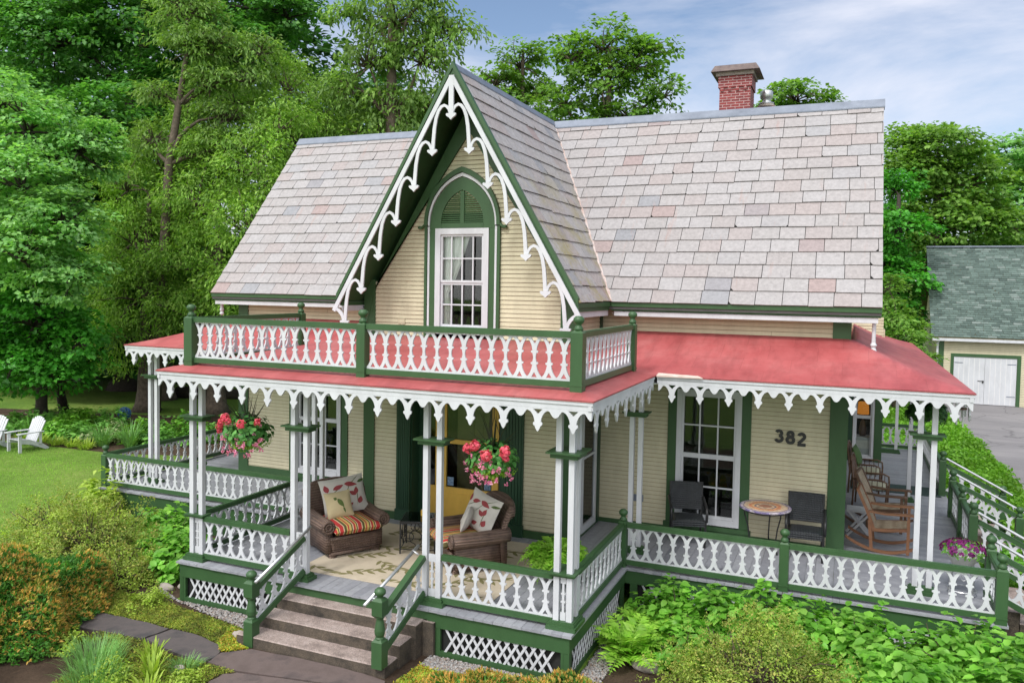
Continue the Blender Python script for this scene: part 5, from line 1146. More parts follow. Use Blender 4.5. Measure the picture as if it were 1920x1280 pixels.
# ---------------------------------------------------------------- white lawn chairs (front looks to -y)
def lawn_chair(label, loc, rz):
    t = thing('adirondack_chair', label, 'lawn chair', loc, rz, 'white lawn chairs on the left lawn'); W_ = MT['white']
    for sx in (-1,1):
        x = sx*.29
        mb = MB(); mb.box(x-.02*1,x+.02,-.43,-.34,0,.56); mb.build('leg', W_, t)
        mb = MB(); mb.prism([[(-.40,.27),(-.40,.39),(-.1,.37),(.30,.20),(.52,.04),(.50,.0),(.40,.0),(.0,.20)]], (x-sx*.045,0,0), Y3, Z3, X3, -.018, .018); mb.build('side_rail', W_, t)
        mb = MB(); mb.prism([[(-.47,-.07),(-.48,.05),(-.44,.08),(.30,.05),(.34,0),(.30,-.05),(-.2,-.06)]], (x+sx*.03,0,.56), Y3, X3*1.0, Z3, 0, .025); mb.build('arm', W_, t)
        mb = MB(); mb.box(x-.018,x+.018,.20,.27,.20,.56); mb.build('arm_brace', W_, t)
    mb = MB()
    for k in range(6): y = -.42+.09*k; z = .40-.03*k*.9; mb.add([(-.26,y,z),(.26,y,z),(.26,y+.08,z-.022),(-.26,y+.08,z-.022),(-.26,y,z-.02),(.26,y,z-.02),(.26,y+.08,z-.042),(-.26,y+.08,z-.042)], [(0,1,2,3),(7,6,5,4),(0,4,5,1),(1,5,6,2),(2,6,7,3),(3,7,4,0)])
    mb.build('seat', W_, t)
    mb = MB()
    for k in range(7):
        s = (k-3)/3; x = s*.245; top = 1.0-.10*s*s; x2 = s*.29; q = [(x-.036,.09,.25),(x+.036,.09,.25),(x2+.04,.40+.28*(top-1),top),(x2-.04,.40+.28*(top-1),top)]
        d = Vector((0,.022,-.009)); mb.add(q+[tuple(Vector(p)+d) for p in q], [(0,1,2,3),(7,6,5,4),(0,4,5,1),(1,5,6,2),(2,6,7,3),(3,7,4,0)])
    mb.build('backrest', W_, t); t.scale = (.92,.92,.92); return t
lawn_chair('white slatted lawn chair nearest the porch, back to the flower bed', (-18.25,6.40,GZ), R(-6))
lawn_chair('white slatted lawn chair at the left edge of the lawn', (-19.25,6.0,GZ), R(6))
# blue globe in the flower bed
t = thing('garden_globe', 'blue wire armillary globe on a stand in the flower bed', 'ornament', (-19.5,10.8,GZ-.66)); bl = surf('blue_metal', (.02,.09,.22), (.03,.12,.28), .35, 10, 30, .05)
mb = MB(); Rg = .20
for k in range(6): a = PI*k/6; mb.tube([(Rg*math.cos(u)*math.cos(a), Rg*math.cos(u)*math.sin(a), 1.0+Rg*math.sin(u)) for u in [2*PI*i/24 for i in range(25)]], .014, 5, cap=False)
for z in (-.10,0,.10): r_ = math.sqrt(Rg*Rg-z*z); mb.tube([(r_*math.cos(u), r_*math.sin(u), 1.0+z) for u in [2*PI*i/24 for i in range(25)]], .014, 5, cap=False)
mb.build('wire_globe', bl, t); mb = MB(); mb.lathe([(0,-.19),(.10,-.15),(.155,-.08),(.175,0),(.0,.01)], (0,0,1.0), 18); mb.build('glass_bowl', bl, t, smooth=True); mb = MB(); mb.tube([(0,0,.55),(0,0,.82)], .025, 8); mb.build('stand', MT['black'], t)
# ---------------------------------------------------------------- foliage
def unit(a): return a/np.maximum(np.linalg.norm(a, axis=-1, keepdims=True), 1e-9)
def rnd(n): return unit(RNG.normal(size=(n,3)))
def leaves(P, Nrm, T, L, W, kind='kite', fold=.12, curl=.0):
    """P base points, Nrm leaf normals, T leaf axes, L lengths, W width ratio -> vertices, triangles/quads"""
    T = unit(T-Nrm*np.sum(T*Nrm, 1, keepdims=True)); S = np.cross(Nrm, T); L = L[:,None]; n = len(P)
    if kind == 'kite':
        V = np.stack([P, P+T*L*.42+S*L*W*.5+Nrm*L*fold, P+T*L-Nrm*L*curl, P+T*L*.42-S*L*W*.5+Nrm*L*fold], 1).reshape(-1,3)
        b = (np.arange(n)*4)[:,None]; F = np.concatenate([b+np.array([[0,2,1]]), b+np.array([[0,3,2]])], 1).reshape(-1,3); return V, F
    w1, w2 = W*.42, W*.40
    V = np.stack([P, P+T*L*.30+Nrm*L*.0, P+T*L*.68-Nrm*L*curl*.4, P+T*L-Nrm*L*curl,
                  P+T*L*.26+S*L*w1+Nrm*L*fold, P+T*L*.66+S*L*w2+Nrm*L*(fold-curl*.4), P+T*L*.26-S*L*w1+Nrm*L*fold, P+T*L*.66-S*L*w2+Nrm*L*(fold-curl*.4)], 1).reshape(-1,3)
    b = (np.arange(n)*8)[:,None]; tri = np.array([[0,1,4],[1,2,5],[1,5,4],[2,3,5],[0,6,1],[1,6,7],[1,7,2],[2,7,3]])
    F = (b[:,:,None]+tri[None]).reshape(-1,3); return V, F
def limb(mb, a, b, r0, r1, bend=.12, n=6, seg=7):
    a, b = Vector(a), Vector(b); L = (b-a).length; off = Vector((random.uniform(-1,1), random.uniform(-1,1), random.uniform(0,1.2)))*L*bend
    pts = [a.lerp(b, i/n)+off*math.sin(PI*i/n)+Vector((random.uniform(-1,1), random.uniform(-1,1), random.uniform(-1,1)))*L*.012*(0 < i < n) for i in range(n+1)]
    mb.tube(pts, [r0+(r1-r0)*i/n for i in range(n+1)], seg); return pts
BARK = island('tree_bark', [(0,(.10,.075,.055)),(1,(.13,.10,.075))], .9, 9, .6, .9)
BARKD = island('dark_bark', [(0,(.035,.028,.022)),(1,(.05,.04,.03))], .9, 9, .6, .9)
GM = {
 'maple': leafmat('maple_leaves', [(0.046,0.166,0.030),(0.075,0.233,0.043),(0.116,0.302,0.060),(0.162,0.369,0.089)], .42),
 'maple_light': leafmat('light_maple_leaves', [(0.130,0.310,0.097),(0.182,0.395,0.116),(0.247,0.480,0.149),(0.312,0.550,0.194)], .42),
 'dark': leafmat('dark_glossy_leaves', [(0.045,0.214,0.026),(0.074,0.297,0.034),(0.110,0.386,0.047)], .38, .45),
 'cedar': leafmat('cedar_sprays', [(0.121,0.259,0.037),(0.177,0.346,0.050),(0.248,0.425,0.071),(0.312,0.486,0.103)], .36, .6),
 'larch': leafmat('larch_sprays', [(0.132,0.243,0.061),(0.185,0.319,0.077),(0.251,0.388,0.104)], .42, .6),
 'spring': leafmat('spring_leaves', [(0.099,0.219,0.037),(0.151,0.297,0.052),(0.208,0.364,0.074)], .48),
 'gold': leafmat('yellow_green_leaves', [(0.113,0.248,0.042),(0.162,0.311,0.056),(0.210,0.355,0.077)], .46),
 'deep': leafmat('deep_wood_leaves', [(0.022,0.088,0.019),(0.036,0.122,0.027),(0.060,0.170,0.038)], .3),
}
def clumpcloud(cent, out, k, rad, flat, L, W, up=.75, jit=.55, droop=.15, kind='kite'):
    """k leaves round every clump centre"""
    n = len(cent); C = np.repeat(cent, k, 0); O = np.repeat(out, k, 0); m = len(C); r = np.repeat(rad, k)[:,None]
    d = rnd(m)*(RNG.random((m,1))**.45); d[:,2] *= flat; P = C+d*r
    P[:,2] -= .22*r[:,0]*(d[:,0]**2+d[:,1]**2)
    Nn = unit(O*.35+np.array([0,0,up])+rnd(m)*jit); T = unit(O*.5+d*.8+rnd(m)*.6+np.array([0,0,-droop*2]))
    return leaves(P, Nn, T, L*RNG.uniform(.65,1.3,m), W, kind)
def make_tree(name, label, base, trunk, lobes, mat, cl=60, k=42, L=.2, W=.75, crad=.6, flat=.38, group=None, bark=None, cat='tree', droop=.15, up=.75, bare=0, shell=(.35,1.0)):
    """trunk: list of (x,y,z,r); lobes: (x,y,z,r) crown masses; limbs run from the trunk into every mass"""
    B = Vector(base); t = thing(name, label, cat, base, 0, group); mb = MB()
    tp = [Vector(p[:3])-B for p in trunk]; mb.tube(tp, [p[3] for p in trunk], 10)
    VV, FF, off = [], [], 0
    for lb in lobes:
        x, y, z, r = lb[:4]; fz = lb[4] if len(lb) > 4 else .8; c = Vector((x,y,z))-B
        best = min(range(len(tp)), key=lambda i: (tp[i]-c).length+(3 if tp[i].z > c.z-.2 else 0)); rb = trunk[best][3]*.8
        limb(mb, tp[best], c+Vector((0,0,r*.1)), min(rb*.75, .05+r*.055), .03, .12)
        n = max(6, int(cl*(r/2)**2)); dirs = rnd(n); dirs[:,2] = np.abs(dirs[:,2])*np.where(RNG.random(n) < .72, 1, -1)
        rad = r*(shell[0]+(shell[1]-shell[0])*RNG.random(n)**.55); cen = np.array(c)[None]+dirs*rad[:,None]*np.array([1,1,fz])
        for i in range(0, n, max(1, n//(10 if not bare else 16))): limb(mb, c+Vector((0,0,-.1*r)), Vector(cen[i]), .03+.012*r, .010, .1, 4, 5)
        V, F = clumpcloud(cen, dirs, k, crad*RNG.uniform(.7,1.3,n), flat, L, W, up, .55, droop); VV.append(V); FF.append(F+off); off += len(V)
    mb.build('trunk', bark or BARK, t, smooth=True)
    npmesh('crown', np.concatenate(VV), np.concatenate(FF), GM[mat], t); return t
G0 = GZ
make_tree('maple_tree', 'huge dark green maple with forked black trunk, tallest at the left', (-26.5,17.2,G0), [(-26.5,17.2,G0,.95),(-26.5,17.2,G0+.6,.6),(-26.6,17.2,3,.5),(-26.9,17.3,7,.5),(-26.6,17.6,11,.38),(-26.3,18,15,.25),(-26.5,18.2,19,.12)],
  [(-30.1,16.7,14.8,3.1),(-26.4,18.4,16.0,3.6),(-22.3,19.0,14.2,2.6),(-25.6,15.2,10.7,2.0),(-30.2,15.5,11.4,2.5),(-25.2,18.7,12.4,2.6),(-23.2,20.6,17.6,2.9),(-28,19,20.3,4.8),(-33.1,16.7,16.5,3.2),(-24.0,16.6,8.2,1.6),(-27.6,14.7,8.6,1.6),(-20.6,20.6,16.2,1.7),(-21.6,20.4,19.5,2.0)], 'maple', 66, 60, .20, .8, .75, .34, bark=BARKD)
make_tree('maple_tree', 'lighter green layered maple at the left edge above the lawn chairs', (-21.9,9.6,G0), [(-21.9,9.6,G0,.30),(-21.8,9.5,G0+.5,.18),(-21.6,9.4,2.5,.16),(-20.6,9.0,5,.19),(-19.9,8.7,7.5,.13),(-19.6,8.5,9,.06)],
  [(-19.9,7.7,8.7,1.35),(-19.3,9.0,8.25,1.4),(-19.0,6.9,6.83,1.37),(-18.0,7.25,5.78,1.37),(-18.5,6.5,4.83,1.35),(-17.7,7.3,4.26,1.1),(-19.7,9.9,7.9,.9),(-21.2,7.2,7.4,1.6),(-20.6,7.0,5.4,1.4),(-21.5,8.0,9.6,1.3)], 'maple_light', 100, 56, .145, .8, .5, .32, bark=BARKD)
make_tree('dogwood_tree', 'low spreading dark green tree behind the white lawn chairs', (-22.6,11.0,G0), [(-22.6,11.0,G0,.18),(-22.4,10.6,.6,.12),(-21.6,9.6,1.8,.14),(-21.0,9.0,3.4,.08)],
  [(-20.5,8.3,2.9,1.6),(-19.2,8.8,2.3,1.05),(-21.1,8.0,1.5,1.25),(-19.7,8.5,1.15,.95),(-21.0,8.6,3.9,1.35),(-22.6,8.2,2.6,1.6),(-22.5,9.6,1.2,1.2)], 'dark', 110, 44, .17, .7, .48, .32, bark=BARKD)
make_tree('hemlock_tree', 'leaning conifer with bare pale trunk rising above the cedars', (-20.4,12.9,G0), [(-20.4,12.9,G0,.22),(-20.1,13.0,4,.19),(-19.85,13.1,8.4,.15),(-19.6,13.3,10.5,.12),(-19.4,13.5,12.4,.08),(-19.3,13.6,14.6,.05)],
  [(-19.2,13.6,12.6,1.3,.7),(-19.5,13.5,13.9,1.3,.7),(-18.5,13.8,11.3,1.1,.6),(-18.2,14.3,10.2,1.1,.6),(-19.8,13.4,14.6,1.2,.7),(-18.5,14.0,12.8,1.0,.6),(-20.3,13.0,10.9,.8,.6),(-17.6,14.6,11.6,.9,.6),(-18.0,14.2,9.0,1.2,.7),(-20.9,13.4,9.4,1.0,.8),(-17.2,14.8,12.6,.9,.7)], 'larch', 95, 40, .20, .34, .55, .45, bark=BARK, droop=.5, up=.4, bare=1)
def cedar(label, base, lobes, r=.32, mat='cedar'): return make_tree('cedar_tree', label, base, [(*base,r*1.7),(base[0],base[1],base[2]+.3,r*1.25),(base[0],base[1],base[2]+.8,r),(base[0]+.1,base[1],base[2]+4,r*.75),(base[0]+.15,base[1],base[2]+7,r*.35),(base[0]+.15,base[1],base[2]+8,r*.12)], lobes, mat, 115, 54, .17, .36, .52, .75, group='cedars beside the house', droop=.45, up=.35)
cedar('feathery green cedar above the wire globe, left of the other trunk', (-20.97,13.08,G0), [(-21.4,12.9,5.7,1.55,1.1),(-21.6,12.9,7.6,1.15,1.1),(-21.1,12.9,3.6,1.7,1),(-21.6,12.6,2.1,1.45,.9),(-22.3,13.4,4.4,1.6,1)])
cedar('feathery green cedar with thick grey trunk seen through the left porch', (-18.34,13.81,G0), [(-18.8,13.4,4.75,1.65,1.1),(-18.9,13.5,7.05,1.45,1.1),(-18.95,14.06,8.7,1.15,1.2),(-18.7,13.3,2.9,1.7,.9),(-18.2,14.6,3.6,1.5,.9)])
cedar('yellowish green cedar touching the left end of the roof', (-16.1,13.4,G0), [(-16.4,13.6,8.1,1.4,1.1),(-15.9,12.7,6.0,1.45,1),(-16.0,12.5,4.0,1.4,1),(-16.3,14.7,9.7,1.2,1.1),(-15.3,13.5,7.0,1.2,1),(-15.6,13.2,2.6,1.4,.8)])
cedar('distant cedar rising over the left roof ridge', (-18.3,19.5,G0), [(-18.8,19.2,12.2,1.2,1.2),(-19.2,19,10.6,1.5,1.1),(-17.7,19.6,11.0,1.3,1.2),(-16.7,20,10.4,1.3,1.2),(-18,19.4,8.5,1.8,1),(-16.2,20.2,8.6,1.5,1)], .3, 'larch')
make_tree('larch_tree', 'tall open tree with hanging foliage behind the gable, reaching the top of the picture', (-13.5,18.0,G0), [(-13.5,18,G0,.45),(-13.55,18.03,5,.36),(-13.56,18.03,10.4,.24),(-13.65,18.1,13,.17),(-13.72,18.2,15.2,.11),(-13.8,18.2,18,.05)],
  [(-13.6,18.2,14.4,1.7,.8),(-14.5,17.8,12.7,1.3,.8),(-12.6,18.6,12.9,1.4,.8),(-13.5,18.1,11.0,1.5,.7),(-15.0,17.5,11.7,1.1,.8),(-11.5,19.1,14.0,1.1,.7),(-12.0,18.7,11.1,1.2,.7),(-15.2,17.5,14.6,.8,.8),(-13.7,18.2,16.4,1.5,.9),(-12.4,18.7,15.2,.9,.8),(-14.2,18,9.6,1.5,.8)], 'larch', 60, 42, .24, .42, .52, .8, droop=.8, up=.25, bare=1)
def open_maple(label, base, top, lobes, mat='spring', L=.22, cl=52): return make_tree('maple_tree', label, base, [(*base,.36),(base[0],base[1],6,.3),(base[0]+.05,base[1],9.5,.22),(*top,.06)], lobes, mat, cl, 40, L, .78, .62, .34, 'maples behind the ridge', bare=1)
open_maple('round topped maple just right of the gable peak', (-12.4,28.4,G0), (-12.4,28.4,16), [(-12.6,28.5,15.3,1.6),(-12.9,28.2,13.2,1.6),(-13.7,28,14.4,1.2),(-11.7,28.8,13.7,1.35),(-12.2,28.6,11.4,1.7),(-11,29,12,1.2),(-10.3,28,10.4,1.6),(-13.8,28,11.6,1.4)])
open_maple('broad round maple showing bare limbs behind the middle of the ridge', (-7.4,26.2,G0), (-7.3,26.3,15), [(-7.6,26.2,15.0,1.6),(-8.9,25.6,14.5,1.25),(-6.3,26.7,14.2,1.4),(-5.6,27,15.0,.95),(-7.6,26.1,13.3,1.7),(-5.0,27.1,12.9,1.1),(-9.1,25.4,12.4,1.3),(-6.4,26.5,11.9,1.5),(-8.0,26,11,1.6),(-4.4,27.4,11.3,1.0),(-9.8,25.6,11,1.5),(-3.6,27.6,10.6,1.1)])
open_maple('small maple crown just behind the brick chimney', (-.1,39.2,G0), (-.1,39.2,15.5), [(-.25,39.0,15.0,1.75,.6),(-1.5,38.5,14.4,1.2,.6),(1.2,39.6,14.4,1.3,.6),(0,39,13.4,1.8,.6),(-.6,38.8,11.4,2.2,.8),(.9,39.4,9.4,2.2,.8),(-.8,39.2,7.0,2.2,.8)], 'spring', .26)
make_tree('locust_tree', 'large rounded yellow green tree right of the house', (7.8,47.7,G0), [(7.8,47.7,G0,.5),(7.8,47.7,6,.4),(7.8,47.7,10,.25),(7.8,47.7,14,.08)],
  [(7.8,47.7,12.9,2.8),(6.3,47,11.5,2.3),(9.7,48.4,11.3,2.6),(7.9,47.6,8.8,3.2),(10.7,48.7,8.3,2.4),(5.7,49.1,14,1.4),(5.2,47,8.0,2.2),(6,46.8,5.2,2.4),(9,47.5,4.8,2.8)], 'gold', 46, 44, .30, .8, .85, .36)
make_tree('ash_tree', 'blue green tree at the right edge behind the garage', (13,55.3,G0), [(13,55.3,G0,.5),(13,55.3,7,.35),(13,55.3,14,.08)], [(13,55.4,13.6,2.2),(12.8,55.1,9.8,2.6),(14.8,55.8,11.5,2.6),(11.8,54.8,6.4,2.6),(15.8,56,8.2,2.8),(10.6,55.6,11.4,1.6)], 'maple_light', 42, 44, .32, .8, .85, .36)
make_tree('maple_tree', 'dark green tree between the roof end and the garage', (5.0,34.2,G0), [(5,34.2,G0,.3),(5,34.2,4,.24),(5,34.4,9,.08)], [(5.1,33.3,7.25,1.4),(5.3,33.4,4.7,1.35),(4.9,35.5,9.4,1.3),(4.3,34.4,5.8,1.6),(4.2,33.6,3.2,1.6),(5.2,34.6,2.6,1.3)], 'dark', 75, 44, .22, .75, .6, .34, bark=BARKD)
make_tree('sumac_shrub', 'bright green sumac shrub rising behind the porch roof end', (4.75,26.4,G0), [(4.75,26.4,G0,.12),(4.75,26.4,1.5,.09),(4.7,26.4,3,.04)], [(4.7,26.4,3.1,1.0),(5.05,25.4,2.3,.8),(4.3,27.2,4.4,.8),(5.2,26.8,1.3,1.0),(4.4,26,1.6,1.0)], 'spring', 150, 36, .20, .5, .45, .35, cat='shrub')
cedar('grey green cedar behind the leaning conifer trunk', (-22.6,15.6,G0), [(-22.6,15.4,8.6,1.6,1.2),(-22.4,15.4,6.2,1.7,1),(-21.2,15.6,10.2,1.3,1.1),(-23.8,15.2,5.0,1.6,1),(-20.0,16.0,9.0,1.3,1.1),(-19.6,16.2,11.2,1.1,1.1)], .26)
cedar('tall thin cedar between the leaning conifer and the left roof end', (-16.9,16.6,G0), [(-17.0,16.4,9.6,1.4,1.2),(-17.2,16.4,11.6,1.1,1.2),(-16.6,16.6,7.2,1.5,1),(-16.2,17.2,10.4,1.0,1.1)], .26)
# far-off wood that closes the view
def woodland(name, blobs, n_per, mat, L=.45, k=40, lab='tree'):
    VV, FF, off = [], [], 0
    for x, y, z, rx, ry, rz in blobs:
        d = rnd(n_per); d[:,2] = np.abs(d[:,2]); c = np.array([x,y,z])+d*np.array([rx,ry,rz])*(.8+.25*RNG.random((n_per,1)))
        V, F = clumpcloud(c, d, k, 1.1*RNG.uniform(.7,1.4,n_per), .45, L, .8); VV.append(V); FF.append(F+off); off += len(V)
    o = npmesh(name, np.concatenate(VV), np.concatenate(FF), GM[mat]); tag(o, lab, 'woodland', kind='stuff')
woodland('far_woodland', [(-38,24,2,9,5,17),(-30,30,2,9,6,19),(-22,30,2,7,5,14),(-46,18,2,9,6,20),(-16,34,2,6,4,10),(-29,23,0,5,3,8),(-29.5,15.5,1,3.5,2.5,9),(-25.5,15.0,1,2.5,2,6),(-36,17,0,6,4,9)], 300, 'deep', .5, 40, 'deep green wood closing the view behind the left garden trees')
woodland('far_woodland', [(16,62,0,9,5,10),(26,60,0,9,6,11),(6,62,0,7,5,9.5),(20,50,0,9,4,6.5),(11,44,0,4,3,6.0),(-8,64,0,9,5,9),(-1,60,0,7,5,8.5)], 190, 'maple', .5, 40, 'green wood rising behind the garage')
# ---------------------------------------------------------------- garage
gar = thing('garage', 'cream garage with green shingle roof and white double doors', 'garage', (6.7,31.3,G0)); gl = (-6.7,-31.3,-G0)
def gb(m, name, mat, parent=None): o = m.build(name, MT[mat] if isinstance(mat, str) else mat, parent or gar); o.location = gl if parent is None else (0,0,0); return o
gx0, gx1, gy0_, gy1_, gez, grz = 6.7, 17.5, 31.3, 39.3, 2.62, 6.45
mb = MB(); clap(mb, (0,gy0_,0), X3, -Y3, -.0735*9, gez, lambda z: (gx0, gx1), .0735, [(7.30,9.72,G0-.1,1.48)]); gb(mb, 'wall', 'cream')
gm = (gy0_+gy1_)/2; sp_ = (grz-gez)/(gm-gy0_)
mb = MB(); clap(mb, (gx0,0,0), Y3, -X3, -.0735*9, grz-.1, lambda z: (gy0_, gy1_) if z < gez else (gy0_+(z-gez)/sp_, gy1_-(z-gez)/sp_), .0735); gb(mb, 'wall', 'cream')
shm = island('green_shingles', [(0,(.060,.088,.078)),(.3,(.078,.112,.098)),(.6,(.095,.135,.118)),(.85,(.115,.16,.142)),(1,(.165,.20,.185))], .9, 6, .3, .4)
v_ = Vector((0,gy0_-.35-gm,-(sp_*(gm-gy0_+.35)))); Lr = v_.length; v_.normalize(); mb = MB()
slates(mb, (0,gm,grz+.06), X3, v_, Vector((0,-sp_,1)).normalized(), Lr, .14, .32, lambda v: gx0-.35, lambda v: gx1); gb(mb, 'roof', shm)
mb = MB(); ze_ = grz-sp_*(gm-gy0_+.35)
for s_ in (1,-1):
    ya = gm-s_*(gm-gy0_+.35); mb.add([(gx0-.33,gm,grz+.04),(gx1,gm,grz+.04),(gx1,ya,ze_+.04),(gx0-.33,ya,ze_+.04),(gx0-.33,gm,grz-.10),(gx1,gm,grz-.10),(gx1,ya,ze_-.10),(gx0-.33,ya,ze_-.10)], [(0,3,2,1),(4,5,6,7),(0,4,7,3),(2,3,7,6),(1,2,6,5)])
gb(mb, 'roof_deck', surf('weathered_soffit', (.12,.11,.06), (.08,.075,.04), .8, 4, 30, .2))
mb = MB(); mb.box(gx0-.36,gx1,gm-.12,gm+.12,grz+.04,grz+.11); gb(mb, 'ridge_cap', 'zinc')
mb = MB(); mb.box(gx0-.30,gx1,gy0_-.37,gy0_-.25,ze_-.12,ze_-.0); gb(mb, 'gutter', 'white')
mb = MB(); mb.tube([(gx0-.02,gy0_-.26,ze_-.05),(gx0-.06,gy0_-.05,ze_-.25),(gx0-.06,gy0_-.05,G0)], .05, 8); gb(mb, 'downpipe', 'white')
mb = MB(); mb.box(gx0-.02,gx0+.20,gy0_-.04,gy0_,G0,gez-.02); gb(mb, 'corner_board', 'green')
mb = MB(); mb.box(7.18,7.30,gy0_-.05,gy0_+.02,G0,1.62); mb.box(9.72,9.86,gy0_-.05,gy0_+.02,G0,1.62); mb.box(7.30,9.72,gy0_-.05,gy0_+.02,1.48,1.62); gb(mb, 'door_frame', 'green')
for a, b in ((7.31,8.505),(8.515,9.71)):
    mb = MB(); mb.box(a,b,gy0_-.02,gy0_+.03,G0+.03,1.47); d_ = gb(mb, 'garage_door', 'white')
    mb = MB()
    for z in (-.2,1.2): mb.box(a+.02 if a < 8 else b-.35, a+.35 if a < 8 else b-.02, gy0_-.032, gy0_-.02, z, z+.03)
    gb(mb, 'strap_hinge', 'zinc', d_)
    mb = MB()
    for k in range(1,6): mb.box(a+(b-a)*k/6-.006, a+(b-a)*k/6+.006, gy0_-.0225, gy0_-.02, G0+.04, 1.46)
    gb(mb, 'plank_joint', 'whitepot', d_)
    if a < 8: mb = MB(); mb.box(8.25,8.50,gy0_-.035,gy0_-.02,.42,.45); mb.box(8.42,8.48,gy0_-.06,gy0_-.035,.36,.46); gb(mb, 'latch', 'black', d_)
wm, wnt, wo_ = newmat('lit_bulb'); we = N(wnt, 'ShaderNodeEmission', Strength=3.0); we.inputs['Color'].default_value = (1,.62,.25,1); wnt.links.new(we.outputs[0], wo_.inputs[0])
mb = MB(); mb.box(6.72,6.84,31.14,31.26,2.42,2.50); lf = gb(mb, 'wall_lamp', 'black'); mb = MB(); mb.lathe([(0,-.08),(.06,-.06),(.075,0),(.05,.05),(0,.06)], (6.80,31.10,2.38), 12); gb(mb, 'bulb', wm, lf)
for y in (35.6,36.9):
    mb = MB(); mb.box(gx0-.04,gx0,y-.45,y+.45,.2,1.2); w_ = gb(mb, 'side_window', 'white'); mb = MB(); mb.box(gx0-.045,gx0-.041,y-.36,y+.36,.29,1.11); gb(mb, 'pane', 'dark', w_)
# ---------------------------------------------------------------- shrubs and flowers near the house
GM2 = {
 'yew_green': leafmat('yew_needles', [(0.054,0.180,0.027),(0.085,0.261,0.038),(0.132,0.342,0.052)], .28, .45, patchscale=3),
 'yew_tip': leafmat('orange_new_growth', [(.56,.27,.07),(.60,.36,.09),(.46,.38,.09),(.30,.36,.07)], .35, .5, patchscale=4),
 'spirea': leafmat('azalea_leaves', [(0.161,0.246,0.040),(0.235,0.337,0.057),(0.323,0.402,0.086),(0.397,0.350,0.103)], .38, .5, patchscale=2.2),
 'hydrangea': leafmat('hydrangea_leaves', [(0.106,0.297,0.030),(0.149,0.377,0.043),(0.207,0.457,0.065),(0.270,0.515,0.091)], .40, .40, patchscale=2.0, dark=.8),
 'lime': leafmat('lime_leaves', [(0.230,0.360,0.034),(0.310,0.432,0.057),(0.368,0.480,0.092)], .35, .5, patchscale=3, dark=.8),
 'fern': leafmat('fern_fronds', [(0.175,0.384,0.034),(0.248,0.485,0.052),(0.336,0.570,0.081)], .4, .5, patchscale=4, dark=.8),
 'fern_dark': leafmat('dark_fern_fronds', [(.02,.07,.015),(.035,.10,.02)], .3, .5),
 'moss': leafmat('moss_leaves', [(.11,.19,.02),(.17,.26,.028),(.26,.32,.04),(.34,.30,.06),(.15,.24,.03)], .2, .7, patchscale=3.5, dark=.5),
 'sedum': leafmat('orange_sedum', [(0.218,0.432,0.040),(0.310,0.456,0.046),(0.575,0.312,0.057),(0.460,0.480,0.057)], .25, .6, patchscale=5),
 'cover': leafmat('ground_cover_leaves', [(0.091,0.243,0.018),(0.141,0.333,0.027),(0.191,0.396,0.042)], .42, .5, patchscale=1.2),
 'bedgreen': leafmat('perennial_leaves', [(0.106,0.276,0.051),(0.152,0.373,0.069),(0.212,0.455,0.095)], .3, .5, patchscale=2),
 'bluegreen': leafmat('blue_green_blades', [(0.134,0.298,0.086),(0.179,0.375,0.107),(0.233,0.442,0.135)], .3, .5, patchscale=4),
 'variegated': leafmat('variegated_leaves', [(.18,.28,.08),(.28,.36,.16),(.42,.46,.28)], .3, .5, patchscale=3),
 'geranium': leafmat('geranium_leaves', [(0.046,0.168,0.040),(0.075,0.228,0.052),(0.103,0.276,0.069)], .25, .5),
 'pink': leafmat('pink_petals', [(0.620,0.121,0.315),(0.700,0.220,0.441),(0.750,0.418,0.578)], .3, .6, dark=.9, patch=1.1),
 'red': leafmat('coral_red_petals', [(.62,.055,.115),(.70,.10,.17),(.74,.20,.26)], .3, .6, dark=.9, patch=1.1),
 'purple': leafmat('purple_petals', [(.10,.012,.09),(.20,.015,.16),(.30,.03,.22)], .3, .6),
 'spike': leafmat('dark_spiky_blades', [(.025,.035,.018),(.05,.055,.03)], .2, .5),
 'grass': leafmat('lawn_blades', [(0.161,0.348,0.034),(0.218,0.420,0.052),(0.276,0.468,0.075)], .3, .6, patchscale=.6),
}
GM.update(GM2)
TWIG = surf('shrub_twigs', (.09,.065,.045), (.06,.045,.03), .9, 8, 40, .3)
def mound(n, r, rz, shell=.82, lo=.05):
    """points and outward directions on an uneven dome"""
    d = rnd(n); d[:,2] = np.abs(d[:,2])*(1-lo)+lo*RNG.random(n); d = unit(d)
    k = 1+.10*np.sin(d[:,0]*5+1.3*r)+.09*np.sin(d[:,1]*6.1+2*rz)+.07*np.sin((d[:,0]+d[:,1])*9)
    rad = (shell+(1-shell)*RNG.random(n)**.6)*k
    return d*rad[:,None]*np.array([r,r,rz]), d
def add_twigs(t, r, rz, n=16, mat=None):
    mb = MB()
    for i in range(n):
        a = random.uniform(0, 2*PI); e = random.uniform(.25,1.3); q = Vector((math.cos(a)*math.cos(e)*r, math.sin(a)*math.cos(e)*r, math.sin(e)*rz))*random.uniform(.75,1.06); limb(mb, (random.uniform(-.08,.08),random.uniform(-.08,.08),0), q, .014, .005, .15, 4, 5)
    mb.build('branches', mat or TWIG, t)
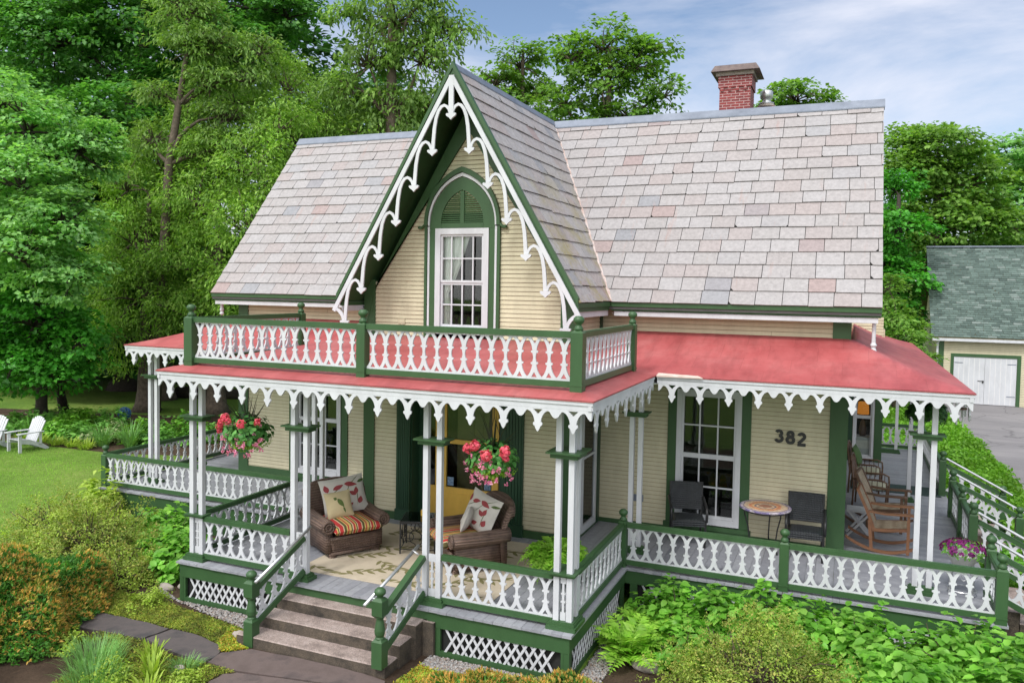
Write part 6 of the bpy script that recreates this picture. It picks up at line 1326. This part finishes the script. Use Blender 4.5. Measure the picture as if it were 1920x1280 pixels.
def shrub(name, label, loc, r, rz, layers, cat='shrub', group=None, sx=1, sy=1, twigs=16):
    """layers: (part name, material, count, leaf length, width ratio, kind, shell, up, jitter)"""
    t = thing(name, label, cat, loc, 0, group)
    for (nm, mat, n, L, W, kind, sh, up, jit) in layers:
        k = 26 if kind == 'kite' else 9; nc = max(8, n//k); C, D = mound(nc, r, rz, sh*.8); C = C*RNG.uniform(.78,1.10,(nc,1)); C[:,0] *= sx; C[:,1] *= sy
        cr = (.11 if kind == 'kite' else .13)*RNG.uniform(.6,1.4,nc); m = nc*k; d = np.repeat(D, k, 0); P = np.repeat(C, k, 0)+rnd(m)*(RNG.random((m,1))**.5)*np.repeat(cr, k)[:,None]*np.array([1,1,.8]); P[:,2] = np.maximum(P[:,2], .02)
        Nn = unit(d*.5+np.array([0,0,up])+rnd(m)*jit); T = unit(d*.8+rnd(m)*.7+np.array([0,0,.1])); V, F = leaves(P, Nn, T, L*RNG.uniform(.7,1.3,m), W, kind, .10, .15); npmesh(nm, V, F, GM[mat], t)
    if twigs: add_twigs(t, r*min(sx,sy), rz, twigs)
    return t
def yew(label, loc, r, rz, n, tips, sx=1, sy=1, name='yew_shrub'):
    """needled mound: many little upright shoots, orange at the tips"""
    t = thing(name, label, 'shrub', loc)
    P, d = mound(n, r, rz, .80); P[:,0] *= sx; P[:,1] *= sy; k = 5; C = np.repeat(P, k, 0); D = np.repeat(d, k, 0); m = len(C)
    T = unit(D*.9+np.array([0,0,.5])+rnd(m)*.75); Nn = rnd(m); V, F = leaves(C+rnd(m)*.02, Nn, T, .065*RNG.uniform(.6,1.3,m), .34); npmesh('needles', V, F, GM['yew_green'], t)
    up = P[:,2] > rz*.05; key = np.sin(P[:,0]*4.1)+np.sin(P[:,1]*4.7+1)+.8*np.sin(P[:,2]*6)+RNG.normal(size=n)*.7; sel = up & (key > tips); Q, dd = P[sel], d[sel]; k = 6; C = np.repeat(Q*1.02, k, 0); D = np.repeat(dd, k, 0); m = len(C)
    T = unit(D*.9+np.array([0,0,.8])+rnd(m)*.6); V, F = leaves(C+D*.02+rnd(m)*.018, rnd(m), T, .05*RNG.uniform(.6,1.3,m), .36); npmesh('new_shoots', V, F, GM['yew_tip'], t); add_twigs(t, r*min(sx,sy), rz, 14); return t
yew('large rounded yew covered in orange new growth, bottom left corner', (-7.42,-1.95,GZ), 1.04, .98, 9000, .15, 1.0, 1.42)
yew('low yellow orange evergreen at the bottom edge right of the steps', (-.75,-1.0,GZ), .62, .36, 2100, -.5, 1.15, .75, 'juniper_shrub')
yew('low yellow orange evergreen at the bottom edge below the porch corner', (.15,-.72,GZ), .66, .38, 2100, -.5, 1.1, .7, 'juniper_shrub')
AZ = lambda n, s=1.0: [('leaves','spirea',n,.040*s,.55,'kite',.70,.5,.9),('leaf_sprays','lime',n//7,.045*s,.5,'kite',.9,.6,.8)]
shrub('azalea_shrub', 'broad loose olive green shrub left of the porch behind the yew', (-8.75,.70,GZ), 1.42, 1.02, AZ(17000), sx=1.05, sy=.85, twigs=40)
shrub('azalea_shrub', 'smaller olive shrub beyond the broad one at the lawn edge', (-10.15,1.05,GZ), 1.05, .92, AZ(10000), twigs=24)
shrub('azalea_shrub', 'twiggy olive shrub between the broad shrub and the porch lattice', (-7.55,.20,GZ), .62, .50, AZ(4500), twigs=30)
shrub('azalea_shrub', 'large olive yellow fine leaved shrub at the bottom right of the steps', (2.18,.55,GZ), 1.14, 1.0, AZ(19000,.85), sx=1.08, sy=.9, twigs=40)
shrub('barberry_shrub', 'lime green leafy shrub at the front left end of the porch', (-10.6,2.35,GZ), .55, .92, [('leaves','lime',900,.12,.65,'oval',.7,.6,.6)], twigs=10)
HY = lambda n, L=.125: [('leaves','hydrangea',n,L,.72,'oval',.55,.75,.45)]
HG = 'hydrangeas around the porch'
for (x, y, r, rz, n, lab) in [(-7.75,1.35,.62,0.71,1282,'bright green hydrangea against the left side of the porch'),(-7.05,.95,.55,0.63,1012,'bright green hydrangea closest to the front left lattice'),(-8.6,1.9,.60,0.76,1080,'bright green hydrangea under the left wing railing'),
    (.72,2.05,.50,0.71,945,'hydrangea in the inner corner of the porch behind the ferns'),(1.45,1.95,.58,0.76,1350,'hydrangea behind the ferns and left of the large olive shrub'),(2.55,2.0,.55,0.69,1282,'hydrangea under the railing just behind the large olive shrub'),(3.3,1.75,.62,0.76,1552,'hydrangea under the railing right of the large olive shrub'),
    (4.15,1.95,.62,0.74,1552,'hydrangea second from the right porch corner'),(5.0,1.95,.60,0.71,1485,'hydrangea at the right porch corner'),(3.75,1.0,.66,0.67,1687,'hydrangea in front, at the bottom edge right of the olive shrub'),(4.75,1.15,.66,0.69,1687,'hydrangea at the bottom right corner of the picture'),(1.15,1.25,.42,0.53,702,'low hydrangea between the ferns and the large olive shrub'),(5.75,1.9,.55,0.57,1080,'hydrangea farthest right beyond the porch corner'),(2.05,2.25,.45,.80,700,'hydrangea close against the deck under the middle rail post'),(3.05,2.35,.42,.74,650,'hydrangea close against the deck right of the middle rail post'),(4.55,2.3,.40,.72,600,'hydrangea close against the deck near the right corner'),(3.3,.45,.55,.55,800,'hydrangea lowest at the bottom edge right of the olive shrub')]:
    shrub('hydrangea_shrub', lab, (x,y,GZ), r, rz, HY(n), group=HG, twigs=12)
shrub('azalea_shrub', 'small olive shrub at the right edge beyond the porch corner', (5.95,2.35,GZ), .5, .62, AZ(4200), twigs=14)
# ---- ferns
def fern(name, label, loc, n, L, mat, droop=1.0, group=None, pot=None, up=1.0):
    t = thing(name, label, 'fern', loc, 0, group); PP, NN, TT, LL = [], [], [], []; mb = MB()
    for i in range(n):
        a = 2*PI*i/n+RNG.uniform(-.3,.3); e = RNG.uniform(.55,1.35)*up; l = L*RNG.uniform(.7,1.15); hx = np.array([math.cos(a), math.sin(a), 0]); side = np.array([-math.sin(a), math.cos(a), 0]); m = 15; p = np.zeros(3); ang = e
        pts = []
        for s in range(m):
            dv = hx*math.cos(ang)+np.array([0,0,math.sin(ang)]); p = p+dv*l/m; ang -= droop*(1.7/m); pts.append(tuple(p))
            nn = np.cross(side, dv)*-1; w = L*.30*math.sin(PI*min(1,(s+1.5)/m)**.8)+.015
            for sg in (-1, 1): PP.append(p); NN.append(nn+rnd(1)[0]*.25); TT.append(side*sg+dv*.45); LL.append(w)
        mb.tube(pts[::3]+[pts[-1]], .004, 4)
    V, F = leaves(np.array(PP), unit(np.array(NN)), unit(np.array(TT)), np.array(LL), .46, 'kite', .03, .1); npmesh('fronds', V, F, GM[mat], t); mb.build('stems', GM[mat], t); return t
for (x, y, l, n, lab) in [(.60,1.62,.66,22,'pale green fern nearest the inner porch corner'),(.46,1.05,.66,24,'pale green fern in front beside the rock'),(.98,1.50,.55,18,'pale green fern among the hydrangeas')]:
    fern('fern', lab, (x,y,GZ), n, l, 'fern', .8, 'ferns by the porch corner', up=1.1)
t = fern('potted_fern', 'bright green fern in a pot on the porch floor behind the corner posts', (-.80,1.70,.30), 80, .60, 'fern', 1.25); mb = MB(); mb.lathe([(.11,-.30),(.15,-.02),(.16,0),(.14,0),(.0,-.03)], (0,0,0), 18); mb.build('pot', MT['terracotta'], t, smooth=True)
t = fern('hanging_fern', 'dark fern hanging in a basket under the right porch corner', (4.15,5.4,2.30), 70, .48, 'fern_dark', 1.7); mb = MB(); mb.lathe([(.04,-.16),(.13,-.08),(.16,.02),(.0,.0)], (0,0,0), 16); mb.build('basket', MT['terracotta'], t, smooth=True); mb = MB()
for k in range(3): a = k*2.094; mb.tube([(.15*math.cos(a),.15*math.sin(a),.0),(0,0,.45)], .004, 4)
mb.build('hanger', MT['black'], t)
# ---- hanging flower baskets
def basket(label, loc, nl, heads, pinks, seed, spike, r=.36):
    global RNG
    rs = np.random.default_rng(seed); t = thing('hanging_basket', label, 'flower basket', loc, 0, 'flower baskets hanging from the front eave')
    mb = MB(); mb.lathe([(.05,-.17),(.13,-.12),(.17,.0),(.175,.03),(.0,.02)], (0,0,0), 18); mb.build('basket_pot', MT['terracotta'], t, smooth=True)
    mb = MB()
    for k in range(3): a = k*2.094+.4; mb.tube([(.17*math.cos(a),.17*math.sin(a),.02),(0,0,.52)], .004, 4)
    mb.tube([(0,0,.52),(0,0,EZ-.14-loc[2])], .005, 4); mb.build('hanger', MT['black'], t)
    d = rnd(nl); d[:,2] = d[:,2]*.9; P = d*np.array([r*.92,r*.92,r*.75])*RNG.uniform(.45,1.0,(nl,1)); P[:,2] += .02
    low = P[:,2] < -.1; a = ~low
    V, F = leaves(P[a], unit(d[a]+np.array([0,0,.6])+rnd(a.sum())*.5), unit(d[a]+rnd(a.sum())*.8), RNG.uniform(.05,.09,a.sum()), .95, 'oval', .08, .1); npmesh('leaves', V, F, GM['geranium'], t)
    m = low.sum()*8; C = np.repeat(P[low],8,0)+rnd(m)*.06; dd = np.repeat(d[low],8,0); V, F = leaves(C, unit(dd+rnd(m)*.7), unit(dd*.6+rnd(m)*.6-np.array([0,0,.5])), RNG.uniform(.03,.055,m), .6); npmesh('trailing_leaves', V, F, GM['fern'], t)
    for (x, z, s) in heads:     # ball shaped geranium heads
        y = -math.sqrt(max(.01, r*r*.8-x*x*.6)); n = 70; dd = rnd(n); V, F = leaves(np.array([x,y,z])+dd*s*RNG.uniform(.6,1,(n,1)), unit(dd+rnd(n)*.35), rnd(n), np.full(n, s*.75), .95, 'kite', .1); npmesh('geranium_flower', V, F, GM['red'], t)
        mb = MB(); mb.tube([(0,0,.02),(x*.6,y*.6,z*.7),(x,y,z)], .005, 5); mb.build('flower_stem', GM['geranium'], t)
    for k in range(pinks):
        a = rs.uniform(-2.9,-.25); rr = rs.uniform(.75,1.05)*r; z = rs.uniform(-.30,.02) if k > 5 else rs.uniform(0,.2); q = np.array([math.cos(a)*rr*(1-.5*max(0,-z-.1)), math.sin(a)*rr*.9, z])
        dd = unit(rnd(14)+q*2); V, F = leaves(q+rnd(14)*.018, dd, rnd(14), np.full(14,.026), .95, 'kite', .05); npmesh('pink_flower', V, F, GM['pink'], t)
    if spike:
        n = spike; PP, TT = [], []; mb = MB()
        for k in range(n):
            a = rs.uniform(0,6.28); l = rs.uniform(.40,.68); e = rs.uniform(.9,1.4); pts = [(math.cos(a)*math.cos(e)*l*s+.10*s*s*math.cos(a), math.sin(a)*math.cos(e)*l*s, math.sin(e)*l*s-.10*s*s*(1.4-e)) for s in (0,.3,.6,.85,1)]
            mb.tube(pts, [.008,.009,.007,.004,.001], 4)
        mb.build('spiky_blades', GM['spike'], t)
    return t
basket('flower basket of coral geraniums and pinks hanging left of the steps', (-5.05,.20,2.02), 820, [(-.33,.10,.052),(-.24,.17,.048),(-.14,.24,.060),(-.08,.20,.048),(.14,.17,.060),(.34,.20,.048),(-.36,.02,.04)], 46, 3, 16, .38)
basket('flower basket of coral geraniums and pale pinks hanging in front of the yellow door', (-1.15,.20,2.02), 760, [(-.24,.14,.060),(-.12,.20,.062),(.04,.09,.070),(.26,.14,.070),(.27,.06,.042)], 44, 8, 14, .35)
# ---- petunia pot on a metal stand
t = thing('petunia_planter', 'white planter of purple petunias on a metal stand at the right railing', 'planter', (4.52,3.62,-.10)); mb = MB(); mb.lathe([(.12,.50),(.20,.66),(.225,.68),(.22,.70),(.19,.69),(.0,.66)], (0,0,0), 24); mb.build('planter_bowl', MT['whitepot'], t, smooth=True)
mb = MB()
for k in range(4): a = k*PI/2+.6; mb.tube([(.17*math.cos(a),.17*math.sin(a),.55),(.19*math.cos(a),.19*math.sin(a),.3),(.20*math.cos(a),.20*math.sin(a),.10)], .011, 6)
for z in (.48,.18): mb.tube([(.18*math.cos(u),.18*math.sin(u),z) for u in [2*PI*i/20 for i in range(21)]], .009, 5, cap=False)
for k in range(8): a = k*PI/4; mb.tube([(.18*math.cos(a+.18*math.cos(u)),.18*math.sin(a+.18*math.cos(u)),.40+.05*math.sin(u)) for u in [i*.6 for i in range(11)]], .006, 4)
mb.build('stand', MT['alu'], t)
n = 260; d = rnd(n); d[:,2] = np.abs(d[:,2]); P = d*np.array([.27,.27,.16])+np.array([0,0,.69]); V, F = leaves(P, unit(d+rnd(n)*.5), unit(d+rnd(n)), RNG.uniform(.03,.06,n), .7, 'oval'); npmesh('leaves', V, F, GM['bedgreen'], t)
n = 110; d = rnd(n); d[:,2] = np.abs(d[:,2])*.8+.15; k = 6; P = np.repeat(d*np.array([.29,.29,.17])+np.array([0,0,.70]), k, 0); D = np.repeat(d, k, 0); V, F = leaves(P, unit(D+rnd(n*k)*.35), rnd(n*k), np.full(n*k,.040), .95, 'kite', .06); tag(npmesh('petunia_flowers', V, F, GM['purple'], t), kind='stuff')
# ---- blades: lavender, day lilies, grasses
def tuft(name, label, loc, n, L, w, mat, spread=.5, base=.15, group=None, cat='plant', flowers=None):
    t = thing(name, label, cat, loc, 0, group); V, F = [], []
    for i in range(n):
        a = RNG.uniform(0,2*PI); b = RNG.uniform(0,1)**.5*base; e = RNG.uniform(.2,1)*spread; l = L*RNG.uniform(.6,1.15); x0, y0 = math.cos(a)*b, math.sin(a)*b; a += RNG.uniform(-.6,.6); ca, sa = math.cos(a), math.sin(a); o = len(V); ww = w*RNG.uniform(.7,1.2)
        for s, wd in ((0,.7),(.45,1.0),(.8,.7),(1,.05)):
            rr = l*s*math.sin(e*(.4+.8*s)); z = l*s*math.cos(e*(.4+.8*s)); V += [(x0+ca*rr-sa*ww*wd/2, y0+sa*rr+ca*ww*wd/2, z), (x0+ca*rr+sa*ww*wd/2, y0+sa*rr-ca*ww*wd/2, z)]
        F += [(o+k, o+k+1, o+k+3, o+k+2) for k in (0,2,4)]
    npmesh('blades', np.array(V), np.array(F), GM[mat], t)
    if flowers:
        m, mt = flowers; d = rnd(m); d[:,2] = np.abs(d[:,2]); V, F = leaves(d*np.array([L*.6,L*.6,L*.95]), unit(d+rnd(m)*.5), rnd(m), np.full(m,.03), .8); npmesh('flowers', V, F, GM[mt], t)
    return t
tuft('lavender_plant', 'grey green lavender clump at the bottom edge right of the yew', (-5.55,-2.0,GZ), 520, .33, .007, 'bluegreen', .8, .30)
tuft('lavender_plant', 'second grey green clump in front of the lavender at the bottom edge', (-5.15,-2.35,GZ), 420, .30, .007, 'bluegreen', .8, .28)
for x, y, lab in [(-5.0,-1.62,'yellow green hosta nearest the path slabs'),(-4.68,-1.92,'yellow green hosta at the bottom edge below the other hosta'),(-4.35,-2.28,'low yellow green hosta at the very bottom by the brown slab')]: tuft('hosta_plant', lab, (x,y,GZ), 46, .30, .035, 'lime', .8, .08, 'yellow hostas by the path')
tuft('dianthus_plant', 'small grey green tuft beside the yellow hosta and the slab', (-4.45,-1.62,GZ), 200, .20, .006, 'bluegreen', 1.0, .14)
for x, y, r, rz, lab in [(-6.25,-1.75,.30,.22,'low lime green leafy plant between the yew and the lavender'),(-5.05,-2.15,.28,.26,'low lime green leafy plant beside the hostas at the bottom edge'),(-4.15,-1.95,.26,.20,'low lime green leafy plant against the bottom slab'),(-6.55,-.25,.34,.20,'low lime green leafy plant between the broad shrub and the moss')]: shrub('stonecrop_plant', lab, (x,y,GZ), r, rz, [('leaves','lime',900,.04,.55,'kite',.6,.6,.7)], 'plant', twigs=0)
# ---- moss, sedum, gravel, lawn blades
def inpoly(P, poly):
    x, y = P[:,0], P[:,1]; c = np.zeros(len(P), bool); j = len(poly)-1
    for i in range(len(poly)):
        xi, yi = poly[i]; xj, yj = poly[j]; c ^= ((yi > y) != (yj > y)) & (x < (xj-xi)*(y-yi)/((yj-yi) or 1e-9)+xi); j = i
    return c
def scatter(poly, n):
    a = np.array(poly); P = RNG.uniform(a.min(0), a.max(0), (n,2)); return P[inpoly(P, poly)]
def carpet(name, label, poly, n, L, mat, h, cat='ground cover', W=.6, sc=3.0, kind='kite'):
    P = scatter(poly, n); m = len(P); z = GZ+.006+h*(.55+.45*np.sin(P[:,0]*sc+1)*np.sin(P[:,1]*sc*1.2))*RNG.random(m)**.5; C = np.column_stack([P, z]); V, F = leaves(C, unit(np.array([0,0,.8])+rnd(m)*.8), rnd(m)+np.array([0,0,.3]), L*RNG.uniform(.6,1.3,m), W, kind); return tag(npmesh(name, V, F, GM[mat]), label, cat, kind='stuff')
carpet('moss_cover', 'yellow green moss filling the ground between slabs and porch', [(-7.9,-.1),(-6.9,-.15),(-6.3,-.10),(-5.0,-.36),(-4.45,-.42),(-4.42,-.80),(-4.5,-.93),(-5.05,-.79),(-6.1,-.78),(-6.7,-.79),(-7.1,-.9),(-7.3,-.5)], 42000, .022, 'moss', .05)
carpet('moss_cover', 'green and orange stonecrop below the left newel post', [(-4.75,-.50),(-4.42,-.45),(-4.38,-.80),(-4.12,-.86),(-4.40,-1.08),(-4.62,-.88)], 9000, .025, 'sedum', .08)
carpet('moss_cover', 'yellow green moss at the bottom left in front of the path slabs', [(-6.3,-1.30),(-5.6,-1.24),(-5.2,-1.31),(-4.83,-1.39),(-4.34,-1.40),(-3.83,-1.43),(-3.97,-1.56),(-3.99,-1.77),(-3.66,-2.3),(-5.6,-2.6),(-5.7,-1.7)], 36000, .022, 'moss', .05)
carpet('moss_cover', 'bright green and orange stonecrop right of the front steps', [(-1.95,-.83),(-1.92,-.25),(-1.3,-.35),(-.4,-.30),(-.2,-.7),(-.6,-1.3),(-1.6,-1.6),(-2.2,-1.5),(-1.90,-1.17)], 30000, .026, 'sedum', .07)
carpet('ground_cover', 'dense bright green ground cover between the porch and the driveway', [(5.05,12),(5.05,9.95),(5.95,9.9),(5.95,8.1),(5.1,7.85),(5.1,5.45),(6.0,5.4),(6.05,3.4),(5.2,3.4),(5.1,2.75),(7.2,2.2),(7.05,9),(6.95,16),(6.9,21),(6.7,26),(6.0,29),(3.9,29),(4.0,16)], 38000, .11, 'cover', .40, W=.62, sc=1.3, kind='oval')
for x, y, r, rz, lab in [(6.35,4.3,.5,.62,'leafy plant right of the near side steps'),(6.5,6.5,.55,.66,'leafy plant between the two flights of side steps'),(5.55,6.6,.40,.55,'leafy plant between the side steps against the deck'),(6.55,8.9,.5,.6,'leafy plant right of the far side steps')]:
    shrub('leafy_plant', lab, (x,y,GZ), r, rz, [('leaves','hydrangea',700,.12,.5,'oval',.6,.7,.5)], 'plant', 'leafy plants by the side steps', twigs=8)
def gravel(label, poly, n, s=.03):
    P = scatter(poly, n); m = len(P); base = np.array([[1,0,0],[-1,0,0],[0,1,0],[0,-1,0],[0,0,1],[0,0,-1]],float); tri = np.array([[0,2,4],[2,1,4],[1,3,4],[3,0,4],[2,0,5],[1,2,5],[3,1,5],[0,3,5]])
    a = RNG.uniform(0,2*PI,m); r = s*RNG.uniform(.4,1.0,(m,1,3))*np.array([1,1,.6]); B = base[None]*r*RNG.uniform(.75,1.25,(m,6,1)); ca, sa = np.cos(a)[:,None], np.sin(a)[:,None]; X = B[:,:,0]*ca-B[:,:,1]*sa; Y = B[:,:,0]*sa+B[:,:,1]*ca
    V = np.stack([X+P[:,0:1], Y+P[:,1:2], B[:,:,2]+GZ+.012+.012*RNG.random((m,1))], 2).reshape(-1,3); F = (np.arange(m)*6)[:,None,None]+tri[None]; return tag(npmesh('gravel', V, F.reshape(-1,3), PEB, smooth=False), label, 'gravel', kind='stuff')
PEB = island('pebbles', [(0,(.20,.18,.165)),(.3,(.30,.28,.265)),(.55,(.37,.355,.345)),(.75,(.25,.18,.14)),(.9,(.19,.20,.21)),(1,(.42,.40,.38))], .8, 20, .3, .3)
gravel('grey pebbles along the lattice left of the steps', [(-6.75,.25),(-6.2,.0),(-4.45,-.0),(-4.42,-.42),(-5.0,-.30),(-6.1,-.05),(-6.7,.12)], 4200)
gravel('pebbles along the lattice right of the steps', [(-1.9,.0),(-.1,.0),(.1,-.25),(-.5,-.42),(-1.3,-.40),(-1.9,-.28)], 3600)
gravel('pebbles along the right side of the porch front', [(.02,.0),(.30,.1),(.35,1.7),(.02,2.3)], 2200)
def rock(label, loc, s):
    me = bmesh.new(); bmesh.ops.create_icosphere(me, subdivisions=3, radius=1)
    for v in me.verts: n = .16*math.sin(v.co.x*3+loc[0]*7)+.12*math.sin(v.co.y*4+1)+.07*math.sin(v.co.z*7+v.co.x*5); v.co *= 1+n; v.co.x *= s[0]; v.co.y *= s[1]; v.co.z *= s[2]
    m = bpy.data.meshes.new('rock'); me.to_mesh(m); me.free(); m.materials.append(ROCK); m.polygons.foreach_set('use_smooth', [True]*len(m.polygons)); o = bpy.data.objects.new('rock', m); COL.objects.link(o); o.location = loc; tag(o, label, 'rock', 'rocks in the beds')
ROCK = surf('grey_fieldstone', (.34,.30,.26), (.24,.21,.19), .85, 3, 40, .5, 6)
rock('pale rounded rock between the ferns and the bottom edge', (.72,.78,GZ+.06), (.14,.11,.10)); rock('small grey rock at the foot of the left newel post', (-4.52,-.62,GZ+.04), (.09,.07,.06))
rock('brown stone at the end of the gravel by the hydrangea', (-6.72,.28,GZ+.03), (.13,.09,.06)); rock('flat stone beside the brown stone by the hydrangea', (-6.5,.42,GZ+.03), (.10,.08,.05)); rock('light stone among the moss at the bottom', (-4.55,-1.62,GZ+.02), (.07,.05,.04))
# ---- flower bed on the left lawn
bp_ = [(-21.6,8.3),(-20.4,8.2),(-19.2,8.3),(-18.2,8.0),(-17.4,8.5),(-16.6,8.7),(-15.8,8.6),(-14.9,9.4),(-14.3,10.4),(-13.6,10.4),(-13.2,11.6),(-19.9,9.4),(-18.6,9.5),(-17.3,9.9),(-16.2,10.3),(-15.2,11.2),(-14.2,12.2),(-13.2,13.2),(-12.4,12.4),(-21.8,9.6),(-20.8,9.9)]
kinds = ['bedgreen','bedgreen','hydrangea','bedgreen','variegated','cover']; words = ['dark green','mid green','bright green','broad green','pale variegated','fresh green']
places = ['behind the left lawn chair','between the lawn chairs at the back','behind the right lawn chair','just right of the lawn chair','in the front row left of the globe','in the front row below the globe','in the front row right of the globe','left of the porch corner post','seen beside the porch post','behind the left porch railing','at the right end of the bed','in the back row left of the globe','in the back row beside the globe','right behind the globe','in the back row between globe and post','behind the porch post','in the back row past the post','at the far right of the back row','closest to the cedar trunk and railing','at the far left of the bed','at the left of the back row']
for i, (x, y) in enumerate(bp_):
    k = i % 6; r = RNG.uniform(.55,.80); rz = RNG.uniform(.55,.80)*(1 if i > 10 else .85)
    shrub('perennial_plant', words[k]+' leafy perennial '+places[i], (x,y,GZ), r, rz, [('leaves',kinds[k],620,.15,.5,'oval',.45,.6,.6)], 'plant', 'perennials in the left flower bed', twigs=0)
for i, (x, y, lab) in enumerate([(-16.9,7.75,'arching grassy day lily at the front of the bed left of the porch'),(-16.1,8.0,'arching grassy day lily nearest the porch corner'),(-20.0,7.8,'spiky iris leaves behind the lawn chairs')]): tuft('daylily_plant', lab, (x,y,GZ), 110, .75, .03, 'bluegreen' if i < 2 else 'bedgreen', .95, .15, 'grassy tufts in the flower bed')
for i, x in enumerate((-19.6,-18.9,-18.2,-17.6,-17.0)): tuft('sedge_plant', 'low yellow green edging plant, number %d wise from the chairs'.replace('number %d wise ', '')+[' nearest the chairs',' second along',' in the middle of the edge',' fourth along',' nearest the day lily'][i], (x,7.25+.05*(i%2),GZ), 90, .30, .03, 'lime', 1.1, .18, 'edging plants of the flower bed')
P = scatter([(-27,1.5),(-12,-.5),(-10.8,2.0),(-11.3,5),(-12.0,7.5),(-15.8,6.9),(-20,6.9),(-27,6.7)], 60000); m = len(P); V, F = leaves(np.column_stack([P, np.full(m, GZ)]), unit(rnd(m)*np.array([1,1,.2])), unit(rnd(m)*.45+np.array([0,0,1])), RNG.uniform(.03,.06,m), .16, 'kite', .0); tag(npmesh('lawn_blades', V, F, GM['grass']), 'short mown grass blades of the left lawn', 'grass', kind='stuff')
# fallen log and bed edge under the cedars
t = thing('fallen_log', 'dark fallen log lying on the shaded lawn between the cedar trunks', 'log', (-21.8,16.6,GZ)); mb = MB(); mb.tube([(-.9,-.35,.2),(0,0,.22),(1.4,.5,.18),(2.6,1.0,.12)], [.26,.28,.22,.14], 10); mb.build('log_stem', BARKD, t, smooth=True); mb = MB(); mb.tube([(.3,.1,.3),(.5,.5,.5)], [.09,.05], 7); mb.build('branch_stub', BARKD, t)
